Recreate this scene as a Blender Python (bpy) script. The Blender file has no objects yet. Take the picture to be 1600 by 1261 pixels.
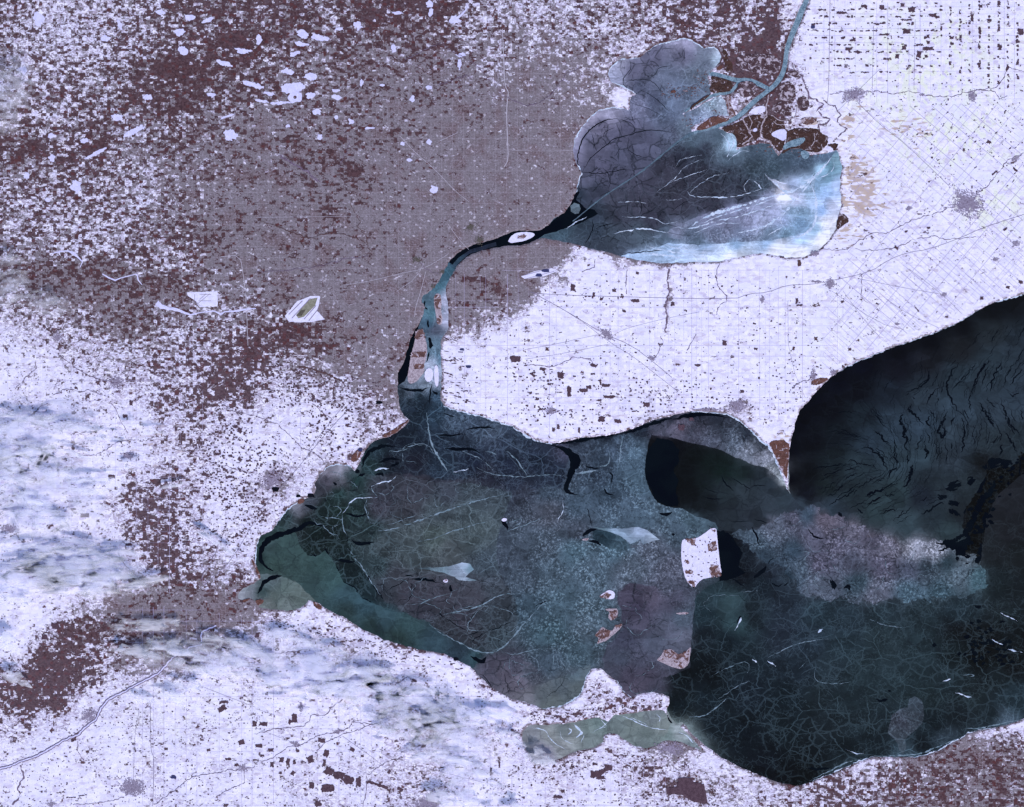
import bpy, bmesh, math, random
import numpy as np
from mathutils import Vector, noise as mnoise
from mathutils.geometry import delaunay_2d_cdt, tessellate_polygon

# one unit = one kilometre; one map cell ("px" below) = 0.1 km
S = 0.1
scene = bpy.context.scene
random.seed(7)
rng = np.random.default_rng(7)

# ------------------------------------------------------------------ camera, sky, sun, exposure
CAM_H = 705.0
cam_data = bpy.data.cameras.new("camera")
cam = bpy.data.objects.new("camera", cam_data)
scene.collection.objects.link(cam)
cam.location = (0, 0, CAM_H)
cam.rotation_euler = (0, 0, 0)
cam_data.sensor_fit = 'HORIZONTAL'
cam_data.angle = 2 * math.atan(80.0 / CAM_H)
cam_data.clip_start = 1.0
cam_data.clip_end = 3000.0
scene.camera = cam

SUN_EL, SUN_AZ = math.radians(32), math.radians(152)      # winter mid-morning sun, from the south-east
world = bpy.data.worlds.new("World")
scene.world = world
world.use_nodes = True
wn = world.node_tree.nodes
wl = world.node_tree.links
wn.clear()
sky = wn.new('ShaderNodeTexSky')
sky.sky_type = 'NISHITA'
sky.sun_disc = False
sky.sun_elevation = SUN_EL
sky.sun_rotation = SUN_AZ
sky.ozone_density = 3.0
bg = wn.new('ShaderNodeBackground')
bg.inputs['Strength'].default_value = 0.13
wo = wn.new('ShaderNodeOutputWorld')
wl.new(sky.outputs[0], bg.inputs[0])
wl.new(bg.outputs[0], wo.inputs[0])

sun_d = bpy.data.lights.new("sun", 'SUN')
sun_d.energy = 4.2
sun_d.angle = math.radians(0.5)
sun_d.color = (1.0, 0.925, 0.835)
sun = bpy.data.objects.new("sun", sun_d)
scene.collection.objects.link(sun)
SUN_DIR = Vector((math.sin(SUN_AZ) * math.cos(SUN_EL), math.cos(SUN_AZ) * math.cos(SUN_EL), math.sin(SUN_EL)))
sun.rotation_euler = SUN_DIR.to_track_quat('Z', 'Y').to_euler()

scene.view_settings.view_transform = 'Standard'
scene.view_settings.look = 'None'
scene.view_settings.gamma = 1.0
scene.view_settings.exposure = 0.22
scene.render.engine = 'CYCLES'
scene.cycles.max_bounces = 8
scene.cycles.volume_bounces = 6
scene.cycles.transparent_max_bounces = 16
scene.render.filter_size = 1.3

# ------------------------------------------------------------------ helpers
def P(x, y, z=0.0):
    return ((x - 800.0) * S, (630.5 - y) * S, z)

def lin(c):
    out = []
    for v in c[:3]:
        v = v / 255.0
        out.append(v / 12.92 if v <= 0.04045 else ((v + 0.055) / 1.055) ** 2.4)
    return out

def T(col, row, pts):                        # points read on a 4x enlarged tile of the map
    return [(400 * col + p[0] / 4.0, 315 * row + p[1] / 4.0) + tuple(p[2:]) for p in pts]

def CR(ox, oy, k, pts):                      # points read on an enlarged crop
    return [(ox + p[0] / k, oy + p[1] / k) + tuple(p[2:]) for p in pts]

def link(o, parent=None):
    scene.collection.objects.link(o)
    if parent is not None:
        o.parent = parent
    return o

def mesh_obj(name, verts, faces, mat, parent=None):
    me = bpy.data.meshes.new(name)
    me.from_pydata(verts, [], faces)
    me.update()
    if mat is not None:
        me.materials.append(mat)
    return link(bpy.data.objects.new(name, me), parent)

def tag(o, label=None, category=None, group=None, kind=None):
    if label: o["label"] = label
    if category: o["category"] = category
    if group: o["group"] = group
    if kind: o["kind"] = kind
    return o

def empty(name, x, y, z=0.0):
    o = bpy.data.objects.new(name, None)
    o.location = P(x, y, z)
    o.empty_display_size = 0.5
    return link(o)

def arc_resample(pts, step):
    out = []
    for i in range(len(pts) - 1):
        a, b = pts[i], pts[i + 1]
        d = math.hypot(b[0] - a[0], b[1] - a[1])
        n = max(1, int(d / step))
        for k in range(n):
            t = k / n
            out.append(tuple(a[j] * (1 - t) + b[j] * t for j in range(len(a))))
    out.append(tuple(pts[-1]))
    return out

def smooth_closed(pts, it=1):
    for _ in range(it):
        q = []
        n = len(pts)
        for i in range(n):
            a, b = pts[i], pts[(i + 1) % n]
            q.append((0.75 * a[0] + 0.25 * b[0], 0.75 * a[1] + 0.25 * b[1]))
            q.append((0.25 * a[0] + 0.75 * b[0], 0.25 * a[1] + 0.75 * b[1]))
        pts = q
    return pts

def smooth_open(pts, it=1):
    for _ in range(it):
        q = [pts[0]]
        for a, b in zip(pts[:-1], pts[1:]):
            q.append(tuple(0.75 * a[j] + 0.25 * b[j] for j in range(len(a))))
            q.append(tuple(0.25 * a[j] + 0.75 * b[j] for j in range(len(a))))
        q.append(pts[-1])
        pts = q
    return pts

def n2(x, y, s, seed=0.0):
    return mnoise.noise(Vector((x / s, y / s, seed)))

def rough_closed(pts, amp, scale, step=2.5, seed=0.0):
    r = arc_resample(list(pts) + [pts[0]], step)[:-1]
    out = []
    for (x, y) in [p[:2] for p in r]:
        out.append((x + amp * n2(x, y, scale, seed + 3.1), y + amp * n2(x, y, scale, seed + 11.7)))
    return out

def ribbon_poly(pts, width=None, jit=0.0, seed=0.0):
    """outline of a ribbon along pts ((x, y) or (x, y, w)); w is the full width"""
    L, R = [], []
    n = len(pts)
    for i, p in enumerate(pts):
        a = pts[max(0, i - 1)]; b = pts[min(n - 1, i + 1)]
        dx, dy = b[0] - a[0], b[1] - a[1]
        d = math.hypot(dx, dy) or 1.0
        nx, ny = -dy / d, dx / d
        w = (p[2] if len(p) > 2 else width) * 0.5
        j1 = 1 + jit * n2(p[0], p[1], 4.0, seed + 1.3)
        j2 = 1 + jit * n2(p[0], p[1], 4.0, seed + 8.3)
        L.append((p[0] + nx * w * j1, p[1] + ny * w * j1))
        R.append((p[0] - nx * w * j2, p[1] - ny * w * j2))
    return L + R[::-1]

def ribbon_mesh_data(pts, width, z, jit=0.0, crown=0.0):
    """a strip of quads along pts, optionally crowned along its middle"""
    V, F = [], []
    n = len(pts)
    for i, p in enumerate(pts):
        a = pts[max(0, i - 1)]; b = pts[min(n - 1, i + 1)]
        dx, dy = b[0] - a[0], b[1] - a[1]
        d = math.hypot(dx, dy) or 1.0
        nx, ny = -dy / d, dx / d
        w = (p[2] if len(p) > 2 else width) * 0.5
        j1 = 1 + jit * n2(p[0], p[1], 3.0, 1.3)
        j2 = 1 + jit * n2(p[0], p[1], 3.0, 8.3)
        V += [P(p[0] + nx * w * j1, p[1] + ny * w * j1, z), P(p[0], p[1], z + crown), P(p[0] - nx * w * j2, p[1] - ny * w * j2, z)]
    for i in range(n - 1):
        a = 3 * i
        F += [(a, a + 3, a + 4, a + 1), (a + 1, a + 4, a + 5, a + 2)]
    return V, F

def prism_data(poly, z0, z1, base=0):
    """extruded polygon: top and sides"""
    if sum(a[0] * b[1] - b[0] * a[1] for a, b in zip(poly, poly[1:] + poly[:1])) > 0:
        poly = poly[::-1]                    # y points down in map space
    n = len(poly)
    V = [P(x, y, z1) for x, y in poly] + [P(x, y, z0) for x, y in poly]
    F = []
    tri = tessellate_polygon([[Vector((x, -y, 0)) for x, y in poly]])
    for t in tri:
        a, b, c = [Vector((poly[k][0], -poly[k][1])) for k in t]
        if (b - a).x * (c - a).y - (b - a).y * (c - a).x < 0:
            t = (t[0], t[2], t[1])
        F.append(tuple(base + k for k in t))
    for i in range(n):
        j = (i + 1) % n
        F.append((base + i, base + n + i, base + n + j, base + j))
    return V, F

def prism(name, poly, z0, z1, mat, parent=None):
    V, F = prism_data(poly, z0, z1)
    return mesh_obj(name, V, F, mat, parent)

def inflate(poly, d):
    n = len(poly)
    area = sum(poly[i][0] * poly[(i + 1) % n][1] - poly[(i + 1) % n][0] * poly[i][1] for i in range(n))
    sg = 1 if area > 0 else -1
    out = []
    for i in range(n):
        a = poly[i - 1]; b = poly[(i + 1) % n]
        dx, dy = b[0] - a[0], b[1] - a[1]
        L = math.hypot(dx, dy) or 1.0
        out.append((poly[i][0] + sg * dy / L * d, poly[i][1] - sg * dx / L * d))
    return out

def inside_np(px, py, poly):
    r = np.zeros(px.shape, bool)
    n = len(poly)
    for i in range(n):
        x0, y0 = poly[i]; x1, y1 = poly[(i + 1) % n]
        if y0 == y1: continue
        c = ((y0 > py) != (y1 > py)) & (px < (x1 - x0) * (py - y0) / (y1 - y0) + x0)
        r ^= c
    return r

def segdist_np(px, py, pts, closed=True, width=False):
    d = np.full(px.shape, 1e9, np.float32)
    n = len(pts)
    for i in range(n if closed else n - 1):
        a = pts[i]; b = pts[(i + 1) % n]
        vx, vy = b[0] - a[0], b[1] - a[1]
        L2 = vx * vx + vy * vy or 1e-9
        t = np.clip(((px - a[0]) * vx + (py - a[1]) * vy) / L2, 0, 1)
        q = np.hypot(px - a[0] - t * vx, py - a[1] - t * vy)
        if width: q = q - (a[2] + t * (b[2] - a[2])) * 0.5
        d = np.minimum(d, q)
    return d

# ------------------------------------------------------------------ material helpers
def new_mat(name):
    m = bpy.data.materials.new(name)
    m.use_nodes = True
    m.node_tree.nodes.clear()
    return m

class G:
    """tiny node-graph writer"""
    def __init__(self, m):
        self.t = m.node_tree
    def n(self, typ, **kw):
        x = self.t.nodes.new('ShaderNode' + typ)
        for k, v in kw.items(): setattr(x, k, v)
        return x
    def put(self, sock, v):
        if hasattr(v, 'is_linked') or hasattr(v, 'links'):
            self.t.links.new(v, sock)
        else:
            try: sock.default_value = v
            except Exception: sock.default_value = tuple(v) + (1.0,)
    def math(self, op, a, b=0.0, c=None, clamp=False):
        x = self.n('Math', operation=op, use_clamp=clamp)
        self.put(x.inputs[0], a); self.put(x.inputs[1], b)
        if c is not None: self.put(x.inputs[2], c)
        return x.outputs[0]
    def mix(self, f, a, b, blend='MIX'):
        x = self.n('Mix', data_type='RGBA', blend_type=blend, clamp_factor=True)
        self.put(x.inputs[0], f)
        self.put(x.inputs[6], a if not isinstance(a, (list, tuple)) else tuple(a)[:3] + (1.0,))
        self.put(x.inputs[7], b if not isinstance(b, (list, tuple)) else tuple(b)[:3] + (1.0,))
        return x.outputs[2]
    def ramp(self, v, lo, hi, a=0.0, b=1.0, smooth=True):
        x = self.n('MapRange', interpolation_type='SMOOTHSTEP' if smooth else 'LINEAR')
        self.put(x.inputs[0], v); self.put(x.inputs[1], lo); self.put(x.inputs[2], hi)
        self.put(x.inputs[3], a); self.put(x.inputs[4], b)
        return x.outputs[0]
    def coords(self, sx=1.0, sy=1.0, rot=0.0, off=(0, 0, 0)):
        g = self.n('NewGeometry')
        x = self.n('Mapping')
        self.put(x.inputs['Vector'], g.outputs['Position'])
        x.inputs['Location'].default_value = off
        x.inputs['Rotation'].default_value = (0, 0, rot)
        x.inputs['Scale'].default_value = (10.0 * sx, 10.0 * sy, 10.0)
        return x.outputs[0]
    def noise(self, v, cell, detail=3.0, rough=0.55, dist=0.0):
        x = self.n('TexNoise', noise_dimensions='2D')
        self.put(x.inputs['Vector'], v)
        x.inputs['Scale'].default_value = 1.0 / cell
        x.inputs['Detail'].default_value = detail
        x.inputs['Roughness'].default_value = rough
        x.inputs['Distortion'].default_value = dist
        return x.outputs[0], x.outputs[1]
    def vor(self, v, cell, feature='F1', dist='EUCLIDEAN', rnd=1.0):
        x = self.n('TexVoronoi', voronoi_dimensions='2D', feature=feature)
        if feature != 'DISTANCE_TO_EDGE': x.distance = dist
        self.put(x.inputs['Vector'], v)
        x.inputs['Scale'].default_value = 1.0 / cell
        x.inputs['Randomness'].default_value = rnd
        return x
    def rnd3(self, v, cell, dist='CHEBYCHEV'):
        x = self.vor(v, cell, dist=dist)
        s = self.n('SeparateColor')
        self.put(s.inputs[0], x.outputs['Color'])
        return s.outputs
    def blocks(self, v, w, h):
        """random value per block of a survey-like grid"""
        d = self.n('VectorMath', operation='DIVIDE'); self.put(d.inputs[0], v); d.inputs[1].default_value = (w, h, 1.0)
        f = self.n('VectorMath', operation='FLOOR'); self.put(f.inputs[0], d.outputs[0])
        m_ = self.n('VectorMath', operation='MULTIPLY'); self.put(m_.inputs[0], f.outputs[0]); m_.inputs[1].default_value = (1.0, 1.0, 0.0)
        x = self.n('TexWhiteNoise', noise_dimensions='2D'); self.put(x.inputs['Vector'], m_.outputs[0])
        s = self.n('SeparateColor'); self.put(s.inputs[0], x.outputs['Color'])
        return s.outputs
    def warp(self, v, cell, amt):
        _, c = self.noise(v, cell, 2.0)
        a = self.n('VectorMath', operation='SUBTRACT'); self.put(a.inputs[0], c); a.inputs[1].default_value = (0.5, 0.5, 0.5)
        b = self.n('VectorMath', operation='SCALE'); self.put(b.inputs[0], a.outputs[0]); b.inputs['Scale'].default_value = amt
        d = self.n('VectorMath', operation='ADD'); self.put(d.inputs[0], v); self.put(d.inputs[1], b.outputs[0])
        return d.outputs[0]
    def attr(self, name):
        x = self.n('Attribute', attribute_name=name)
        return x
    def out(self, col, rough=0.9, spec=0.1, bump=None, bstr=0.3, bdist=0.05):
        b = self.n('BsdfPrincipled')
        self.put(b.inputs['Base Color'], col if not isinstance(col, (list, tuple)) else tuple(col)[:3] + (1.0,))
        self.put(b.inputs['Roughness'], rough)
        b.inputs['Specular IOR Level'].default_value = spec
        if bump is not None:
            k = self.n('Bump'); k.inputs['Strength'].default_value = bstr; k.inputs['Distance'].default_value = bdist
            self.put(k.inputs['Height'], bump)
            self.t.links.new(k.outputs[0], b.inputs['Normal'])
        o = self.n('OutputMaterial')
        self.t.links.new(b.outputs[0], o.inputs['Surface'])

def simple_mat(name, rgb, var=0.25, cell=1.2, cell2=6.0, rgb2=None, rough=0.9, spec=0.05):
    """colour with two scales of mottling"""
    m = new_mat(name); g = G(m)
    v = g.coords()
    a, _ = g.noise(v, cell, 3.0, 0.6)
    b, _ = g.noise(v, cell2, 2.0, 0.5)
    c = lin(rgb)
    c2 = lin(rgb2) if rgb2 else [k * (1 - var) for k in c]
    f = g.math('ADD', g.math('MULTIPLY', g.ramp(a, 0.32, 0.68), 0.6), g.math('MULTIPLY', g.ramp(b, 0.35, 0.65), 0.4))
    g.out(g.mix(f, c, c2), rough, spec)
    return m

# ------------------------------------------------------------------ materials
def land_material():
    m = new_mat("winter_land"); g = G(m)
    at = g.attr("cover")
    sep = g.n('SeparateColor'); g.put(sep.inputs[0], at.outputs['Color'])
    W, U, B = sep.outputs[0], sep.outputs[1], sep.outputs[2]
    Y = at.outputs['Alpha']
    v = g.coords()
    ve = g.coords(0.62, 1.0, 0.0, (17, 5, 0))
    vw = g.warp(ve, 6.0, 1.6)
    # snow-covered farmland
    f1 = g.rnd3(g.coords(1.0, 0.8), 6.5)
    f2 = g.rnd3(g.coords(0.45, 1.0, math.radians(-40)), 3.6)
    snow = g.mix(f1[0], lin((231, 229, 252)), lin((215, 213, 245)))
    snow = g.mix(g.ramp(f2[0], 0.5, 1.0, 0.0, 0.42), snow, lin((190, 188, 230)))
    snow = g.mix(g.ramp(f2[1], 0.88, 0.93, 0.0, 0.5), snow, lin((176, 164, 196)))
    snow = g.mix(g.math('MULTIPLY', g.ramp(f1[1], 0.55, 0.8), Y), snow, lin((219, 224, 214)))
    fine, _ = g.noise(v, 2.2, 3.0, 0.65)
    snow = g.mix(g.ramp(fine, 0.5, 0.75, 0.0, 0.34), snow, lin((162, 156, 200)))
    big, _ = g.noise(v, 55.0, 3.0, 0.5)
    snow = g.mix(g.ramp(big, 0.45, 0.75, 0.0, 0.5), snow, lin((212, 213, 247)))
    # bare tan strips, running with the diagonal survey
    vt = g.coords(0.35, 1.0, math.radians(-38))
    t1 = g.rnd3(vt, 3.2)
    tanmask = g.ramp(g.math('SUBTRACT', B, t1[0]), -0.12, 0.2)
    snow = g.mix(g.math('MULTIPLY', tanmask, 0.85), snow, lin((172, 152, 142)))
    # built-up ground
    u1 = g.rnd3(g.coords(1.0, 1.25, 0.0, (3, 9, 0)), 1.7)
    u2 = g.rnd3(g.coords(0.8, 1.0, 0.0, (31, 2, 0)), 2.6)
    big2, _ = g.noise(v, 34.0, 3.0, 0.5)
    mauve = g.mix(g.ramp(big2, 0.46, 0.74), lin((118, 111, 123)), lin((106, 92, 101)))
    mauve = g.mix(g.ramp(u1[0], 0.55, 1.0, 0.0, 0.45), mauve, lin((72, 62, 70)))
    mauve = g.mix(g.ramp(u1[1], 0.62, 1.0, 0.0, 0.45), mauve, lin((156, 148, 170)))
    mauve = g.mix(g.ramp(u2[0], 0.965, 1.0, 0.0, 0.7), mauve, lin((196, 190, 214)))
    # mile roads and their side streets
    sx = g.n('SeparateXYZ'); g.put(sx.inputs[0], g.warp(v, 40.0, 1.5))
    def street(c, period, w): return g.ramp(g.math('ABSOLUTE', g.math('SUBTRACT', g.math('FRACT', g.math('DIVIDE', c, period)), 0.5)), 0.0, w / period, 1.0, 0.0, False)
    st = g.math('MAXIMUM', street(sx.outputs[0], 16.9, 0.8), street(sx.outputs[1], 16.9, 0.8))
    st2 = g.math('MAXIMUM', street(sx.outputs[0], 4.2, 0.5), street(sx.outputs[1], 5.6, 0.5))
    mauve = g.mix(g.math('MULTIPLY', st, 0.30), mauve, lin((164, 156, 176)))
    mauve = g.mix(g.math('MULTIPLY', st2, 0.16), mauve, lin((70, 62, 70)))
    # masks from densities
    big3, _ = g.noise(ve, 9.0, 5.0, 0.62, 0.3)
    big4, _ = g.noise(g.coords(0.7, 1.0, 0.0, (400, 90, 0)), 8.0, 5.0, 0.62, 0.3)
    vb = g.warp(g.warp(v, 3.2, 2.2), 9.0, 2.5)
    a1 = g.blocks(vb, 5.6, 4.2); a2 = g.blocks(vb, 2.3, 1.9)
    def blend(a, b, c): return g.math('ADD', g.math('ADD', g.math('MULTIPLY', a, 0.33), g.math('MULTIPLY', b, 0.19)), g.math('MULTIPLY', g.ramp(c, 0.22, 0.78, smooth=False), 0.48))
    wv = blend(a1[0], a2[0], big3)
    uv = blend(a1[1], a2[1], big4)
    um = g.ramp(g.math('SUBTRACT', g.math('MULTIPLY_ADD', U, 0.75, 0.16), uv), -0.10, 0.10)
    wm = g.ramp(g.math('SUBTRACT', g.math('MULTIPLY_ADD', W, 0.62, 0.19), wv), -0.05, 0.05)
    mosaic = g.math('MAXIMUM', g.ramp(W, 0.06, 0.3), g.ramp(U, 0.06, 0.35))
    u3 = g.rnd3(g.coords(0.8, 1.1, 0.0, (7, 71, 0)), 2.0)
    snow = g.mix(g.math('MULTIPLY', g.ramp(u3[0], 0.2, 0.95, 0.0, 0.85), mosaic), snow, lin((150, 138, 164)))
    col = g.mix(um, snow, mauve)
    wood = g.mix(a2[2], lin((58, 39, 46)), lin((84, 62, 69)))
    wood = g.mix(g.ramp(a1[2], 0.80, 0.95, 0.0, 0.6), wood, lin((84, 42, 44)))
    col = g.mix(g.math('MULTIPLY', wm, 0.95), col, wood)
    g.out(col, 0.95, 0.02)
    return m

def ice_material():
    m = new_mat("lake_ice"); g = G(m)
    ti = g.attr("tint"); tr = g.attr("traits")
    s = g.n('SeparateColor'); g.put(s.inputs[0], tr.outputs['Color'])
    V = g.math('MULTIPLY', s.outputs[0], 1.15, clamp=True); D = g.math('MULTIPLY', s.outputs[1], 1.9, clamp=True); K = s.outputs[2]
    tint = ti.outputs['Color']
    v = g.coords()
    def isoline(cell, width, off, detail=6.0, rough=0.62):
        n_, _ = g.noise(g.coords(1, 1, 0.0, (off, off * 1.7, 0)), cell, detail, rough, 0.4)
        return g.ramp(g.math('ABSOLUTE', g.math('SUBTRACT', n_, 0.5)), 0.0, width, 1.0, 0.0)
    def gate(cell, lo, hi, off):
        n_, _ = g.noise(g.coords(1, 1, 0.0, (off, -off, 0)), cell, 2.0)
        return g.ramp(n_, lo, hi)
    wA = g.warp(g.warp(v, 12.0, 5.0), 3.0, 1.6)
    wB = g.warp(g.warp(g.warp(v, 90.0, 60.0), 34.0, 14.0), 5.0, 3.0)
    wC = g.warp(g.warp(g.coords(0.8, 1.0, 0.35), 26.0, 8.0), 5.0, 2.4)
    wL = g.warp(g.warp(g.coords(0.7, 1.0, -0.3), 70.0, 26.0), 9.0, 5.0)
    # soft mottling, windblown streaks, plates of different age
    n1, _ = g.noise(v, 24.0, 6.0, 0.62, 0.6)
    n2_, _ = g.noise(g.coords(0.3, 1.0, math.radians(12)), 8.0, 5.0, 0.62, 0.5)
    fa, _ = g.noise(g.warp(g.coords(0.16, 1.0, math.radians(-20)), 30.0, 16.0), 6.0, 6.0, 0.66, 0.6)
    lum = g.n('SeparateColor'); g.put(lum.inputs[0], tint)
    bright = g.ramp(lum.outputs[1], 0.13, 0.32)
    feather = g.math('ADD', 1.0, g.math('MULTIPLY', bright, g.ramp(fa, 0.32, 0.66, -0.34, 0.16, False)))
    pl = g.rnd3(wC, 19.0, 'EUCLIDEAN')
    plate_e = g.vor(wC, 19.0, 'DISTANCE_TO_EDGE').outputs['Distance']
    shade = g.math('MULTIPLY', g.math('MULTIPLY', g.ramp(n1, 0.25, 0.75, 0.78, 1.18, False), g.ramp(n2_, 0.25, 0.75, 0.84, 1.14, False)), g.math('MULTIPLY', feather, g.ramp(pl[0], 0.0, 1.0, 0.76, 1.22, False)))
    base = g.n('VectorMath', operation='SCALE'); g.put(base.inputs[0], tint); g.put(base.inputs['Scale'], shade)
    col = base.outputs[0]
    # dark hairline cracks
    eL = g.vor(wL, 46.0, 'DISTANCE_TO_EDGE').outputs['Distance']
    eM = g.vor(wB, 24.0, 'DISTANCE_TO_EDGE').outputs['Distance']
    d1 = g.math('MULTIPLY', g.ramp(eM, 0.0, 0.060, 1.0, 0.0), gate(30.0, 0.50, 0.44, 40))
    d2 = g.math('MULTIPLY', isoline(26.0, 0.016, 77.0, 4.0), gate(34.0, 0.47, 0.53, 9))
    d3 = g.math('MULTIPLY', g.ramp(plate_e, 0.0, 0.085, 0.85, 0.0), gate(40.0, 0.47, 0.53, 14))
    dk = g.math('MULTIPLY', g.math('MAXIMUM', g.math('MAXIMUM', d1, d2), d3), D)
    col = g.mix(g.math('MULTIPLY', dk, 0.85), col, (0.004, 0.006, 0.011))
    # pale refrozen veins of several sizes
    eS = g.vor(wA, 8.0, 'DISTANCE_TO_EDGE').outputs['Distance']
    v1 = g.math('MULTIPLY', g.ramp(eS, 0.0, 0.10, 0.6, 0.0), gate(24.0, 0.49, 0.62, 3))
    v2 = g.math('MULTIPLY', g.ramp(eM, 0.0, 0.032, 0.9, 0.0), gate(55.0, 0.47, 0.58, 40))
    v5 = g.math('MULTIPLY', g.ramp(g.math('ABSOLUTE', g.math('SUBTRACT', plate_e, 0.03)), 0.0, 0.042, 0.7, 0.0), gate(50.0, 0.47, 0.56, 62))
    v6 = g.math('MULTIPLY', g.ramp(eL, 0.0, 0.020, 1.0, 0.0), gate(50.0, 0.42, 0.52, 88))
    v3 = g.math('MULTIPLY', isoline(34.0, 0.010, 31.0, 6.0), gate(30.0, 0.47, 0.55, 55))
    vv = g.math('MULTIPLY', g.math('MAXIMUM', g.math('MAXIMUM', v1, v2), g.math('MAXIMUM', v3, g.math('MAXIMUM', v5, v6))), V)
    # crushed brash: bright crumbs and dark gaps
    s1, _ = g.noise(v, 3.4, 4.0, 0.75)
    s2, _ = g.noise(v, 34.0, 3.0, 0.5)
    s3, _ = g.noise(g.coords(1, 1, 0, (50, 9, 0)), 7.5, 4.0, 0.7)
    sp = g.math('MULTIPLY', g.math('MULTIPLY', g.ramp(g.math('ADD', g.math('MULTIPLY', s1, 0.65), g.math('MULTIPLY', s3, 0.35)), 0.515, 0.58), g.ramp(s2, 0.38, 0.58, 0.15, 1.0)), K)
    sdk = g.math('MULTIPLY', g.ramp(s3, 0.47, 0.30), K)
    dkt = g.n('VectorMath', operation='SCALE'); g.put(dkt.inputs[0], tint); dkt.inputs['Scale'].default_value = 0.38
    col = g.mix(g.math('MULTIPLY', sdk, 0.9), col, dkt.outputs[0])
    pale = g.n('VectorMath', operation='MULTIPLY_ADD')
    g.put(pale.inputs[0], tint); pale.inputs[1].default_value = (2.6, 2.5, 2.4); pale.inputs[2].default_value = (0.022, 0.032, 0.042)
    col = g.mix(sp, col, pale.outputs[0])
    pale2 = g.n('VectorMath', operation='MULTIPLY_ADD')
    g.put(pale2.inputs[0], tint); pale2.inputs[1].default_value = (2.6, 2.6, 2.6); pale2.inputs[2].default_value = (0.034, 0.054, 0.068)
    col = g.mix(vv, col, pale2.outputs[0])
    cl = g.n('VectorMath', operation='MINIMUM'); g.put(cl.inputs[0], col); cl.inputs[1].default_value = (0.80, 0.82, 0.95)
    g.out(cl.outputs[0], 0.75, 0.06)
    return m

def water_material():
    m = new_mat("dark_cold_water"); g = G(m)
    v = g.coords()
    a, _ = g.noise(v, 40.0, 2.0)
    g.out(g.mix(g.ramp(a, 0.35, 0.65), (0.0012, 0.002, 0.005), (0.0018, 0.0035, 0.0065)), 0.25, 0.12)
    return m

MAT = {}
MAT['land'] = land_material()
MAT['ice'] = ice_material()
MAT['water'] = water_material()
MAT['wood'] = simple_mat("bare_woodland", (92, 74, 88), 0.45, 1.3, 5.0, (62, 46, 58))
MAT['redwood'] = simple_mat("reddish_woodland", (96, 74, 78), 0.4, 1.2, 4.0, (64, 46, 52))
def marsh_mat(name, a, b, c, lo=0.58, hi=0.67):
    m = new_mat(name); g = G(m); v = g.coords()
    n1, _ = g.noise(g.coords(0.6, 1.0, 0.3), 5.0, 5.0, 0.65, 0.6)
    n2_, _ = g.noise(v, 1.6, 3.0, 0.6)
    n3, _ = g.noise(g.coords(1, 1, 0, (30, 4, 0)), 7.0, 5.0, 0.7, 0.5)
    col = g.mix(g.ramp(n1, 0.35, 0.65), lin(a), lin(b))
    col = g.mix(g.ramp(n2_, 0.45, 0.7, 0.0, 0.4), col, lin(c))
    col = g.mix(g.ramp(n3, lo, hi, 0.0, 0.8), col, lin((182, 172, 194)))
    g.out(col, 0.95, 0.02)
    return m
MAT['marsh'] = marsh_mat("brown_marsh", (70, 50, 48), (50, 36, 36), (98, 84, 86))
MAT['woodmosaic'] = marsh_mat("patchy_woodland", (74, 56, 64), (58, 43, 50), (104, 88, 98), 0.50, 0.60)
MAT['rustmosaic'] = marsh_mat("patchy_rusty_woodland", (104, 78, 78), (72, 50, 52), (126, 104, 108), 0.50, 0.60)
MAT['rustmarsh'] = marsh_mat("rusty_marsh", (100, 68, 64), (74, 50, 48), (120, 100, 102))
MAT['snow'] = simple_mat("clean_snow", (218, 217, 249), 0.1, 2.0, 6.0, (196, 194, 232))
MAT['lakesnow'] = simple_mat("snow_on_lake_ice", (208, 207, 246), 0.1, 2.0, 7.0, (184, 184, 230))
MAT['town'] = simple_mat("grey_town", (148, 140, 168), 0.4, 1.6, 3.5, (112, 103, 126))
MAT['road'] = simple_mat("slushy_road", (176, 170, 208), 0.2, 1.0, 5.0, (160, 152, 192))
MAT['mainroad'] = simple_mat("main_road", (124, 116, 144), 0.2, 1.0, 5.0, (104, 96, 122))
MAT['snowroad'] = simple_mat("snow_lined_road", (190, 186, 208), 0.2, 1.0, 5.0, (160, 154, 176))
MAT['creek'] = simple_mat("wooded_creek", (128, 114, 142), 0.4, 1.6, 6.0, (74, 58, 74))
MAT['ridge'] = simple_mat("pressure_ridge_snow", (128, 146, 168), 0.5, 2.0, 10.0, (84, 108, 122))
MAT['whiteridge'] = simple_mat("white_ridge_snow", (206, 216, 242), 0.3, 2.0, 10.0, (150, 172, 206))
MAT['track'] = simple_mat("ship_track_brash", (92, 112, 132), 0.3, 1.6, 7.0, (62, 80, 98))
MAT['riverice'] = simple_mat("river_brash", (132, 156, 178), 0.4, 2.0, 8.0, (74, 98, 120))
MAT['sootland'] = simple_mat("sooty_works", (70, 68, 62), 0.5, 1.0, 4.0, (96, 90, 92))
MAT['apron'] = simple_mat("airport_grass", (146, 144, 138), 0.3, 1.0, 4.0, (104, 104, 92))
MAT['pond'] = simple_mat("dark_pond", (16, 18, 30), 0.4, 1.5, 4.0, (10, 12, 22))
MAT['bluepond'] = simple_mat("blue_pond", (58, 62, 108), 0.3, 1.5, 4.0, (50, 52, 88))
MAT['tan'] = simple_mat("bare_tan_field", (186, 168, 178), 0.2, 1.5, 5.0, (166, 146, 156))
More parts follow.
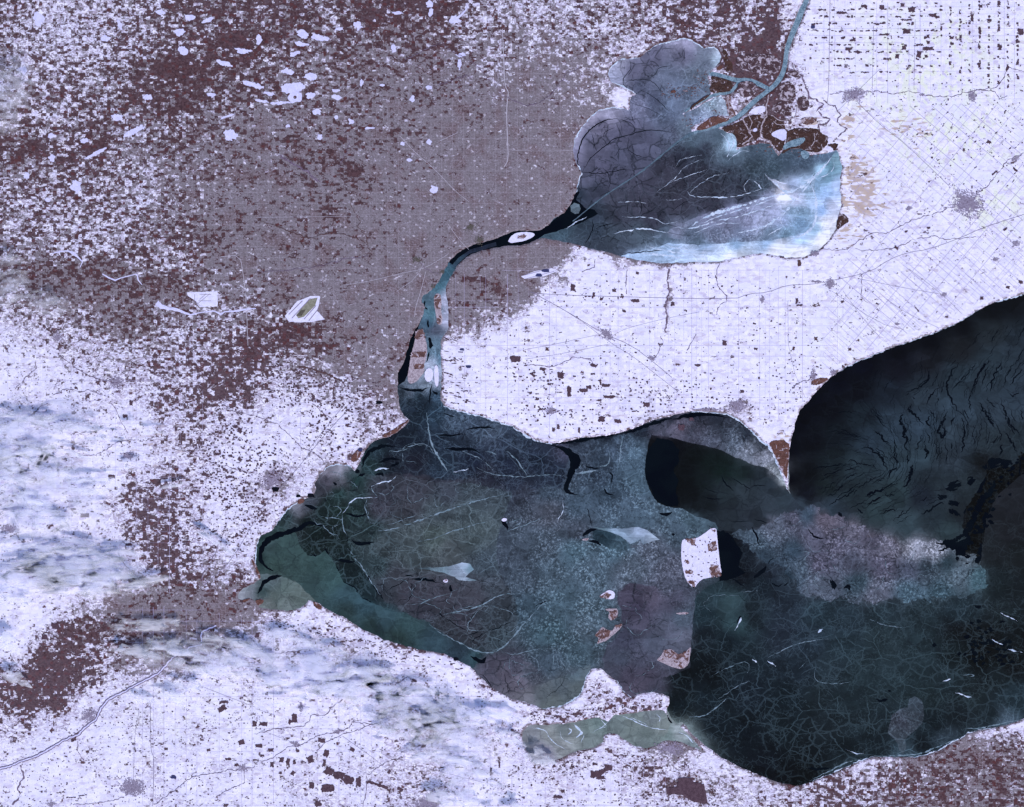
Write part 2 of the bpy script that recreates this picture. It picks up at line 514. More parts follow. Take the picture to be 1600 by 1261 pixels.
# ------------------------------------------------------------------ shorelines (map coordinates)
ST = [(896,310),(901,296),(906,280),(909,270),(903,259),(899,250),(896,240),(896,230),(898,220),(903,208),(912,195),(919,187),(927,179),(936,173),(945,170),(958,168),(972,170),(982,173),(985,167),(984,158),(987,151),(995,148),
      (986,142),(975,136),(964,131),(955,127),(951,118),(952,110),(957,102),(964,96),(972,93),(986,92),(1000,91),(1005,86),(1012,80),(1020,73),(1030,69),(1042,66),(1055,64),(1062,61),(1070,60),(1078,62),(1085,66),(1093,71),(1100,76),(1106,74),(1115,74),(1121,77),(1125,83),(1126,90),(1124,97),(1117,105),
      (1108,112),(1104,120),(1107,128),(1111,138),(1110,148),(1100,155),(1086,165),(1066,178),(1069,180),(1088,169),(1104,160),(1116,152),(1127,151),(1134,162),(1137,172),(1139,181),(1130,180),(1118,180),(1106,184),(1096,190),(1079,198),(1080,209),
      (1098,206),(1116,201),(1128,203),(1136,208),(1146,209),(1151,220),(1150,236),(1154,233),(1160,231),(1168,227),(1176,228),(1187,224),(1196,225),(1204,226),(1210,236),(1216,245),(1222,239),(1227,232),(1240,233),(1252,233),(1258,240),(1267,243),(1278,241),(1290,240),(1300,238),(1307,234),(1312,246),
      (1315,262),(1312,276),(1312,300),(1314,322),(1309,337),(1307,355),(1297,372),(1280,390),(1270,396),(1255,401),(1240,402),(1225,401),(1200,396),(1180,395),(1166,399),(1150,402),(1125,407),(1106,409),(1087,409),(1068,410),(1050,410),(1030,410),(1012,408),(993,405),(975,401),(950,394),(925,389),(900,381),(875,376),(857,373),
      (846,371),(838,375),(826,380),(812,383),(798,384),(785,385),(770,388),(750,392),(732,399),(719,411),(708,424),(700,440),(696,450),
      (697,462),(700,485),(700,512),(694,522),(688,532),(688,552),(690,590),(688,610),(687,624),
      (694,635),(712,641),(750,650),(775,658),(800,666),(820,679),(837,689),(860,694),(882,690),(912,684),(950,680),(975,675),(1000,665),(1025,655),(1050,650),(1077,644),(1094,643),(1110,645),(1135,647),(1155,657),(1175,675),(1188,687),(1200,696),(1207,707),(1217,730),(1225,752),(1232,768),
      (1232,752),(1232,730),(1235,692),(1240,675),(1244,658),(1250,642),(1262,629),(1277,611),(1295,592),(1320,575),(1360,557),(1400,541),(1450,524),(1495,505),(1525,487),(1555,472),(1580,465),(1600,460),(1680,440),(1900,380),(2400,300),
      (2400,1000),(1900,1050),(1680,1100),(1600,1123),(1575,1131),(1550,1138),(1528,1141),(1510,1146),(1500,1154),(1488,1160),(1470,1170),(1450,1178),(1432,1182),(1415,1183),(1390,1182),(1365,1182),(1340,1190),(1300,1208),(1270,1220),(1256,1225),(1245,1227),(1220,1223),(1200,1216),(1180,1208),(1150,1195),(1128,1183),(1100,1163),(1080,1145),(1068,1129),
      (1062,1134),(1070,1143),(1084,1158),(1098,1172),(1080,1166),(1065,1159),(1050,1157),(1033,1158),(1025,1165),(1008,1169),(988,1163),(973,1153),(958,1145),(943,1148),(943,1158),(928,1168),(900,1173),(883,1181),(863,1190),(838,1192),(830,1183),(823,1170),(815,1153),(817,1143),(827,1134),(850,1133),(875,1132),(900,1129),(920,1123),(935,1122),(950,1128),(960,1118),(990,1115),(1008,1112),(1025,1110),(1036,1111),(1044,1120),(1050,1131),
      (1046,1124),(1041,1110),(1046,1100),(1046,1088),(1033,1083),(1020,1081),(1007,1081),(985,1089),(973,1078),(963,1063),(950,1054),(940,1044),(930,1043),(922,1046),(915,1060),(912,1072),(908,1083),(895,1095),(872,1105),(847,1107),(820,1096),(799,1092),(770,1075),(750,1057),(735,1041),(715,1031),(695,1021),(662,1016),(625,1006),(600,999),(582,990),(562,980),(540,965),(520,957),(504,946),(490,939),(482,937),(475,946),(468,951),(450,954),(430,952),(412,950),(404,947),(414,938),(409,935),(398,938),(390,934),(380,938),(372,935),(372,928),(380,920),(396,912),(408,905),
      (403,893),(400,882),(399,868),(401,855),(403,845),(408,837),(420,832),(427,827),(434,815),(442,805),(448,797),(457,790),(466,785),(475,780),(484,776),(492,772),(494,764),(492,758),(495,750),(500,742),(510,732),(518,728),(527,725),(538,727),(547,729),(554,736),(558,732),(565,717),(572,702),(579,694),(585,689),(605,684),(622,675),(634,665),(640,656),(632,650),(626,640),(624,630),(622,615),(621,598),(622,582),(629,570),(633,560),(636,545),(641,530),(648,517),(656,503),(662,490),(664,480),(659,470),(661,462),(668,459),(678,450),(685,441),(691,430),(697,418),(704,407),(714,396),(728,387),(748,380),(768,375),(781,370),(792,365),(804,361),(820,360),(836,361),(846,359),(857,352),(867,341),(882,332),(892,318)]
LAKE = rough_closed(rough_closed(ST, 1.5, 7.0, 3.0), 1.0, 2.6, 1.6, 4.0)
STCLAIR_RIVER = smooth_open([(1264,-40,7),(1263,-4,6),(1253,15,8),(1247,32,8.5),(1237,55,7.5),(1229,77,6),(1227,100,6),(1222,118,7),(1210,134,6.5),(1197,144,5.5),(1176,160,7),(1161,176,6.5),(1146,187,6),(1114,200,6),(1082,209,6)], 2)
NORTH_CHANNEL = smooth_open([(1203,140,5),(1190,133,6),(1170,125,7),(1152,126,6),(1136,121,5),(1120,116,5),(1108,115,6)], 2)
MIDDLE_CHANNEL = smooth_open([(1156,126,4),(1148,137,4),(1141,145,4),(1117,147,4),(1100,156,3),(1070,174,2.5)], 2)
RIVERS = [STCLAIR_RIVER, NORTH_CHANNEL, MIDDLE_CHANNEL]

# ------------------------------------------------------------------ land cover densities: one digit per 4 km square
W_ROWS = """
4323445555 6655666533 2222234454 3000000000
4333455656 6555455533 1122334445 4000000000
3344456667 5434433322 0112000057 5000000000
4444566655 4443333321 1112000035 3100000000
4445555544 3344332221 1111000012 5100000000
5555445433 2334332211 1111000005 4210000000
4554433332 2344222211 1110000000 0001000000
4444433322 2334322111 1110000000 0001000000
4444444432 2233211111 0200000000 0000000000
4333444432 2322211111 0000000000 0000000000
5555444433 2112111111 0000000000 0000000000
4333444433 3211111122 0000000000 0000000000
2334444433 4432211112 0000000000 0000000000
1133333456 5432222010 0000000000 0000000000
1012235577 4322221100 0000000000 0000000000
1111124766 3222220000 0000000000 0000000000
0011102630 1111100000 0000000000 0000000000
0011111411 1111000000 0000000000 0000000000
0001135411 1110000000 0000000000 0000000000
0112266421 1100000000 0000000000 0000000000
0011257411 1000000000 0000000000 0000000000
0000156421 0000000000 0000000000 0000000000
0000136653 0000000000 0000000000 0000000000
0000034333 1000000000 0000000000 0000000000
0036643322 0100000000 0000000000 0000000000
0586533211 0001110000 0000000000 0000000000
6886211111 1000001000 0000000000 0000000000
7881111111 0000000000 0011300000 0000000000
3210111111 0011000012 1122200000 0000000000
1110111111 1111111111 2232322100 0000124555
0111111111 1212111111 1121222222 2444555556
1111111111 1222111111 1111232223 4455555555
"""
U_ROWS = """
3222233344 4444444433 2221111111 1000000000
3222333444 4555566544 4321111111 2000000000
4333344445 5566666665 6654000000 0000000000
4333444555 5666777776 7766000000 0000000000
4433445556 6667778888 8877000000 0000000000
4434445567 7777788889 9987000000 0000000000
4433445667 7788888999 9998000000 0000000000
3333445678 8888889999 9998000000 0000000000
3323334578 9999999999 9990000000 0000000000
4433333467 8999999999 9900000000 0000000000
4557654456 8999999998 8600000000 0000000000
3556776555 6899999987 5000000000 0000000000
3334555444 5678888763 0000000000 0000000000
1223343333 3567778200 0000000000 0000000000
1112322222 2456777000 0000000000 0000000000
0011111111 1234566000 0000010000 0000000000
0000011111 1122333000 0000121002 0000000000
0000001111 1111200000 0000000000 0000000000
0000011111 1220000000 0000000000 0000000000
0000011111 1300000000 0000000000 0000000000
1100011111 1000000000 0000000000 0000000000
0000011222 1000000000 0000000000 0000000000
0000123444 4000000000 0000000000 0000000000
0002678877 6100000000 0000000000 0000000000
0014677776 3000000000 0000000000 0000000000
0222467542 1123200000 0000000000 0000000000
1110133111 1001321000 0000000000 0000000000
1110100000 0000111000 0000000000 0000000000
0002000000 0000000222 2230000000 0000000000
0000000000 0000000012 2231022000 0000036777
0000000000 0000001100 0000123333 3344456677
0000000000 0111112100 0000112223 3334566777
"""
def parse_rows(s):
    return np.array([[int(c) / 10.0 for c in r.replace(' ', '')] for r in s.strip().splitlines()], np.float32)
WM, UM = parse_rows(W_ROWS), parse_rows(U_ROWS)

def bil(M, px, py, cell=40.0):
    fx = np.clip(px / cell - 0.5, 0, M.shape[1] - 1.001); fy = np.clip(py / cell - 0.5, 0, M.shape[0] - 1.001)
    ix, iy = fx.astype(int), fy.astype(int)
    tx, ty = fx - ix, fy - iy
    return (M[iy, ix] * (1 - tx) + M[iy, ix + 1] * tx) * (1 - ty) + (M[iy + 1, ix] * (1 - tx) + M[iy + 1, ix + 1] * tx) * ty

def vnoise(px, py, s, seed):
    r = np.random.default_rng(seed).random((256, 256)).astype(np.float32)
    fx, fy = px / s, py / s
    ix, iy = np.floor(fx).astype(int), np.floor(fy).astype(int)
    tx, ty = fx - ix, fy - iy
    tx = tx * tx * (3 - 2 * tx); ty = ty * ty * (3 - 2 * ty)
    g = lambda a, b: r[b % 256, a % 256]
    return (g(ix, iy) * (1 - tx) + g(ix + 1, iy) * tx) * (1 - ty) + (g(ix, iy + 1) * (1 - tx) + g(ix + 1, iy + 1) * tx) * ty - 0.5

def blob(px, py, x, y, rx, ry, rot=0.0):
    c, s = math.cos(math.radians(rot)), math.sin(math.radians(rot))
    dx, dy = px - x, py - y
    return np.exp(-(((dx * c + dy * s) / rx) ** 2 + ((-dx * s + dy * c) / ry) ** 2))

# extra wood / town / bare blobs: x, y, rx, ry, rot, amount
W_BLOBS = [(660,330,90,110,0,-.12),(760,240,60,90,0,-.1),(850,240,40,80,0,-.1),(265,110,22,14,0,.45),(290,110,14,18,0,.3),(52,232,26,12,-10,.45),(110,250,16,10,0,.35),(155,225,26,10,-15,.5),(265,172,36,6,0,.4),(400,62,30,12,0,.4),(355,60,18,14,0,.3),
           (330,20,40,10,0,.15),(690,10,40,20,0,.25),(590,15,30,14,0,.2),(250,640,16,26,0,.35),(255,690,14,14,0,.3),(205,745,10,22,0,.3),(180,785,16,10,0,.35),(230,790,16,34,0,.2),(250,870,24,16,0,.3),
           (100,985,22,14,0,.45),(60,1030,30,20,0,.25),(30,1090,26,20,0,.2),(85,1060,24,18,0,.15),(390,560,40,30,0,.15),(345,610,26,20,0,.15),(470,520,60,16,10,.25),(430,540,40,24,0,.2),(520,545,30,12,10,.2),
           (1185,45,30,40,0,.2),(1170,105,26,14,0,.5),(1205,40,12,46,0,.35),(1185,90,26,22,0,.4),(1215,150,14,22,0,.4),(1255,160,9,10,0,.5),(1210,172,16,12,0,.5),(560,270,30,12,30,.2),(480,235,40,10,20,.15),(545,255,14,24,20,.2),
           (735,437,26,8,15,.5),(720,470,20,10,20,.4),(765,455,16,10,0,.25),(935,610,34,18,0,.12),(1070,620,30,16,0,.15),
           (925,990,14,8,0,0),(940,1170,0.1,0.1,0,0),(1000,1205,26,14,0,.35),(1080,1235,30,16,15,.5),(1050,1225,18,12,0,.5),(1400,1230,60,20,-20,.15),(1300,1235,50,16,-25,.2),(1590,1150,30,20,0,.3),
           (680,1018,60,8,8,.45),(620,1014,30,6,5,.3),(760,1075,26,14,40,.35),(930,1075,16,20,20,.4),(960,1100,40,10,0,.35),(1020,1098,20,12,0,.4),(900,1118,40,8,0,.4),(830,1115,26,8,0,.35),(440,962,30,7,5,.35),(500,958,14,6,0,.3),
           (375,910,12,22,10,.3),(400,800,40,20,-45,.15),(1298,1190,0.1,0.1,0,0),(555,715,10,12,0,.45),(590,672,14,14,0,.35),(608,660,8,14,0,.3),(700,640,26,6,20,.25),(740,650,22,7,20,.2),(1305,345,8,18,15,.25)]
U_BLOBS = [(105,435,70,22,5,.45),(250,455,40,16,10,.35),(350,380,40,50,0,.2),(190,520,50,14,0,.2),(215,935,120,26,0,.3),(330,960,60,24,-10,.2),(760,440,60,26,0,.5),(800,405,60,22,0,.4),(815,455,14,14,0,.6),(880,395,30,12,0,.5),
           (1040,413,30,5,0,.55),(990,411,30,5,0,.5),(960,400,20,8,0,.6),(850,400,14,26,-10,.5),(1045,470,5,60,0,.4),(1045,1172,26,14,0,.5),(1075,1165,30,14,25,.4),(670,1256,22,12,0,.6),(420,755,40,20,-20,.4),(100,1000,80,40,-15,.2),
           (520,735,30,20,0,.2),(1155,632,18,12,0,.35),(1120,645,30,5,0,.4),(720,600,30,30,0,.15),(1500,1170,60,26,-15,.35),(1400,1195,60,14,-10,.3),(310,1010,60,10,-20,.3),(170,1050,60,14,-35,.2),(870,10,30,40,0,-.1)]
B_BLOBS = [(1335,265,16,20,30,.9),(1350,300,20,14,0,.75),(1330,190,16,22,30,.55),(1405,195,26,14,30,.45),(1320,315,14,12,0,.8),(1345,325,16,12,0,.5),(1325,370,14,14,40,.6),(1265,190,10,5,0,.7),(1370,300,30,26,0,.35),(1430,210,24,20,0,.3),
           (1228,685,12,10,0,.4),(260,700,60,50,0,.12),(1340,340,10,12,0,.4),(1330,222,26,20,20,.3)]
Y_BLOBS = [(1450,100,160,120,0,.9),(1560,330,80,60,0,.8),(1480,230,120,60,0,.6),(1320,520,120,80,0,.35),(300,1120,120,60,0,.3),(60,760,80,60,0,.35)]

# ------------------------------------------------------------------ terrain: one sheet, lake basins and river beds sunk into it
FINE0X, FINE1X, FINE0Y, FINE1Y, STEP = -80, 1680, -70, 1330, 2.0
xs = np.concatenate([[-3400, -2000, -1200, -700, -400, -240, -150, -110], np.arange(FINE0X, FINE1X + 1, STEP), [1710, 1760, 1860, 2050, 2400, 2900, 3700, 5000]]).astype(np.float32)
ys = np.concatenate([[-3400, -2000, -1200, -700, -400, -240, -150, -100], np.arange(FINE0Y, FINE1Y + 1, STEP), [1360, 1410, 1500, 1700, 2050, 2600, 3400, 4600]]).astype(np.float32)
GX, GY = np.meshgrid(xs, ys)
LAND_Z = 0.06
sd = np.full(GX.shape, 6.0, np.float32)                      # + on land, - in water
insd = np.zeros(GX.shape, bool)
for i in range(len(LAKE)):                                   # windowed distance to the shore and row-wise inside test
    (x0, y0), (x1, y1) = LAKE[i], LAKE[(i + 1) % len(LAKE)]
    ia, ib = np.searchsorted(xs, [min(x0, x1) - 6, max(x0, x1) + 6]); ja, jb = np.searchsorted(ys, [min(y0, y1) - 6, max(y0, y1) + 6])
    if ib > ia and jb > ja:
        sd[ja:jb, ia:ib] = np.minimum(sd[ja:jb, ia:ib], segdist_np(GX[ja:jb, ia:ib], GY[ja:jb, ia:ib], [(x0, y0), (x1, y1)], False))
    if y0 != y1:
        ja, jb = np.searchsorted(ys, [min(y0, y1), max(y0, y1)], side='right')
        if jb > ja:
            xc = (x1 - x0) * (ys[ja:jb] - y0) / (y1 - y0) + x0
            insd[ja:jb] ^= GX[ja:jb] < xc[:, None]
sd = np.where(insd, -sd, sd)
for r in RIVERS:
    x0, x1 = min(p[0] for p in r) - 12, max(p[0] for p in r) + 12
    y0, y1 = min(p[1] for p in r) - 12, max(p[1] for p in r) + 12
    b = (GX > x0) & (GX < x1) & (GY > y0) & (GY < y1)
    sd[b] = np.minimum(sd[b], segdist_np(GX[b], GY[b], r, False, True))
GZ = np.clip(sd * 0.035, -0.08, LAND_Z).astype(np.float32)

wx = GX + 26 * vnoise(GX, GY, 22, 1) + 10 * vnoise(GX, GY, 8, 2)
wy = GY + 26 * vnoise(GX, GY, 22, 3) + 10 * vnoise(GX, GY, 8, 4)
cw = bil(WM, wx, wy); cu = bil(UM, wx, wy)
cb = np.zeros_like(cw); cy = np.zeros_like(cw)
for L, arr in ((W_BLOBS, cw), (U_BLOBS, cu), (B_BLOBS, cb), (Y_BLOBS, cy)):
    for (x, y, rx, ry, rot, a) in L:
        if a == 0: continue
        arr += a * blob(wx * 0.5 + GX * 0.5, wy * 0.5 + GY * 0.5, x, y, rx, ry, rot)
nwm = 1.0 / (1.0 + np.exp((GX - 860) / 40.0)) / (1.0 + np.exp((GY - 540) / 30.0))
topm = np.exp(-((GX - 1010) / 190.0) ** 4) / (1.0 + np.exp((GY - 95) / 10.0))
delm = np.exp(-((GX - 1185) / 55.0) ** 4 - ((GY - 150) / 70.0) ** 4) * (GX < 1275)
cu = cu + nwm * (0.06 + 0.10 * cw) * (cu < 0.85) + 0.30 * topm + 0.30 * delm
cw = cw + nwm * 0.07 + 0.17 * topm + 0.12 * delm
farm = np.where(GX < 700, 0.13, 0.05) + np.where((GY > 1090) & (GX > 600), 0.10, 0.0) + 0.06 * vnoise(GX, GY, 60, 11)
cw = np.maximum(cw, farm)
cu = np.maximum(cu, np.where(GX < 700, 0.07, 0.0) + 0.08 * vnoise(GX, GY, 50, 12))
# cottages, beaches and bare levees: a mottled belt along every shore
belt = np.clip((5.5 - sd) / 5.0, 0, 1) * (sd > 0)
cu = cu + 0.55 * belt; cw = cw + 0.18 * belt
cw = np.clip(cw + 0.16 * vnoise(GX, GY, 30, 5) * (cw > 0.05), 0, 0.93)
cu = np.clip(cu + 0.2 * vnoise(GX, GY, 26, 6) * (cu > 0.05), 0, 1.0)
# a narrow belt of lakeside cottages and bare beach along every shore
ny, nx = GX.shape
V = np.empty((ny * nx, 3), np.float32)
V[:, 0] = (GX.ravel() - 800) * S; V[:, 1] = (630.5 - GY.ravel()) * S; V[:, 2] = GZ.ravel()
idx = np.arange(ny * nx).reshape(ny, nx)
Q = np.stack([idx[1:, :-1], idx[1:, 1:], idx[:-1, 1:], idx[:-1, :-1]], -1).reshape(-1, 4)
me = bpy.data.meshes.new("ground")
me.vertices.add(len(V)); me.vertices.foreach_set("co", V.ravel())
me.loops.add(Q.size); me.loops.foreach_set("vertex_index", Q.ravel().astype(np.int32))
me.polygons.add(len(Q)); me.polygons.foreach_set("loop_start", np.arange(0, Q.size, 4, dtype=np.int32))
me.update(calc_edges=True)
ca = me.attributes.new("cover", 'FLOAT_COLOR', 'POINT')
ca.data.foreach_set("color", np.stack([cw, cu, np.clip(cb, 0, 1), np.clip(cy, 0, 1)], -1).astype(np.float32).ravel())
me.polygons.foreach_set("use_smooth", np.ones(len(Q), bool))
me.materials.append(MAT['land'])
ground = link(bpy.data.objects.new("ground", me))
tag(ground, kind="structure")

# ------------------------------------------------------------------ water: sheets lying in the basins
def sheet(name, poly, z, mat):
    V = [P(x, y, z) for x, y in poly]
    F = []
    for t in tessellate_polygon([[Vector((x, -y, 0)) for x, y in poly]]):
        a, b, c = [Vector((poly[k][0], -poly[k][1])) for k in t]
        if (b - a).x * (c - a).y - (b - a).y * (c - a).x < 0: t = (t[0], t[2], t[1])
        F.append(tuple(t))
    return tag(mesh_obj(name, V, F, mat), kind="structure")
sheet("lake_water", [(845,40),(1340,40),(1340,420),(845,420)], -0.004, MAT['water'])
sheet("river_water", [(600,350),(845,350),(845,420),(720,420),(720,628),(600,628)], -0.004, MAT['water'])
sheet("lake_water", [(360,628),(1210,628),(1210,440),(2460,270),(2460,1290),(360,1290)], -0.004, MAT['water'])
for r in RIVERS:
    q = [(p[0], p[1], p[2] + 5) for p in r]
    V_, F_ = ribbon_mesh_data(q, None, -0.010 - 0.004 * RIVERS.index(r))
    tag(mesh_obj("river_water", V_, F_, MAT['water']), kind="structure")

# ------------------------------------------------------------------ ice: colour samples per ice field, plates cut by cracks and leads
# region: name, label, category, outline, samples (x, y, (r,g,b), veins, dark cracks, speckle)
REG = []
def region(label, cat, poly, samples, kind='ice', rough=2.0, z=0.012, group=None):
    REG.append(dict(label=label, cat=cat, poly=rough_closed(rough_closed(poly, rough * 1.8, 14.0, 4.0, len(REG) * 2.7), rough * 0.9, 4.0, 2.0, len(REG) * 3.3) if rough else poly, s=samples, kind=kind, z=z))

BIG = [(330,20),(2450,20),(2450,1300),(330,1300)]
# --- northern lake
region("grey plated ice cover filling the north-west half of the upper lake", "lake ice", [(840,20),(1330,20),(1330,120),(1200,190),(1082,209),(1050,230),(1000,270),(950,302),(902,344),(880,352),(840,350)],
  [(1070,64,(150,150,180),.1,.2,.1),(1070,85,(98,100,125),.1,.5,.1),(1020,90,(100,102,128),.1,.5,.1),(965,100,(138,140,165),.1,.4,.1),(990,112,(100,102,128),.15,.6,.1),(960,120,(150,155,185),.1,.2,.1),(1110,80,(106,116,138),.2,.3,.1),(1122,84,(185,200,225),.2,0,.1),(1120,92,(170,190,215),.2,0,.1),(1105,98,(88,98,118),.3,.4,.2),
   (1000,135,(72,78,100),.3,.8,.2),(1040,120,(95,105,128),.3,.4,.2),(1085,115,(94,106,126),.5,.2,.4),(1060,140,(92,104,128),.6,.2,.3),(1095,140,(100,114,138),.6,.1,.4),(1085,150,(94,108,132),.6,.1,.4),(1020,160,(82,90,115),.6,.5,.2),(1050,165,(98,112,138),.5,.3,.3),(1045,180,(88,100,125),.4,.3,.3),(1000,165,(120,125,155),.6,.2,.2),
   (950,174,(150,150,178),.1,0,.1),(925,185,(150,148,175),.1,.1,.1),(905,212,(150,150,178),.1,.1,.1),(899,238,(130,130,160),.1,.1,.1),(915,215,(88,90,114),.1,.4,.1),(940,195,(98,98,122),.1,.5,.1),(960,215,(86,88,112),.1,.6,.1),(985,200,(88,90,115),.1,.6,.1),(930,240,(82,84,106),.1,.6,.1),(970,240,(76,80,102),.1,.6,.1),(1010,220,(84,88,112),.15,.5,.15),(1050,205,(82,90,112),.3,.4,.2),(1070,200,(95,110,130),.3,.2,.3),
   (1000,250,(76,80,102),.15,.6,.1),(940,265,(78,80,102),.1,.7,.1),(915,280,(92,96,120),.2,.5,.1),(930,295,(58,64,82),.2,.7,.1),(960,285,(68,72,92),.1,.6,.1),(905,300,(45,56,72),.2,.7,.1),
   (1110,165,(125,145,165),.6,0,.5),(1125,165,(165,180,205),.6,0,.5),(1105,180,(150,165,195),.5,0,.4),(1095,190,(120,135,165),.5,0,.3)], rough=1.0)
region("dark cracked pack ice south-east of the ship track in the upper lake", "lake ice", [(1082,209),(1050,230),(1000,270),(950,302),(902,344),(870,362),(842,369),(838,380),(975,415),(1240,420),(1330,330),(1330,220),(1140,196),(1110,203)],
  [(1085,216,(82,100,118),.4,.2,.3),(1125,215,(70,86,102),.4,.2,.2),(1143,225,(150,175,200),.6,0,.2),(1100,235,(50,56,72),.7,.5,.3),(1070,245,(46,50,66),.8,.5,.3),(1140,245,(68,84,100),.6,.3,.3),(1175,240,(62,76,92),.5,.2,.3),(1200,240,(74,92,110),.4,.2,.2),(1230,250,(64,80,98),.4,.2,.3),(1260,250,(68,84,104),.4,.2,.3),(1290,248,(96,118,146),.4,.1,.2),
   (1040,260,(58,60,76),.7,.6,.2),(1090,270,(44,46,60),.8,.6,.3),(1140,270,(46,52,66),.8,.5,.3),(1180,262,(58,72,86),.6,.4,.4),(1210,262,(66,84,100),.6,.3,.4),(1000,285,(66,68,86),.4,.6,.15),(1050,295,(54,56,70),.6,.6,.2),(1110,295,(44,46,58),.8,.6,.3),(1160,295,(46,50,64),.7,.6,.3),(1190,290,(60,72,88),.6,.4,.4),
   (960,310,(62,66,82),.3,.6,.1),(1000,320,(60,62,78),.4,.7,.1),(1060,320,(58,60,76),.4,.8,.1),(1110,320,(56,58,74),.4,.7,.1),(1160,312,(60,66,84),.4,.5,.15),(930,330,(48,58,74),.3,.6,.1),(970,340,(56,60,76),.3,.6,.1),(1020,345,(52,54,70),.3,.8,.1),(910,350,(44,56,70),.5,.5,.1),(880,362,(62,82,98),.6,.3,.1),(855,368,(60,80,95),.5,.3,.1),
   (930,360,(50,62,78),.5,.6,.1),(960,362,(66,78,94),.4,.5,.1),(1000,368,(72,86,102),.4,.4,.1),(1040,372,(74,90,108),.4,.3,.15),(930,382,(58,68,84),.5,.4,.1),(970,388,(60,70,86),.5,.4,.1),(1090,376,(84,102,122),.4,.2,.2),(900,374,(62,76,92),.5,.3,.1)], rough=0.8)
region("pale wind-streaked ice fan on the east side of the upper lake", "lake ice", [(1050,356),(1080,343),(1105,333),(1140,322),(1168,315),(1200,307),(1224,302),(1210,288),(1197,275),(1215,283),(1235,288),(1262,282),(1280,262),(1298,246),(1285,268),(1270,290),(1277,320),(1278,345),(1262,366),(1231,374),(1199,380),(1152,381),(1090,378),(1040,372),(1020,372),(1042,362)],
  [(1060,356,(118,126,152),.4,.1,.3),(1105,342,(112,118,146),.4,0,.2),(1150,328,(128,134,166),.4,0,.2),(1200,312,(150,158,192),.3,0,.1),(1225,305,(232,234,255),.1,0,.05),(1240,292,(150,166,200),.2,0,.1),(1260,285,(160,184,216),.2,0,.1),(1285,262,(150,182,210),.2,0,.1),(1245,310,(196,204,238),.1,0,.05),(1262,300,(150,175,205),.4,0,.2),(1130,350,(112,118,145),.4,.2,.4),(1170,345,(126,132,162),.4,.2,.4),
   (1210,335,(150,158,192),.3,.1,.2),(1190,350,(150,158,190),.4,.1,.4),(1240,330,(130,155,184),.5,.2,.3),(1258,330,(120,148,176),.5,.2,.3),(1225,348,(130,146,180),.4,.1,.3),(1250,350,(118,148,182),.4,.1,.3),(1120,364,(96,106,130),.4,.3,.6),(1160,366,(100,112,138),.4,.2,.6),(1200,364,(112,132,158),.4,.2,.4),(1230,364,(120,150,178),.4,.1,.3),(1080,368,(86,100,122),.4,.3,.4),(1271,320,(170,192,228),.3,0,.1)], rough=1.5)
region("bright snow-white shore ice along the south and east of the upper lake", "lake ice", [(970,399),(985,397),(1015,389),(1043,380),(1090,383),(1152,379),(1199,376),(1231,370),(1262,363),(1277,345),(1278,320),(1272,296),(1272,284),(1290,262),(1302,240),(1335,220),(1335,430),(960,425)],
  [(985,402,(160,184,220),.3,0,.1),(1020,396,(164,188,222),.3,.1,.1),(1045,385,(160,186,222),.3,.1,.1),(1070,395,(176,196,230),.3,.1,.1),(1100,388,(150,174,210),.3,.1,.1),(1100,402,(204,218,248),.2,0,.05),(1150,385,(148,178,216),.3,0,.1),(1150,397,(228,236,255),.2,0,.05),(1200,382,(156,184,222),.3,0,.1),(1210,392,(232,236,255),.1,0,.05),(1250,376,(166,192,230),.3,0,.1),(1250,394,(236,238,255),.1,0,0),(1285,372,(236,238,255),.1,0,0),(1275,360,(150,180,212),.3,0,.1),
   (1295,345,(236,238,255),.1,0,0),(1287,330,(140,168,212),.3,0,.1),(1303,325,(205,214,246),.1,0,0),(1292,300,(150,178,222),.2,0,.1),(1308,290,(176,196,236),.1,0,0),(1283,290,(140,172,206),.2,0,.1),(1300,262,(104,142,164),.3,0,.1),(1308,255,(132,166,188),.2,0,.1),(1295,278,(130,168,196),.2,0,.1)], rough=1.5)
region("black open water off the lake outlet", "water", [(897,296),(906,300),(900,312),(916,326),(928,328),(934,334),(912,346),(898,352),(880,358),(862,362),(846,369),(836,375),(800,386),(770,390),(740,398),(716,412),(703,419),(700,412),(716,396),(750,378),(785,366),(800,370),(835,366),(858,350),(884,328),(894,310)], [], kind='open', rough=0.8)
region("round grey ice floe adrift in the black outlet water", "ice floe", [(891,322),(897,317),(905,319),(908,326),(905,333),(898,334),(892,330)], [(900,326,(88,104,118),.3,.1,.1)], rough=0.6)
region("dark blue-grey skim ice on the narrow upper strait", "river ice", [(702,419),(716,403),(735,390),(760,382),(775,378),(776,384),(752,391),(733,397),(718,409),(708,422)], [(740,390,(34,42,62),.3,.2,.1),(710,410,(50,72,92),.4,.2,.2)], rough=0.4)
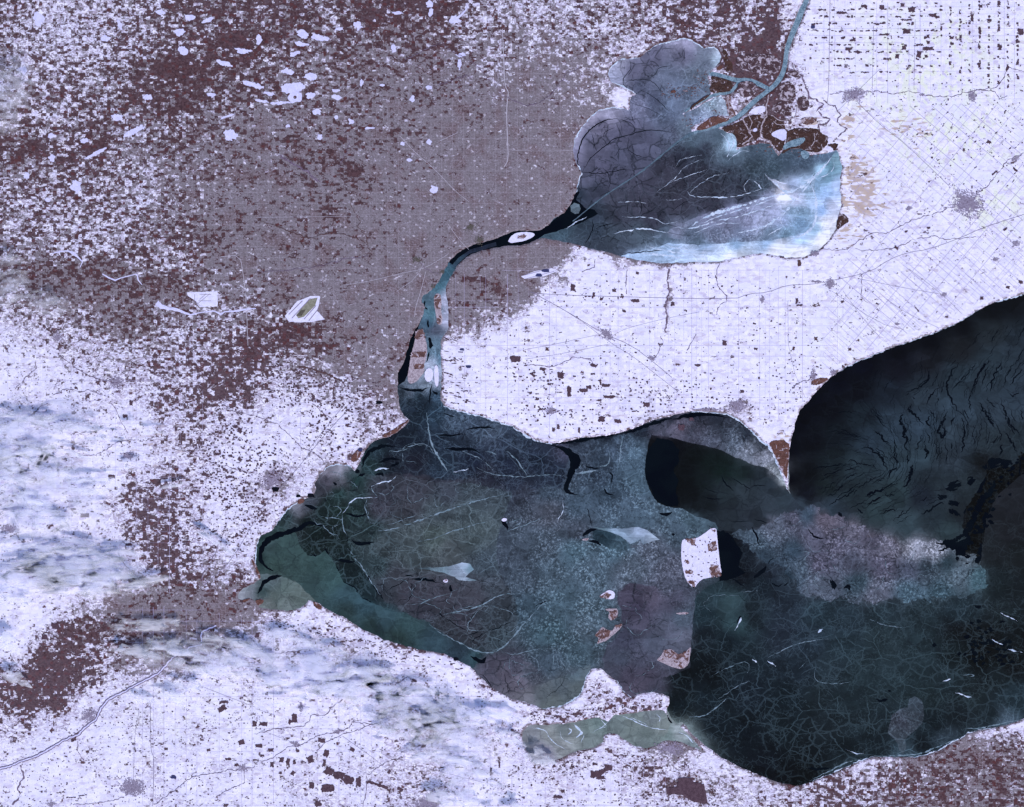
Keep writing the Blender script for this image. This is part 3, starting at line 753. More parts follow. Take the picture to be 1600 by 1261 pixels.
region("blue-grey brash ice in the lower strait between the islands", "river ice", [(690,400),(712,418),(704,440),(700,460),(705,530),(694,628),(640,628),(618,624),(618,604),(632,596),(650,560),(655,500),(655,455),(680,445)],
  [(698,428,(70,110,130),.3,.2,.2),(685,450,(72,112,130),.3,.2,.2),(672,472,(80,110,128),.4,.3,.3),(675,490,(84,124,142),.4,.2,.2),(672,505,(70,100,122),.4,.3,.3),(680,515,(78,88,108),.4,.3,.3),(680,535,(92,118,138),.5,.3,.4),(676,550,(100,128,150),.5,.3,.4),(683,560,(88,122,146),.5,.3,.3),(672,570,(150,160,185),.5,.2,.4),(680,590,(150,160,188),.5,.2,.4),(660,590,(130,145,168),.5,.2,.4),(665,600,(118,135,155),.5,.2,.4),(640,605,(96,112,130),.5,.3,.4),(655,618,(36,54,68),.9,.4,.4),(630,612,(44,58,70),.8,.4,.3),(680,618,(56,80,100),.7,.4,.4),(696,470,(170,175,205),.3,0,.2),(696,500,(170,175,205),.3,0,.2)], rough=0.6)
# --- southern lake (later fields win where outlines overlap)
region("mottled blue-grey brash ice across the middle of the lower lake", "lake ice", [(600,622),(1300,622),(1300,1150),(700,1130),(600,1000)],
  [(900,710,(58,72,88),.8,.4,.6),(960,700,(64,82,100),.8,.3,.6),(990,720,(76,100,118),.8,.3,.6),(940,740,(50,66,82),.9,.4,.6),(1000,750,(72,96,112),.8,.3,.6),(960,770,(58,78,94),.8,.4,.7),(820,760,(50,58,72),.8,.5,.5),(860,770,(54,70,84),.8,.4,.7),(900,790,(66,86,102),.7,.3,.7),(980,790,(78,100,118),.7,.3,.7),(1040,800,(76,98,114),.7,.3,.7),(1000,810,(72,94,110),.7,.3,.7),(1080,815,(74,98,112),.7,.3,.7),(1060,830,(70,90,105),.6,.3,.7),(860,800,(78,88,102),.5,.3,.5),(850,850,(70,86,100),.6,.3,.8),(900,830,(66,78,92),.5,.3,.6),(900,860,(72,98,112),.6,.3,.8),
   (960,860,(78,104,120),.6,.3,.8),(1020,860,(82,94,110),.5,.3,.9),(1050,890,(80,88,104),.4,.3,.8),(980,890,(88,104,120),.5,.3,1),(920,890,(80,102,118),.6,.3,1),(860,900,(72,92,106),.6,.3,.8),(820,900,(66,82,96),.5,.4,.6),(880,940,(72,96,110),.6,.3,.9),(930,950,(76,98,112),.6,.3,.9),(830,950,(62,84,98),.6,.3,.7),(860,990,(66,92,104),.5,.3,.8),(920,980,(78,98,112),.5,.3,.9),(900,1020,(64,86,98),.5,.3,.7),(860,1030,(64,82,96),.5,.3,.7),(1040,920,(76,84,100),.5,.4,.7),(800,870,(64,78,92),.5,.4,.5)], rough=1)
region("dark navy ice laced with pale veins below the strait mouth", "lake ice", [(600,624),(700,618),(800,650),(880,692),(892,705),(885,730),(876,762),(845,762),(800,765),(770,752),(735,748),(700,752),(660,742),(620,738),(575,742),(556,738),(560,700),(590,680),(620,660)],
  [(660,640,(28,44,58),.8,.5,.3),(640,640,(34,48,62),.7,.4,.2),(680,645,(44,66,84),.9,.4,.5),(710,655,(62,80,98),.9,.4,.7),(740,665,(58,74,92),.9,.4,.7),(770,672,(66,82,100),.8,.4,.6),(800,690,(46,60,78),.8,.4,.5),(780,700,(44,56,74),.9,.5,.6),(720,690,(40,54,70),.9,.6,.7),(690,690,(30,44,60),1,.5,.5),(650,690,(26,38,52),.7,.4,.2),(620,690,(24,34,48),.6,.4,.2),(590,705,(34,52,62),.7,.4,.2),(575,725,(36,58,62),.7,.4,.2),(610,720,(22,30,42),.6,.4,.2),(650,715,(32,38,52),.5,.4,.1),(690,725,(36,52,68),.9,.4,.4),(740,720,(26,36,54),1,.5,.5),(790,725,(30,40,58),1,.5,.6),(840,720,(30,42,60),.9,.5,.5),(870,740,(36,48,66),.9,.4,.5),(820,750,(38,48,64),.9,.4,.5),(760,742,(38,44,58),.9,.4,.4),(850,700,(44,56,74),.7,.4,.4),(880,700,(62,68,88),.4,.4,.2)], rough=2.5)
region("purple-grey plated ice in the western basin of the lower lake", "lake ice", [(545,762),(560,742),(640,746),(700,754),(760,757),(800,772),(790,800),(775,850),(780,895),(800,930),(812,965),(800,1000),(770,1022),(745,1020),(720,1005),(685,987),(655,968),(630,955),(600,936),(585,915),(570,897),(548,870),(540,835),(535,800)],
  [(600,770,(58,58,70),.4,.5,.1),(650,765,(62,62,74),.4,.5,.1),(590,790,(60,58,70),.4,.5,.1),(640,795,(60,60,70),.4,.5,.1),(700,770,(60,64,76),.5,.5,.2),(740,775,(62,70,80),.6,.4,.3),(560,780,(40,54,58),.5,.5,.1),(560,800,(32,46,48),.7,.5,.2),(580,830,(36,48,52),.8,.5,.3),(680,800,(66,74,82),.5,.4,.3),(730,800,(70,80,88),.5,.3,.3),(640,830,(68,76,82),.4,.4,.4),(600,850,(58,66,72),.6,.5,.4),(680,840,(72,82,84),.4,.3,.4),(740,835,(72,82,88),.4,.3,.3),(700,860,(74,80,86),.4,.3,.3),(640,870,(62,70,76),.6,.4,.4),(590,885,(44,56,62),.8,.5,.4),(620,900,(62,64,74),.6,.5,.2),(760,880,(62,72,84),.5,.4,.4),
   (600,920,(54,58,68),.5,.6,.1),(640,925,(62,60,72),.3,.6,.1),(690,925,(64,62,74),.3,.6,.1),(740,930,(68,68,80),.3,.5,.1),(770,920,(66,72,84),.4,.5,.2),(660,955,(58,58,70),.5,.6,.1),(720,965,(60,58,70),.5,.6,.1),(770,965,(56,62,72),.5,.6,.2),(740,995,(54,56,66),.6,.7,.2),(700,980,(56,58,68),.5,.6,.2),(780,1000,(58,68,78),.6,.5,.3)], rough=3)
region("dark green-black broken ice along the western shore", "lake ice", [(380,850),(420,800),(480,750),(500,700),(560,700),(566,735),(548,765),(538,800),(542,840),(550,870),(572,899),(586,917),(601,938),(625,957),(600,953),(566,934),(554,920),(535,908),(526,885),(511,858),(495,868),(478,868),(466,850),(461,830),(411,844)],
  [(510,735,(128,128,145),.2,.1,.1),(530,732,(140,142,160),.2,.1,.1),(510,750,(84,86,100),.2,.2,.1),(530,750,(86,92,102),.3,.3,.1),(500,762,(60,66,76),.3,.4,.1),(545,740,(60,78,84),.4,.4,.1),(555,750,(36,60,62),.5,.4,.1),(530,770,(34,58,58),.6,.4,.1),(515,785,(28,46,46),.9,.5,.2),(500,800,(22,38,38),.8,.5,.2),(530,800,(26,44,42),.8,.5,.2),(480,785,(70,80,92),.4,.3,.2),(465,790,(120,125,140),.3,.2,.1),(450,805,(40,58,62),.7,.4,.2),(430,830,(48,72,72),.5,.3,.1),(405,850,(40,62,62),.3,.4,.1),(480,815,(14,28,28),.7,.5,.1),(500,830,(16,30,30),.9,.5,.2),(490,850,(18,32,32),.9,.5,.2),(520,840,(20,34,34),.9,.5,.2),(535,870,(24,40,42),.9,.5,.3),(550,895,(22,38,42),.9,.5,.3),(575,925,(28,46,52),.9,.5,.3)], rough=2.5)
region("smooth teal ice sheet in the south-west bay", "lake ice", [(370,845),(411,845),(440,836),(461,832),(466,850),(479,868),(495,869),(511,859),(526,886),(535,909),(554,919),(566,933),(600,952),(640,962),(670,972),(685,987),(720,1005),(744,1018),(738,1050),(600,1015),(500,970),(370,960)],
  [(420,855,(54,80,82),.15,.2,.05),(405,870,(32,54,54),.1,.2,.05),(440,860,(52,80,80),.2,.3,.1),(460,870,(48,74,74),.2,.3,.1),(430,880,(48,74,72),.2,.3,.1),(470,890,(48,74,74),.3,.2,.1),(500,890,(50,80,80),.4,.1,.1),(520,905,(52,84,86),.3,.1,.1),(490,910,(46,72,74),.3,.3,.1),(540,930,(48,78,86),.3,.1,.1),(570,945,(50,82,92),.3,.1,.1),(600,965,(46,74,82),.3,.1,.1),(640,980,(44,72,76),.3,.2,.1),(680,1000,(44,70,80),.3,.2,.1),(720,1020,(38,58,70),.3,.3,.1),(580,975,(34,56,58),.3,.3,.1),(620,998,(36,58,58),.3,.3,.1),(540,955,(36,58,60),.3,.2,.1),(740,1028,(40,66,74),.6,.3,.2)], rough=2.0)
region("pale grey-green ice in the river-mouth bay", "lake ice", [(360,910),(404,898),(416,896),(440,900),(462,908),(474,920),(484,930),(500,945),(480,962),(360,965)],
  [(390,918,(110,120,128),.3,.1,.1),(380,930,(130,136,146),.3,.1,.1),(415,910,(78,94,98),.3,.2,.1),(430,908,(76,90,94),.3,.2,.1),(410,925,(54,72,74),.3,.2,.1),(440,915,(76,92,90),.3,.2,.1),(430,935,(84,98,96),.2,.3,.1),(460,935,(84,98,96),.3,.3,.1),(450,948,(96,108,108),.2,.3,.1),(420,945,(102,112,112),.2,.2,.1)], rough=1.5)
region("smooth grey fast ice tucked into the southern shore", "lake ice", [(738,1045),(750,1028),(775,1030),(800,1025),(830,1035),(845,1060),(838,1072),(870,1060),(900,1052),(922,1038),(930,1060),(915,1115),(790,1110)],
  [(765,1045,(74,74,90),.3,.5,.1),(790,1050,(84,82,98),.2,.6,.1),(810,1070,(96,94,110),.15,.6,.1),(800,1040,(70,72,88),.4,.5,.2),(830,1055,(70,76,90),.4,.4,.3),(820,1088,(110,112,124),.1,.3,.05),(850,1085,(88,98,106),.1,.3,.05),(880,1070,(86,98,108),.1,.3,.1),(900,1075,(90,102,108),.1,.3,.05),(860,1100,(92,102,106),.1,.2,.05),(895,1055,(76,92,104),.3,.2,.3)], rough=2)
region("slate-grey ice among the southern islands", "lake ice", [(965,925),(985,912),(1020,915),(1050,925),(1075,915),(1090,925),(1085,960),(1080,1000),(1078,1045),(1040,1060),(1034,1090),(985,1096),(968,1075),(945,1052),(940,1030),(950,1005),(975,985),(970,955)],
  [(985,930,(72,72,90),.3,.5,.2),(1020,935,(84,84,102),.3,.5,.3),(1000,950,(62,62,80),.3,.6,.1),(1050,945,(76,80,98),.4,.4,.3),(1000,975,(76,78,96),.2,.6,.1),(1040,980,(84,92,110),.3,.4,.1),(1065,965,(76,92,108),.4,.3,.3),(980,1000,(64,70,88),.3,.5,.1),(1020,1005,(80,90,108),.3,.3,.2),(1065,1000,(92,100,118),.3,.3,.1),(1000,1030,(76,82,100),.3,.4,.2),(970,1030,(66,76,92),.4,.4,.3),(980,1055,(76,76,94),.2,.5,.1),(1010,1060,(80,80,98),.2,.4,.1),(990,1080,(88,86,104),.2,.4,.1),(1025,1072,(72,76,92),.3,.4,.1),(960,1050,(72,78,94),.3,.4,.2)], rough=2)
region("broken grey shore ice inside the pointed eastern cape", "lake ice", [(880,694),(930,686),(960,683),(990,677),(1018,672),(1020,679),(1050,685),(1072,690),(1100,697),(1125,703),(1142,713),(1170,723),(1200,733),(1222,752),(1236,772),(1238,740),(1200,640),(1050,620),(880,660)],
  [(900,690,(22,30,44),.5,.4,.2),(950,684,(24,32,46),.5,.4,.2),(1000,672,(26,34,48),.5,.4,.2),(1030,662,(60,64,80),.3,.5,.2),(1060,665,(100,98,118),.2,.5,.2),(1035,675,(78,80,98),.3,.5,.2),(1090,665,(66,68,84),.4,.7,.3),(1050,652,(32,36,50),.5,.5,.2),(1090,650,(28,32,46),.5,.5,.2),(1120,652,(40,46,60),.5,.5,.3),(1080,680,(62,64,80),.4,.6,.3),(1110,685,(66,72,88),.6,.6,.7),(1130,670,(50,56,70),.6,.7,.7),(1150,690,(74,84,100),.6,.6,1),(1165,680,(30,36,48),.5,.7,.7),(1170,705,(100,108,124),.5,.6,1),(1190,715,(110,116,132),.5,.6,1),(1190,695,(50,56,68),.5,.6,.8),(1210,735,(120,128,140),.5,.4,.9),(1205,710,(110,114,130),.4,.4,.6),(1222,752,(140,150,160),.4,.2,.5)], rough=2)
region("thin dark teal new ice east of the black polynya", "lake ice", [(1018,678),(1050,685),(1072,690),(1100,697),(1125,703),(1142,713),(1170,723),(1200,733),(1222,752),(1234,770),(1250,784),(1266,792),(1236,800),(1212,812),(1190,822),(1160,830),(1140,836),(1122,828),(1118,816),(1085,806),(1068,795),(1040,791),(1027,785),(1015,765),(1008,745),(1008,718)],
  [(1030,700,(6,9,16),.05,0,0),(1060,700,(6,10,18),.05,0,0),(1030,750,(4,7,13),.05,0,0),(1045,780,(5,8,14),.05,0,0),(1075,735,(7,13,18),.05,0,0),(1080,770,(9,15,20),.05,0,0),(1085,710,(8,16,19),.05,.1,0),(1110,720,(12,24,25),.05,.1,0),(1100,750,(18,30,33),.05,.2,0),(1130,735,(16,34,33),.05,.2,0),(1105,785,(22,32,38),.1,.3,0),(1130,770,(36,50,56),.05,.4,0),(1160,740,(26,42,44),.05,.3,0),(1160,770,(46,60,68),.05,.4,0),(1140,800,(40,52,60),.05,.4,0),(1190,745,(40,54,62),.05,.3,0),(1200,780,(50,64,74),.05,.3,0),(1180,810,(46,58,68),.05,.3,0),(1225,780,(50,66,76),.05,.1,0),(1205,760,(44,58,68),.05,.2,0),(1250,790,(50,64,76),.1,.1,0)], rough=1)
region("black open polynya beside the pointed cape", "water", [(1014,700),(1026,684),(1050,690),(1062,702),(1060,722),(1052,735),(1060,752),(1056,770),(1062,784),(1058,791),(1040,790),(1028,784),(1016,765),(1009,745),(1009,720)], [], kind='open', rough=1.5)

region("dark teal veined ice filling the south-east of the lower lake", "lake ice", [(1120,826),(1150,832),(1175,845),(1180,860),(1230,865),(1260,900),(1350,910),(1500,905),(1540,870),(2450,850),(2450,1300),(1200,1300),(1050,1140),(1030,1110),(1034,1060),(1078,1045),(1080,1000),(1088,930),(1128,903)],
  [(1140,860,(8,14,24),.3,.2,.1),(1165,860,(20,30,40),.3,.3,.1),(1160,895,(14,22,32),.4,.4,.1),(1200,890,(36,48,60),.4,.4,.2),(1190,910,(26,40,50),.5,.5,.2),(1110,935,(44,66,74),.3,.2,.1),(1140,945,(50,74,80),.2,.1,.05),(1150,975,(46,70,76),.2,.1,.05),(1100,960,(30,50,58),.5,.3,.2),(1175,960,(28,42,50),.4,.3,.1),(1100,990,(22,34,42),.6,.4,.1),(1140,1000,(20,34,42),.6,.4,.1),(1090,1030,(14,24,30),.7,.4,.1),(1070,1060,(12,22,28),.7,.4,.1),(1110,1050,(10,18,24),.7,.4,.1),(1160,1040,(22,36,44),.7,.2,.1),(1060,1100,(14,26,32),.6,.3,.1),(1110,1090,(20,34,42),.7,.2,.1),(1170,1080,(22,34,44),.8,.2,.1),(1120,1130,(18,30,38),.8,.2,.1),(1160,1150,(12,22,30),.8,.2,.1),(1200,1190,(12,20,28),.7,.2,.1),(1230,1215,(8,14,20),.6,.2,.1),
   (1230,950,(36,50,62),.5,.3,.2),(1220,990,(34,46,58),.6,.3,.2),(1280,960,(40,60,70),.6,.3,.2),(1260,1000,(38,54,66),.6,.3,.15),(1320,970,(40,58,68),.5,.3,.2),(1320,1010,(36,54,62),.6,.2,.2),(1380,960,(38,56,64),.5,.3,.2),(1380,1000,(40,58,64),.5,.2,.2),(1440,960,(32,48,54),.5,.3,.2),(1440,1010,(36,54,60),.5,.3,.2),(1500,955,(36,54,62),.5,.3,.2),(1500,985,(14,20,24),.6,.3,.2),(1540,1000,(9,13,16),.7,.2,.2),(1530,1025,(7,11,13),.8,.2,.2),(1490,1020,(20,32,36),.7,.3,.2),(1580,990,(16,24,28),.6,.3,.2),(1580,1040,(12,18,20),.7,.2,.3),(1560,1060,(22,34,38),.7,.2,.2),(1570,960,(26,38,42),.5,.3,.2),
   (1250,1050,(30,44,54),.7,.2,.2),(1300,1050,(36,52,60),.6,.2,.15),(1350,1050,(36,54,60),.5,.2,.2),(1420,1050,(36,54,60),.5,.2,.2),(1480,1060,(32,48,54),.6,.2,.2),(1230,1090,(22,36,44),.8,.2,.2),(1280,1090,(30,44,50),.7,.2,.15),(1340,1095,(32,48,54),.6,.2,.2),(1450,1090,(30,46,50),.5,.2,.2),(1520,1090,(30,44,48),.6,.2,.2),(1580,1090,(34,52,60),.6,.2,.2),(1230,1140,(18,30,36),.8,.2,.1),(1290,1140,(26,38,44),.8,.2,.1),(1350,1130,(28,42,48),.7,.2,.2),(1370,1160,(20,32,38),.7,.2,.2),(1460,1130,(22,36,42),.6,.2,.1),(1500,1120,(24,36,42),.5,.2,.1),(1440,1165,(14,24,30),.5,.2,.1),(1270,1180,(16,26,32),.8,.2,.1),(1260,1210,(8,14,18),.6,.1,.1),(1320,1175,(20,32,38),.7,.2,.2),(1550,1120,(26,40,46),.5,.2,.1),(1600,1100,(34,52,60),.5,.2,.1),(1700,1000,(24,36,42),.5,.2,.1),
   (1330,1195,(40,56,64),.8,.2,.3),(1420,1179,(60,82,94),.7,.1,.3),(1480,1155,(46,62,72),.6,.2,.3),(1570,1128,(70,90,104),.6,.1,.3)], rough=2)
region("black water in the lee of the large snowy island", "water", [(1121,829),(1130,828),(1142,838),(1154,850),(1160,866),(1154,885),(1164,893),(1150,904),(1136,908),(1124,906),(1124,880)], [], kind='open', rough=2)
region("thin slate ice split by jagged black leads in the north-east", "lake ice", [(1232,640),(1300,560),(1600,430),(2450,250),(2450,760),(1600,715),(1570,735),(1545,735),(1520,780),(1505,800),(1520,830),(1505,846),(1470,846),(1440,855),(1416,870),(1400,862),(1370,847),(1340,834),(1300,816),(1266,800),(1250,790),(1233,768)],
  [(1236,700,(3,5,16),0,0,0),(1236,750,(3,5,16),0,0,0),(1245,660,(3,5,16),0,0,0),(1270,630,(4,6,18),0,0,0),(1310,595,(4,6,18),0,0,0),(1350,572,(5,7,20),0,0,0),(1400,552,(6,8,18),0,0,0),(1450,535,(6,9,18),0,0,0),(1500,513,(8,11,18),0,0,0),(1550,485,(10,14,20),0,0,0),(1590,472,(14,18,24),0,0,0),(1270,690,(6,9,18),.1,.1,0),(1265,740,(7,11,18),.1,.1,0),(1260,770,(12,16,26),.1,.1,0),(1300,640,(7,10,20),.1,.1,0),(1340,610,(8,11,22),.1,.1,0),(1400,580,(16,19,30),.05,.1,0),(1450,560,(22,26,34),.05,.1,0),(1500,545,(28,33,39),.05,.1,0),(1550,520,(30,38,44),.05,.1,0),
   (1310,680,(14,22,30),.1,.6,0),(1300,720,(20,30,36),.1,.6,0),(1290,760,(22,32,36),.1,.5,0),(1340,650,(20,30,38),.1,.6,0),(1390,610,(24,33,44),.05,.3,0),(1360,690,(36,50,62),.05,.3,0),(1340,730,(36,50,58),.05,.4,0),(1330,770,(34,47,54),.05,.4,0),(1400,670,(46,62,76),.05,.2,0),(1440,620,(38,50,60),.05,.3,0),(1440,660,(46,62,76),.05,.2,0),(1500,590,(40,54,64),.05,.3,0),(1500,640,(48,64,77),.05,.2,0),(1550,570,(42,56,66),.05,.3,0),(1590,540,(38,50,60),.05,.3,0),(1560,640,(46,60,72),.05,.2,0),(1590,620,(44,58,70),.05,.3,0),(1500,680,(46,60,71),.05,.3,0),(1550,690,(38,50,58),.2,.3,.1),(1590,690,(36,48,56),.2,.3,.1),(1400,720,(44,60,70),.05,.2,0),(1440,720,(44,60,70),.05,.2,0),(1480,720,(42,54,64),.1,.3,.1),(1400,770,(40,56,62),.05,.3,0),(1450,740,(30,40,48),.1,.3,.1),(1440,775,(24,32,42),.1,.3,.1),(1480,760,(38,50,58),.1,.3,.1),(1370,800,(42,58,64),.05,.3,0),(1420,820,(46,62,70),.05,.1,0),(1460,810,(34,46,54),.1,.3,.1),(1480,830,(44,60,66),.05,.2,0),(1510,760,(30,40,46),.1,.3,.1),(1500,800,(28,36,42),.1,.3,.1),(1300,795,(44,58,70),.1,.2,0),(1540,720,(14,18,22),.2,.3,.2),(1700,600,(40,54,64),.05,.3,0)], rough=1)
region("black leads and loose floes along the eastern shear zone", "lake ice", [(1700,690),(1600,712),(1572,730),(1545,733),(1530,760),(1515,790),(1506,820),(1512,850),(1500,870),(1520,880),(1534,850),(1540,810),(1556,775),(1574,760),(1600,742),(1700,720)],
  [(1560,745,(6,8,9),.3,0,.3),(1530,800,(6,8,9),.2,0,.3),(1515,855,(5,7,8),.2,0,.2),(1590,728,(10,13,15),.3,0,.3)], rough=6)
region("smooth charcoal ice against the eastern edge of the lower lake", "lake ice", [(1700,715),(1600,740),(1575,758),(1556,778),(1541,812),(1535,850),(1530,900),(1535,938),(1700,940),(2450,900),(2450,700)],
  [(1570,790,(34,40,46),.1,.1,0),(1580,830,(30,36,41),.3,.1,0),(1555,860,(26,33,37),.3,.1,.05),(1590,870,(25,33,36),.3,.1,0),(1560,910,(24,36,40),.4,.2,.1),(1590,920,(22,32,36),.4,.2,.1),(1700,850,(28,36,40),.2,.1,0)], rough=2)
region("rough lilac-grey rubble ice belt south-east of the cape", "lake ice", [(1196,818),(1212,812),(1236,800),(1268,792),(1300,803),(1340,823),(1370,836),(1400,851),(1416,860),(1440,845),(1470,848),(1490,858),(1520,868),(1536,890),(1538,920),(1515,938),(1480,934),(1440,940),(1400,932),(1350,941),(1300,932),(1258,932),(1240,912),(1225,888),(1190,880),(1178,860),(1160,845),(1140,836),(1165,830)],
  [(1210,820,(96,104,120),.5,.5,.8),(1240,812,(76,76,90),.5,.6,.5),(1260,805,(60,74,88),.3,.3,.2),(1290,812,(100,94,108),.3,.4,.2),(1330,830,(92,90,104),.5,.6,.6),(1270,840,(84,84,100),.6,.6,.7),(1310,850,(84,82,98),.6,.6,.8),(1360,845,(80,78,92),.6,.6,.9),(1390,855,(96,94,108),.7,.6,1),(1430,855,(130,134,150),.6,.5,.9),(1460,862,(120,124,138),.6,.5,.9),(1240,860,(48,62,74),.4,.4,.3),(1250,890,(64,76,88),.6,.5,.6),(1280,880,(78,76,92),.6,.6,.7),(1330,880,(72,74,88),.6,.6,.7),(1380,885,(82,80,96),.6,.6,.8),(1420,890,(64,68,82),.6,.6,.8),(1450,885,(54,66,76),.5,.5,.5),(1480,880,(46,62,70),.5,.5,.4),(1510,870,(80,90,98),.6,.5,.8),(1500,900,(78,92,102),.6,.5,.9),(1530,905,(64,88,96),.5,.4,.5),(1230,905,(44,60,72),.5,.5,.4),(1280,915,(82,90,104),.6,.6,.8),(1340,910,(54,70,80),.5,.5,.4),(1370,925,(88,92,106),.6,.5,.9),(1420,925,(64,84,96),.6,.5,.8),(1470,925,(58,78,88),.6,.5,.7),(1190,870,(50,64,76),.4,.4,.4),(1180,850,(66,80,92),.5,.5,.7)], rough=7)
region("white windblown ice plume behind the tiny red islet", "ice plume", [(650,887),(680,887),(700,885),(722,879),(735,881),(741,890),(733,896),(728,902),(745,907),(727,908),(717,907),(710,901),(695,896),(672,891)], [(690,889,(118,142,160),.3,0,.1),(715,888,(150,168,194),.2,0,.05),(725,884,(160,178,206),.2,0,.05),(735,887,(110,140,160),.2,0,.1),(722,900,(150,166,190),.2,0,.1),(660,888,(84,104,118),.3,0,.1),(740,907,(96,116,132),.3,0,.1)], rough=0.6)
region("white windblown ice plume west of the large snowy island", "ice plume", [(926,824),(950,826),(980,825),(998,823),(1012,829),(1020,835),(1031,843),(1018,847),(1005,851),(1000,843),(985,850),(972,838),(955,831)], [(935,825,(96,120,136),.3,0,.1),(970,830,(130,152,178),.2,0,.05),(1000,832,(154,172,202),.2,0,.05),(1020,842,(160,178,204),.2,0,.05),(1000,848,(110,130,152),.3,0,.1)], rough=0.6)
region("dark teal thin ice beside the pale plume", "lake ice", [(926,826),(954,831),(972,839),(985,851),(1000,852),(990,856),(975,860),(955,858),(940,850),(926,842)], [(945,838,(34,52,64),.5,.3,.1),(975,853,(54,74,88),.5,.2,.2),(995,852,(62,70,84),.4,.3,.2)], rough=0.8)
region("pale broken floe shaped like an hourglass near the southern shore", "ice floe", [(1420,1093),(1428,1089),(1438,1091),(1443,1098),(1443,1106),(1444,1118),(1440,1130),(1432,1140),(1420,1148),(1414,1156),(1416,1168),(1410,1178),(1404,1172),(1402,1162),(1396,1152),(1388,1146),(1389,1132),(1394,1116),(1405,1108),(1418,1106)], [(1430,1098,(66,82,94),.8,.3,.6),(1405,1130,(60,68,80),.8,.3,.5),(1430,1120,(56,68,78),.8,.3,.5),(1398,1145,(72,86,98),.8,.3,.6),(1410,1168,(76,94,106),.8,.2,.6)], rough=1.2)
region("pale green ice sheet in the western half of the southern bay", "bay ice", [(800,1120),(900,1124),(935,1116),(946,1127),(950,1140),(944,1165),(880,1195),(800,1200)],
  [(830,1145,(120,132,140),.1,.2,.05),(860,1150,(128,142,144),.1,.2,.05),(880,1145,(112,130,134),.1,.2,.05),(895,1150,(130,146,148),.1,.1,.05),(920,1140,(108,130,130),.2,.2,.1),(925,1155,(116,136,138),.1,.2,.05),(850,1175,(122,128,146),.1,.1,.05),(880,1165,(136,150,154),.1,.1,.05),(935,1130,(100,124,124),.2,.2,.1)], rough=0.8)
region("pale green ice sheet in the eastern half of the southern bay", "bay ice", [(947,1124),(955,1112),(1040,1104),(1049,1122),(1060,1134),(1045,1150),(1030,1168),(1000,1175),(950,1150)],
  [(965,1130,(104,124,126),.2,.2,.05),(990,1125,(116,136,136),.1,.2,.05),(1020,1120,(118,136,142),.2,.2,.05),(985,1145,(110,130,130),.1,.2,.05),(1010,1150,(100,120,120),.1,.3,.05),(1035,1135,(118,136,136),.2,.2,.05),(1005,1160,(100,118,120),.2,.2,.05)], rough=0.8)
region("narrow pale ice lagoon behind the long curved sandspit", "bay ice", [(1049,1124),(1056,1132),(1066,1128),(1082,1147),(1110,1176),(1095,1178),(1060,1164),(1028,1168),(1042,1150)], [(1062,1145,(128,146,150),.2,.1,.05),(1085,1165,(110,130,136),.1,.2,.05),(1045,1152,(100,122,122),.2,.2,.05)], rough=0.5)

# ---- cracks and leads: ribbons cut right through the ice down to the water
CRACKS = []
def crack(pts, w=1.0, zig=0.8, step=3.0):
    r = arc_resample(smooth_open([p if len(p) > 2 else (p[0], p[1], w) for p in pts], 1), step)
    sd_ = len(CRACKS) * 1.37
    n = len(r)
    out = []
    for i, (x, y, ww) in enumerate(r):
        tap = min(1.0, 0.25 + 4.0 * min(i, n - 1 - i) / n)
        out.append((x + zig * (2.4 * n2(x, y, 6.0, sd_) + 1.8 * n2(x, y, 2.2, sd_ + 2)), y + zig * (2.4 * n2(x, y, 6.0, sd_ + 5) + 1.8 * n2(x, y, 2.2, sd_ + 7)), max(0.25, ww * tap * (1 + 0.5 * n2(x, y, 5.0, sd_ + 9)))))
    CRACKS.append(ribbon_poly(out))
c3 = lambda *p: T(2, 0, p)
for q, w in [(c3((430,1085),(408,1000),(420,920),(450,850),(510,790),(580,750),(660,740)),1.9),(c3((660,740),(740,765),(770,800),(760,830)),.9),(c3((440,1075),(480,1000),(530,950),(590,910),(640,860),(720,850),(790,820),(900,810),(1010,830)),1.3),
             (c3((530,950),(510,890),(500,840)),.9),(c3((730,860),(720,930),(760,960),(840,990)),1.0),(c3((640,980),(680,920)),.8),(c3((430,1075),(520,1085),(600,1080),(700,1060),(770,1070)),1.1),(c3((735,690),(770,780)),.8),
             (c3((735,375),(745,430),(720,460),(690,500),(700,540),(780,590)),1.0),(c3((690,500),(760,500),(850,495),(900,530),(950,590)),1.0),(c3((850,495),(900,460),(920,420),(1000,410)),.8),(c3((810,410),(900,405),(920,420)),.6),(c3((1080,300),(1080,385)),.8),(c3((870,350),(900,310),(1020,300)),.6),
             (c3((600,1080),(620,1150)),.8),(c3((525,1085),(520,1140)),.6),(c3((570,860),(580,820),(640,800)),.7),(c3((680,770),(690,840)),.6),(c3((800,560),(880,600),(990,700)),.8),(c3((740,640),(860,680),(960,740)),.6)]:
    crack(q, w, 0.5)
c33 = lambda *p: CR(840, 180, 3.2, p)
for q, w in [(c33((510,400),(520,460),(515,500)),.9),(c33((275,520),(280,560),(255,620),(240,640)),1.6),(c33((670,480),(720,440),(780,420)),.8),(c33((640,540),(700,560)),.8),(c33((450,440),(450,490)),.8),(c33((300,560),(380,540)),1.2),(c33((430,690),(540,685),(620,675)),1.4),(c33((400,580),(560,560),(700,600),(800,600)),.5),(c33((1390,290),(1370,320),(1365,350)),1.0)]:
    crack(q, w, 0.6)
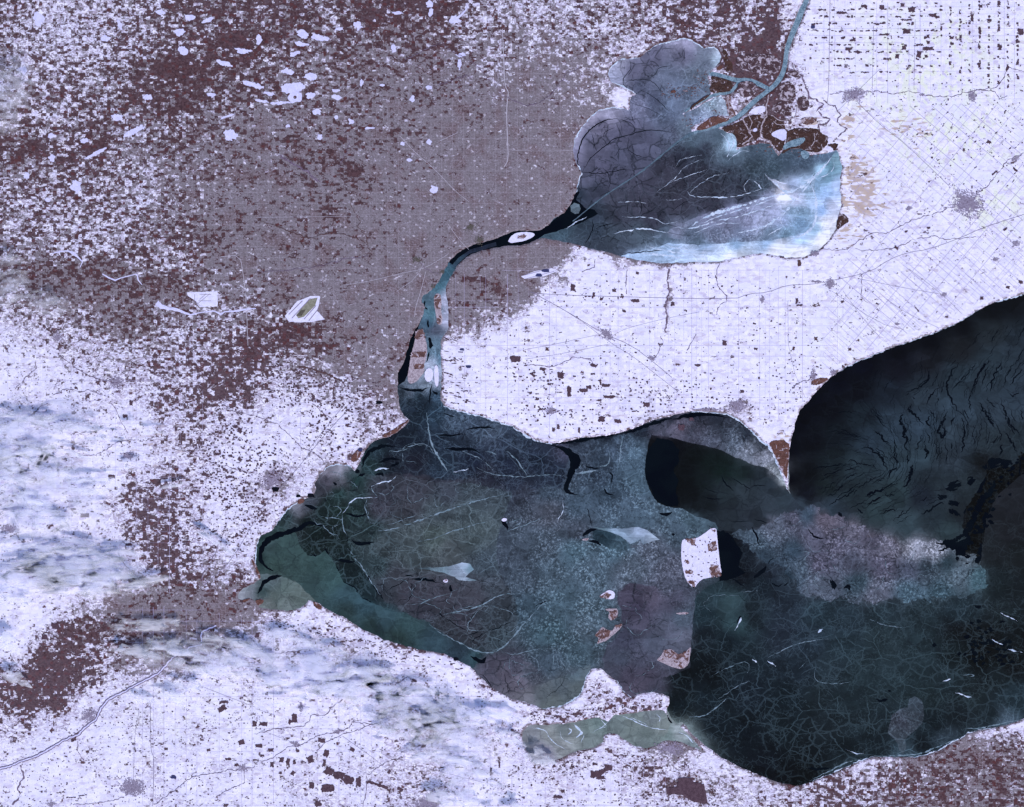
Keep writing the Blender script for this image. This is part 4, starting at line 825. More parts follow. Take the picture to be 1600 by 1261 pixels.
# river strait black channels
for q in [[(662,490,3),(655,505,3),(648,518,3),(642,530,4),(637,548,5),(633,563,5),(628,578,7),(626,592,3)],[(668,500,2.5),(669,512,3)],[(671,527,4),(674,538,6),(673,545,3)],[(671,550,3),(666,566,2)],[(664,470,2),(661,478,4),(668,484,2)],[(674,600,1.5),(672,615,2.5),(671,632,2)],[(625,606,2),(640,609,4),(658,611,4),(668,606,2)],[(676,611,3),(684,616,4)]]:
    crack(q, 2, 0.5)
t1 = lambda *p: T(1, 2, p); t2 = lambda *p: T(2, 2, p)
crack(t2((240,262,3),(300,275,5),(345,300,9),(385,335,15),(400,370,16),(375,420,11),(358,470,9),(335,530,7),(350,560,8),(410,572,2)), 6, 0.4)
for q in [t2((690,185,3),(600,205,5),(480,220,6),(330,245,5),(250,260,2)),t2((1000,90,3),(880,125,6),(780,160,6),(700,190,4)),t2((1340,90,2),(1240,70,4),(1110,75,7),(1010,100,4)),t2((450,390,2),(500,405,2.5),(550,410,1)),t2((610,430,2),(630,460,2.5),(620,500,1)),t2((575,530,2),(595,570,4),(640,575,1)),t2((470,660,2),(490,720,1.5),(495,770,1)),t2((445,830,3),(480,795,7),(525,785,3)),t2((470,860,3),(520,865,5),(560,890,2)),t2((920,690,4),(960,700,7),(1000,680,2)),t2((1000,815,4),(1020,825,4)),t2((1380,80,3),(1450,130,5),(1520,190,4)),
          t2((1305,450,1),(1330,500,2),(1385,550,1)),t2((1370,460,1),(1440,510,1.5),(1500,540,.6)),t2((1190,580,.6),(1270,605,1.6),(1320,595,.6)),t2((1500,770,2),(1530,830,3.5),(1550,890,2)),t2((1370,740,.8),(1480,738,1.2)),t2((1190,530,.6),(1290,560,1)),t2((1500,515,1.5),(1590,515,1)),t2((1510,720,1),(1600,750,1.5)),t2((1510,1090,6),(1550,1060,5),(1590,1020,5)),t2((1380,1100,3),(1450,1140,2)),
          t1((660,400,4),(680,340,5),(720,290,6),(790,265,5),(880,270,3)),t1((1310,170,2),(1390,150,3.5),(1500,155,2)),t1((1160,60,1.5),(1240,85,3)),t1((1530,740,4),(1560,750,8),(1570,790,3)),t1((970,1100,2),(1030,1100,6),(1130,1120,3)),t1((620,430,5),(650,420,8)),t1((480,500,3),(505,505,5)),t1((1180,280,3),(1260,290,5),(1340,285,4),(1400,310,2)),t1((1140,200,2),(1220,205,3),(1300,190,1.5)),t1((760,370,4),(840,345,5),(900,350,2)),t1((840,390,4),(900,375,4)),
          T(1,2,[(420,770,7),(330,740,9),(280,780,7),(180,810,8),(60,860,9),(25,920,7),(30,1000,7),(110,1050,5)]),T(1,2,[(10,1190,4),(60,1100,6),(160,1075,5)]),t1((560,690,3),(640,710,4),(700,690,2)),t1((500,980,3),(560,990,6),(620,990,3)),t1((600,860,4),(660,880,6),(740,870,3)),t1((380,660,5),(310,640,6)),t1((280,590,3),(330,560,4),(370,590,3)),
          CR(560,840,4,[(700,740,3),(770,780,8),(800,750,2)]),CR(560,840,4,[(290,235,2),(340,240,2)]),CR(560,840,4,[(570,300,6),(585,345,4)]),CR(560,840,4,[(500,470,2),(530,490,2)]),CR(560,840,4,[(1100,430,1),(1160,400,2),(1180,390,1)]),CR(560,840,4,[(910,850,.8),(930,920,1.2),(940,980,.8)]),CR(560,840,4,[(1300,850,.6),(1270,930,.8),(1170,1000,.6)]),CR(560,840,4,[(760,850,1),(820,900,1),(830,950,1)]),CR(560,840,4,[(700,660,1.5),(740,620,1),(800,590,1)]),CR(560,840,4,[(640,620,1),(720,600,1.2),(790,560,1)]),CR(560,840,4,[(800,590,1),(880,560,1.5),(960,520,1)]),CR(560,840,4,[(530,490,1),(600,540,1.2),(690,590,1)]),CR(560,840,4,[(690,560,1),(700,500,1),(770,440,1)]),CR(560,840,4,[(180,330,1),(250,290,1.2),(330,260,1)]),CR(560,840,4,[(300,410,1),(340,350,1),(330,290,1)])]:
    crack(q, 2, 0.7)
c7 = lambda *p: CR(1210, 560, 4.1026, p)
LEADS = [((980,60,1.5),(1000,130,2.2),(940,180,2),(830,220,1)),((1180,20,1.5),(1120,120,2.4),(1100,210,3),(1140,280,2.5),(1180,330,1.5),(1220,390,1)),((1240,80,1),(1180,150,2.2),(1140,210,1.5)),((1390,0,2),(1330,70,3.4),(1290,130,3),(1270,185,1.5)),((1460,20,1.5),(1410,100,2.2),(1390,170,2),(1380,220,1.5)),((1300,30,1),(1240,100,1.6),(1190,150,1)),((1030,200,2),(990,260,2.4),(980,300,1.2)),((1270,210,1),(1240,270,2),(1260,340,1.5)),((1310,280,1.5),(1350,340,3),(1380,400,4),(1420,440,2)),((1450,270,1.5),(1480,360,3),(1510,430,3),(1560,470,2)),((870,300,3),(860,330,4),(910,370,3),(950,420,2)),((820,350,2),(800,400,4),(840,440,5),(820,490,5),(850,520,3),(840,560,2),(870,600,1.5)),((1100,340,2),(1090,400,3.4),(1050,450,4),(1070,520,3.5),(1100,460,3),(1060,420,2)),((1150,380,3),(1130,420,2)),((990,370,2),(980,420,2.5),(1000,450,1.5)),((940,490,1.5),(920,560,2),(900,600,1)),((980,480,1.5),(1000,540,1)),((1200,420,1.5),(1220,490,2.4),(1210,560,2.5),(1200,610,1.5)),((590,550,1),(640,590,2.4),(690,650,3),(720,700,2)),((640,470,1.5),(690,490,2.5),(700,530,2.5),(740,545,1.5)),((770,540,1),(775,620,2.4),(790,690,2)),((850,610,2),(855,670,2.5)),((890,680,4),(870,760,5),(820,830,3)),((240,710,.8),(300,690,2),(370,690,1.2),(430,680,.8)),((480,650,1),(540,670,2),(550,690,1)),((560,670,.8),(650,700,1.6)),((450,715,1.5),(520,705,2)),((380,860,1),(420,830,2),(440,790,1.5)),((580,885,2),(640,855,4),(720,830,3)),((430,890,1.5),(490,860,2.4),(520,840,1.5)),((590,940,2),(640,905,3.4),(680,885,1.5)),((720,890,1),(770,865,2)),((530,830,1),(590,790,1.6),(650,760,1)),((720,770,2),(760,710,3),(790,700,2)),((960,570,4),(990,610,4),(960,640,3)),((1040,870,5),(1090,890,7),(1110,880,3)),((1110,920,4),(1160,930,9),(1180,925,3)),((1110,960,3),(1150,990,8),(1190,1010,3)),((940,1000,2),(1020,960,3),(1090,925,2)),((1100,840,4),(1150,820,18),(1200,790,6)),((1230,790,7),(1270,780,13),(1280,760,5)),((1330,700,8),(1400,680,14),(1450,650,13),(1530,680,8)),((1150,1170,5),(1220,1130,9),(1260,1070,10),(1290,1000,7),(1310,930,10),(1380,860,9),(1420,780,9)),((1040,1185,3),(1150,1165,7),(1230,1120,5)),((1240,1140,6),(1260,1190,12)),((1490,480,2),(1530,550,3),(1555,600,1.5)),((1580,620,1),(1570,700,3),(1560,760,1)),((350,940,1),(420,900,1.8),(470,870,1)),((540,960,2),(570,990,2.4)),((680,1000,1),(740,970,2),(800,960,1)),((800,1000,1),(830,970,2)),((440,780,1),(480,755,1.6),(540,730,1)),((300,860,.8),(350,820,1.2),(400,790,.8)),((1000,330,1.5),(1020,360,2)),((890,250,1.5),(900,270,1.5)),((1130,540,2),(1140,580,2)),((560,580,1),(610,570,1.4),(640,590,1)),((1330,390,.8),(1310,540,.8)),((1540,10,1),(1500,90,2),(1460,180,1)),((1590,60,1.5),(1540,130,2),(1510,170,1)),((1490,220,1),(1520,240,2),(1570,220,1.5)),((1350,250,1),(1410,300,1.6),(1430,320,1)),((1580,320,1.5),(1590,400,2)),((1440,500,1.5),(1400,540,1.5)),((1460,560,3),(1450,610,3))]
for q in LEADS: crack(c7(*q), 2, 1.5, 1.5)
rr = random.Random(5)
SEG = []
for q in LEADS:
    q = c7(*q)
    for a, b in zip(q[:-1], q[1:]):
        an = math.atan2(b[1] - a[1], b[0] - a[0]); SEG.append(((a[0] + b[0]) / 2, (a[1] + b[1]) / 2, math.cos(2 * an), math.sin(2 * an), math.hypot(b[0] - a[0], b[1] - a[1])))
SEG = np.array(SEG)
def lead_dir(x, y):
    w = SEG[:, 4] / ((SEG[:, 0] - x) ** 2 + (SEG[:, 1] - y) ** 2 + 60.0) ** 1.5
    return 0.5 * math.atan2((w * SEG[:, 3]).sum(), (w * SEG[:, 2]).sum())
NEPOLY = [(1285,690),(1300,650),(1345,615),(1420,585),(1500,545),(1600,490),(1660,480),(1660,690),(1560,700),(1500,720),(1450,790),(1400,825),(1340,805),(1275,765)]
for k in range(820):                                   # small wrinkled leads following the same sweep
    x = rr.uniform(1275, 1640); y = rr.uniform(500, 825)
    if not inside_np(np.array([x]), np.array([y]), NEPOLY)[0]: continue
    L = rr.uniform(8, 40); an = lead_dir(x, y); px_, py_ = x, y; pts = [(x, y, .3)]
    n_ = max(2, int(L / 3.5)); wd = rr.choice((.3, .4, .4, .5, .6, .8, 1.2))
    for t_ in range(n_):
        a2 = lead_dir(px_, py_)
        while a2 - an > math.pi / 2: a2 -= math.pi
        while an - a2 > math.pi / 2: a2 += math.pi
        an = a2 + rr.gauss(0, .28)
        px_ += 3.5 * math.cos(an); py_ += 3.5 * math.sin(an)
        pts.append((px_, py_, wd * rr.uniform(.6, 1.3)))
    crack(pts, 1, 0.9, 2.2)
for k in range(80):                                    # holes in the shear zone and its southern pool
    x, y = (rr.gauss(1545, 26), rr.gauss(1008, 18)) if k < 46 else ((lambda t_: (1590 - 85 * t_ + rr.gauss(0, 9), 715 + 150 * t_ + rr.gauss(0, 6)))(rr.random()))
    crack([(x - rr.uniform(2, 6), y + rr.uniform(-2, 2), 2), (x, y, rr.uniform(3, 8)), (x + rr.uniform(2, 6), y + rr.uniform(-2, 2), 2)], 2, 0.9, 2.0)
for q in [[(1368,1093,1.5),(1377,1094,4),(1387,1093,5)],[(1388,1079,3),(1391,1081,3)],[(1297,905,3),(1302,912,8),(1306,922,3)],[(1318,918,3),(1326,915,6),(1328,922,2)],[(1199,1035,6),(1204,1036,4)],[(1150,975,1),(1155,967,5),(1157,962,2)],[(1262,1200,3),(1280,1202,5),(1298,1200,2)],[(1465,862,3),(1490,852,5),(1510,842,6)],[(1205,910,2),(1215,918,2.5),(1222,912,2)],[(1225,916,2),(1232,910,2.5)],[(1263,828,2),(1275,840,3),(1290,842,1)],[(1310,800,4),(1316,808,6)],[(1200,880,1.5),(1208,872,1.5)]]:
    crack(q, 2, 0.8, 2.0)

def plate_ring(cx, cy_, rx, ry, rot=0, gap=0.35):
    i = len(CRACKS); c, s_ = math.cos(math.radians(rot)), math.sin(math.radians(rot))
    ring_ = []
    for k in range(41):
        a = 2 * math.pi * (k % 40) / 40
        f = 1 + 0.5 * mnoise.noise(Vector((math.cos(a) * 1.2 + i, math.sin(a) * 1.2, .7))) + 0.2 * mnoise.noise(Vector((math.cos(a) * 3.4 + i, math.sin(a) * 4, .2)))
        u, v = rx * f * math.cos(a), ry * f * math.sin(a)
        ring_.append((cx + u * c - v * s_, cy_ + u * s_ + v * c, gap * (1 + .6 * math.sin(a * 3 + i))))
    PLATE_RINGS.append(ring_[:-1] + [ring_[0]])
    CRACKS.append(ribbon_poly(ring_[3:38]))
PLATE_RINGS = []
for q in [(440,690,95,82,0),(170,668,84,48,-8),(150,845,100,78,0),(355,845,105,82,10),(600,742,48,58,0),(820,640,88,58,-15),(440,425,110,86,0)]:
    plate_ring(560 + q[0] / 4.706, 620 + q[1] / 4.706, q[2] / 4.706, q[3] / 4.706, q[4])
for q in [(705,370,148,88,-8),(440,335,110,76,0),(235,330,92,66,20),(840,500,150,66,10),(590,540,110,60,0),(830,640,120,70,0),(1040,810,90,70,0),(1180,760,70,70,0),(430,455,90,40,0),(690,470,130,36,-12),(1050,900,60,40,0),(1420,760,80,60,0),(960,640,100,70,-40)]:
    plate_ring(560 + q[0] / 4, 840 + q[1] / 4, q[2] / 4, q[3] / 4, q[4])
for q in [(1300,818,16,9,10),(1330,838,14,10,0),(1280,850,18,12,0),(1320,880,22,14,20),(1365,905,16,12,0),(1400,880,18,14,0),(1290,905,16,14,0),(1280,920,20,12,-20),(1250,868,12,8,0),(1505,905,12,11,0),(1528,902,9,12,0),(1235,812,20,8,-20),(1445,905,14,8,0),(1420,865,10,8,0),(520,745,14,8,0),(470,885,0.1,0.1,0),(520,800,10,10,0),(500,812,10,8,0),(530,830,9,11,0),(512,775,9,7,0),(545,760,12,7,0),(1000,1040,20,14,0),(1010,1070,24,14,0),(1040,985,24,16,0),(995,975,20,14,0),(800,1050,18,20,10),(1135,950,30,22,20),(980,960,18,12,0)]:
    if q[2] > 1: plate_ring(*q)
ISLANDS = [
 ("large snowy island with brown woods in the lower lake", [(1065,845),(1070,842),(1087,842),(1100,834),(1110,826),(1119,825),(1120,832),(1122,855),(1125,880),(1128,899),(1112,902),(1095,905),(1084,920),(1072,907),(1067,890),(1064,870)],
   [T(2,2,[(1080,845),(1150,845),(1140,890),(1110,880)]),T(2,2,[(1220,880),(1275,860),(1285,920),(1230,930)]),T(2,2,[(1240,1010),(1290,1010),(1310,1080),(1250,1090),(1230,1050)]),T(2,2,[(1080,1040),(1130,1045),(1130,1070),(1085,1065)]),T(2,2,[(1090,1110),(1150,1110),(1140,1150)]),T(2,2,[(1080,980),(1110,985),(1105,1005),(1080,1000)]),T(2,2,[(1240,780),(1275,790),(1265,815)])]),
 ("small red-brown island west of the large snowy island", [(937,931),(944,926),(950,922),(957,923),(961,927),(960,935),(952,937),(945,934)], [T(2,2,[(550,1210),(590,1180),(620,1195),(600,1225)])]),
 ("northern of two brown islets in the grey ice", [(944,952),(952,951),(958,951),(965,951),(966,961),(960,968),(954,970),(950,964),(953,956)], [T(2,3,[(605,40),(655,35),(655,80),(625,95)])]),
 ("jagged red-brown island with a pale west shore", [(930,991),(937,984),(941,979),(948,984),(957,986),(961,978),(974,974),(968,984),(957,993),(948,1001),(941,1003),(932,1007),(936,998)], [T(2,3,[(520,190),(565,145),(620,165),(610,195),(570,215),(535,240),(550,205)]),T(2,3,[(640,130),(690,122),(660,155)])]),
 ("broad red-brown island nearest the southern mainland", [(1025,1031),(1032,1026),(1037,1017),(1044,1014),(1051,1015),(1060,1024),(1068,1023),(1074,1016),(1080,1010),(1078,1024),(1077,1037),(1066,1046),(1052,1043),(1036,1036)], [T(2,3,[(950,285),(1000,282),(1040,310),(1105,280),(1100,350),(1050,345),(1000,335),(950,320)]),T(2,3,[(1010,350),(1060,360),(1080,375),(1060,395),(1030,375)]),T(2,3,[(905,345),(940,325),(950,340),(920,350)])]),
 ("thin pale sliver of islet north of the broad red-brown island", [(1055,958),(1062,957),(1072,956),(1078,958),(1070,960),(1060,960)], [T(2,3,[(1060,52),(1090,48),(1095,55),(1065,57)])]),
 ("tiny red islet with a white ice plume beside it", [(692,908),(695,905),(699,905),(700,909),(696,911)], [[(693,908),(696,905.5),(699,907),(696,910)]]),
 ("tiny pink islet at the west end of the second plume", [(908,844),(913,841),(921,841),(917,845)], [[(912,843),(916,841.6),(919,842),(916,844)]]),
 ("tiny white islet beside a black pool in the middle of the lower lake", [(783,812),(788,809),(793,811),(790,815),(785,815)], []),
 ("oval snow-covered island with a brown wood in the narrow strait", [(793,380),(797,370),(806,364),(820,362),(834,364),(836,368),(826,374),(812,378)], [CR(600,340,3.94,[(820,115),(855,102),(880,112),(860,130),(825,130)])]),
 ("long wooded island between two river channels in the strait", [(652,519),(656,514),(661,519),(665,530),(668,545),(666,560),(662,572),(664,580),(655,592),(648,598),(640,600),(636,592),(639,575),(641,560),(645,545),(648,532)], [CR(600,340,3.94,[(195,700),(240,680),(255,740),(190,750)]),CR(600,340,3.94,[(170,830),(260,820),(250,860),(165,860)]),CR(600,340,3.94,[(180,900),(250,900),(240,930),(185,930)])]),
 ("slim rust-brown island in the middle of the strait", [(678,462),(683,458),(688,460),(690,470),(689,485),(692,500),(688,509),(683,505),(681,490),(678,475)], [CR(600,340,3.94,[(310,480),(350,475),(350,560),(325,570),(310,520)]),CR(600,340,3.94,[(325,610),(350,605),(350,650),(322,650)])]),
 ("low white islet of made ground at the foot of the strait", [(664,578),(672,574),(677,580),(676,592),(670,598),(663,592)], []),
 ("narrow white dyke islet beside the lower shipping channel", [(678,572),(684,570),(686,590),(684,606),(679,600)], []),
]

def build_ice():
    verts, faces, kinds = [], [], []
    vmap = {}
    def add_poly(poly, kind):
        ids = []
        for (x, y) in poly:
            k = (round(x, 3), round(y, 3))
            if k not in vmap:
                vmap[k] = len(verts); verts.append(Vector(k))
            i = vmap[k]
            if not ids or ids[-1] != i: ids.append(i)
        if ids[0] == ids[-1]: ids.pop()
        if len(ids) >= 3:
            faces.append(ids); kinds.append(kind)
    add_poly(inflate(LAKE, 1.3), ('lake',))
    for (_, poly, _) in ISLANDS: add_poly(inflate(poly, -0.6), ('island',))
    for i, r in enumerate(REG): add_poly(r['poly'], ('reg', i))
    for c in CRACKS: add_poly(c, ('gap',))
    inn = []
    jx = rng.uniform(-3, 3, (200, 400)); jy = rng.uniform(-3, 3, (200, 400))
    px, py = np.meshgrid(np.arange(370, 1700, 9.0), np.arange(55, 1235, 9.0))
    px = px + jx[:px.shape[0], :px.shape[1]]; py = py + jy[:px.shape[0], :px.shape[1]]
    m = inside_np(px, py, LAKE)
    for x, y in zip(px[m], py[m]): verts.append(Vector((float(x), float(y))))
    cons = {(min(a, b), max(a, b)) for f in faces for a, b in zip(f, f[1:] + f[:1]) if a != b}
    vco, oe, of, ov, oee, off = delaunay_2d_cdt(verts, list(cons), [], 0, 1e-4)
    nf = len(of)
    XY = np.array([(v[0], v[1]) for v in vco], np.float64)
    CEN = XY[np.array(of)].mean(1)
    reg_of = np.full(nf, -1, int)
    keep = np.zeros(nf, bool)
    for f, kd in zip(faces, kinds):
        poly = [(verts[i][0], verts[i][1]) for i in f]
        pa = np.array(poly)
        w = np.nonzero((CEN[:, 0] > pa[:, 0].min()) & (CEN[:, 0] < pa[:, 0].max()) & (CEN[:, 1] > pa[:, 1].min()) & (CEN[:, 1] < pa[:, 1].max()))[0]
        w = w[inside_np(CEN[w, 0], CEN[w, 1], poly)]
        if kd[0] == 'lake': keep[w] = True
        elif kd[0] in ('island', 'gap'): keep[w] = False
        else: reg_of[w] = kd[1] if REG[kd[1]]['kind'] == 'ice' else -1
    reg_of[~keep] = -1
    edge = {}
    for k in range(nf):
        if reg_of[k] < 0: continue
        f = of[k]
        for a, b in zip(f, f[1:] + f[:1]):
            edge.setdefault((min(a, b), max(a, b)), []).append(k)
    par = list(range(nf))
    def find(a):
        while par[a] != a:
            par[a] = par[par[a]]; a = par[a]
        return a
    for e, fs in edge.items():
        if len(fs) == 2 and reg_of[fs[0]] == reg_of[fs[1]]:
            par[find(fs[0])] = find(fs[1])
    comps = {}
    for k in range(nf):
        if reg_of[k] >= 0: comps.setdefault(find(k), []).append(k)
    per = {}
    for c, fs in comps.items():
        per.setdefault(int(reg_of[fs[0]]), []).append(fs)
    for ri, plates in sorted(per.items()):
        R = REG[ri]
        smp = R['s']
        cen = np.mean(np.array(R['poly']), 0)
        bleed = 0.05 if any(k_ in R['label'] for k_ in ('plume', 'floe', 'shore ice', 'bay', 'teal new ice', 'smooth teal', 'lagoon')) else (0.3 if 'shear' in R['label'] else 0.12)
        pool = list(smp) + [s_ for r_ in REG if r_ is not R and r_['kind'] == 'ice' and 'plume' not in r_['label'] and 'floe' not in r_['label'] for s_ in r_['s']]
        own = np.array([1.0] * len(smp) + [bleed] * (len(pool) - len(smp)))
        sx = np.array([[s_[0], s_[1]] for s_ in pool], np.float64)
        sc = np.array([lin(s_[2]) + [s_[3], s_[4], s_[5]] for s_ in pool], np.float64)
        lum = np.clip(sc[:, :3].mean(1, keepdims=True) / 0.35, 0, 1)
        sc[:, :3] *= (1 - lum) * (np.array([0.84, 0.80, 0.80]) if cen[1] < 420 else (np.array([0.9, 0.88, 0.88]) if any(k_ in R['label'] for k_ in ('fast ice tucked', 'bay', 'plume', 'lagoon', 'pointed eastern cape')) else (np.array([0.74, 0.78, 0.86]) if 'rubble' in R['label'] else np.array([0.84, 0.80, 0.82]) if 'jagged' in R['label'] else (np.array([0.72, 0.78, 0.78]) if 'western basin' in R['label'] else np.array([0.66, 0.58, 0.62]))))) + lum * np.array([0.98, 0.97, 0.97])
        areas = []
        for fs in plates:
            a = 0.0
            for k in fs:
                p = XY[of[k]]
                a += 0.5 * abs(np.sum(p[:, 0] * np.roll(p[:, 1], -1) - np.roll(p[:, 0], -1) * p[:, 1]))
            areas.append(a)
        order = sorted(range(len(plates)), key=lambda q: -areas[q])
        big = [q for q in order if areas[q] > 25][:120]
        cen = XY[of[plates[order[0]][0]]].mean(0)
        lb_ = R['label']
        if 'bay' in R['cat'] or 'lagoon' in lb_: sc[:len(smp), :3] *= np.array([1.10, 0.98, 1.02])
        if 'smooth teal' in lb_: sc[:len(smp), :3] *= np.array([1.12, 0.93, 0.98])
        if 'grey-green' in lb_: sc[:len(smp), :3] *= np.array([0.98, 0.97, 1.02])
        sc[:, 3] *= 0.7 if 'veined' in lb_ else 0.75 if 'navy' in lb_ or 'green-black' in lb_ else 0.35 if 'mottled' in lb_ or 'smooth teal' in lb_ else 0.5 if 'rubble' in lb_ else 0.95 if 'western basin' in lb_ else 0.55
        if 'mottled' in lb_ or 'rubble' in lb_: sc[:, 5] = np.minimum(1.0, sc[:, 5] * 1.25)
        root = empty("ice_sheet" if 'floe' not in R['cat'] else "ice_floe", cen[0], cen[1], 0.0)
        tag(root, R['label'], R['cat'])
        R['root'] = root
        inv = Vector(root.location)
        small = [q for q in order if q not in set(big)]
        jobs = [([q], "ice_plate") for q in big] + ([(small, "loose_ice")] if small else [])
        for qs, nm in jobs:
            V_, F_, TI, TR = [], [], [], []
            for q in qs:
                fs = plates[q]
                used = sorted({i for k in fs for i in of[k]})
                mp = {}
                zt = R['z'] + random.uniform(0, 0.006)
                p = XY[used]
                d2 = ((p[:, None, :] - sx[None]) ** 2).sum(-1) + 4.0
                wgt = (d2 ** -1.9) * own
                val = (wgt @ sc) / wgt.sum(1, keepdims=True)
                f_ = 1.0 + (random.uniform(-0.16, 0.16) if areas[q] < 6000 else 0.0)
                for i, (x, y), vv in zip(used, p, val):
                    mp[i] = len(V_)
                    a = P(x, y, zt); V_.append((a[0] - inv.x, a[1] - inv.y, a[2] - inv.z))
                    TI.append((vv[0] * f_, vv[1] * f_, vv[2] * f_, 1)); TR.append((vv[3], vv[4], vv[5], 1))
                sub = set(fs)
                for k in fs:
                    f = [mp[i] for i in of[k]]
                    a, b, c = [V_[j] for j in f[:3]]
                    if (b[0]-a[0])*(c[1]-a[1]) - (b[1]-a[1])*(c[0]-a[0]) < 0: f = f[::-1]
                    F_.append(tuple(f))
                    # rim: a short wall down to the water
                    g_ = of[k]
                    for u, w in zip(g_, g_[1:] + g_[:1]):
                        if len(edge[(min(u, w), max(u, w))]) == 1:
                            b0 = len(V_)
                            for i in (u, w):
                                t_ = V_[mp[i]]; V_.append((t_[0], t_[1], -0.008 - inv.z)); TI.append(TI[mp[i]]); TR.append((0, 0, 0, 1))
                            F_.append((mp[u], mp[w], b0 + 1, b0))
            o = mesh_obj(nm, V_, F_, MAT['ice'], root)
            for an, dat in (("tint", TI), ("traits", TR)):
                at = o.data.attributes.new(an, 'FLOAT_COLOR', 'POINT')
                at.data.foreach_set("color", np.array(dat, np.float32).ravel())
            if nm == "loose_ice": o["kind"] = "stuff"
build_ice()

def sheet_with(words):
    for r in REG:
        if words in r['label']: return r.get('root')

def child_of(o, root):
    o.parent = root
    if root is not None: o.location = -Vector(root.location)
    return o

# pressure ridges: raised ribbons of piled ice standing on their sheet
def ridge(pts, w, owner, white=False, h=0.004, zig=0.5):
    r = arc_resample(smooth_open([p if len(p) > 2 else (p[0], p[1], w) for p in pts], 2), 1.6)
    s_ = random.uniform(0, 50); n = len(r)
    r = [(x + zig * (3.0 * n2(x, y, 7, s_) + 1.4 * n2(x, y, 2.4, s_ + 1)), y + zig * (3.0 * n2(x, y, 7, s_ + 4) + 1.4 * n2(x, y, 2.4, s_ + 3)), max(0.08, ww * min(1, 0.2 + 3.0 * min(i, n - 1 - i) / n) * (0.8 + 1.5 * n2(x, y, 6, s_ + 8) + 0.8 * n2(x, y, 2.2, s_ + 13)))) for i, (x, y, ww) in enumerate(r)]
    V_, F_ = ribbon_mesh_data(r, w, 0.0215, 0.5, h)
    o = mesh_obj("pressure_ridge", V_, F_, MAT['whiteridge' if white else 'ridge'])
    child_of(o, sheet_with(owner))
WB, GB, NB, CB, SE = "western basin", "dark green-black", "dark navy", "mottled blue-grey", "dark teal veined"
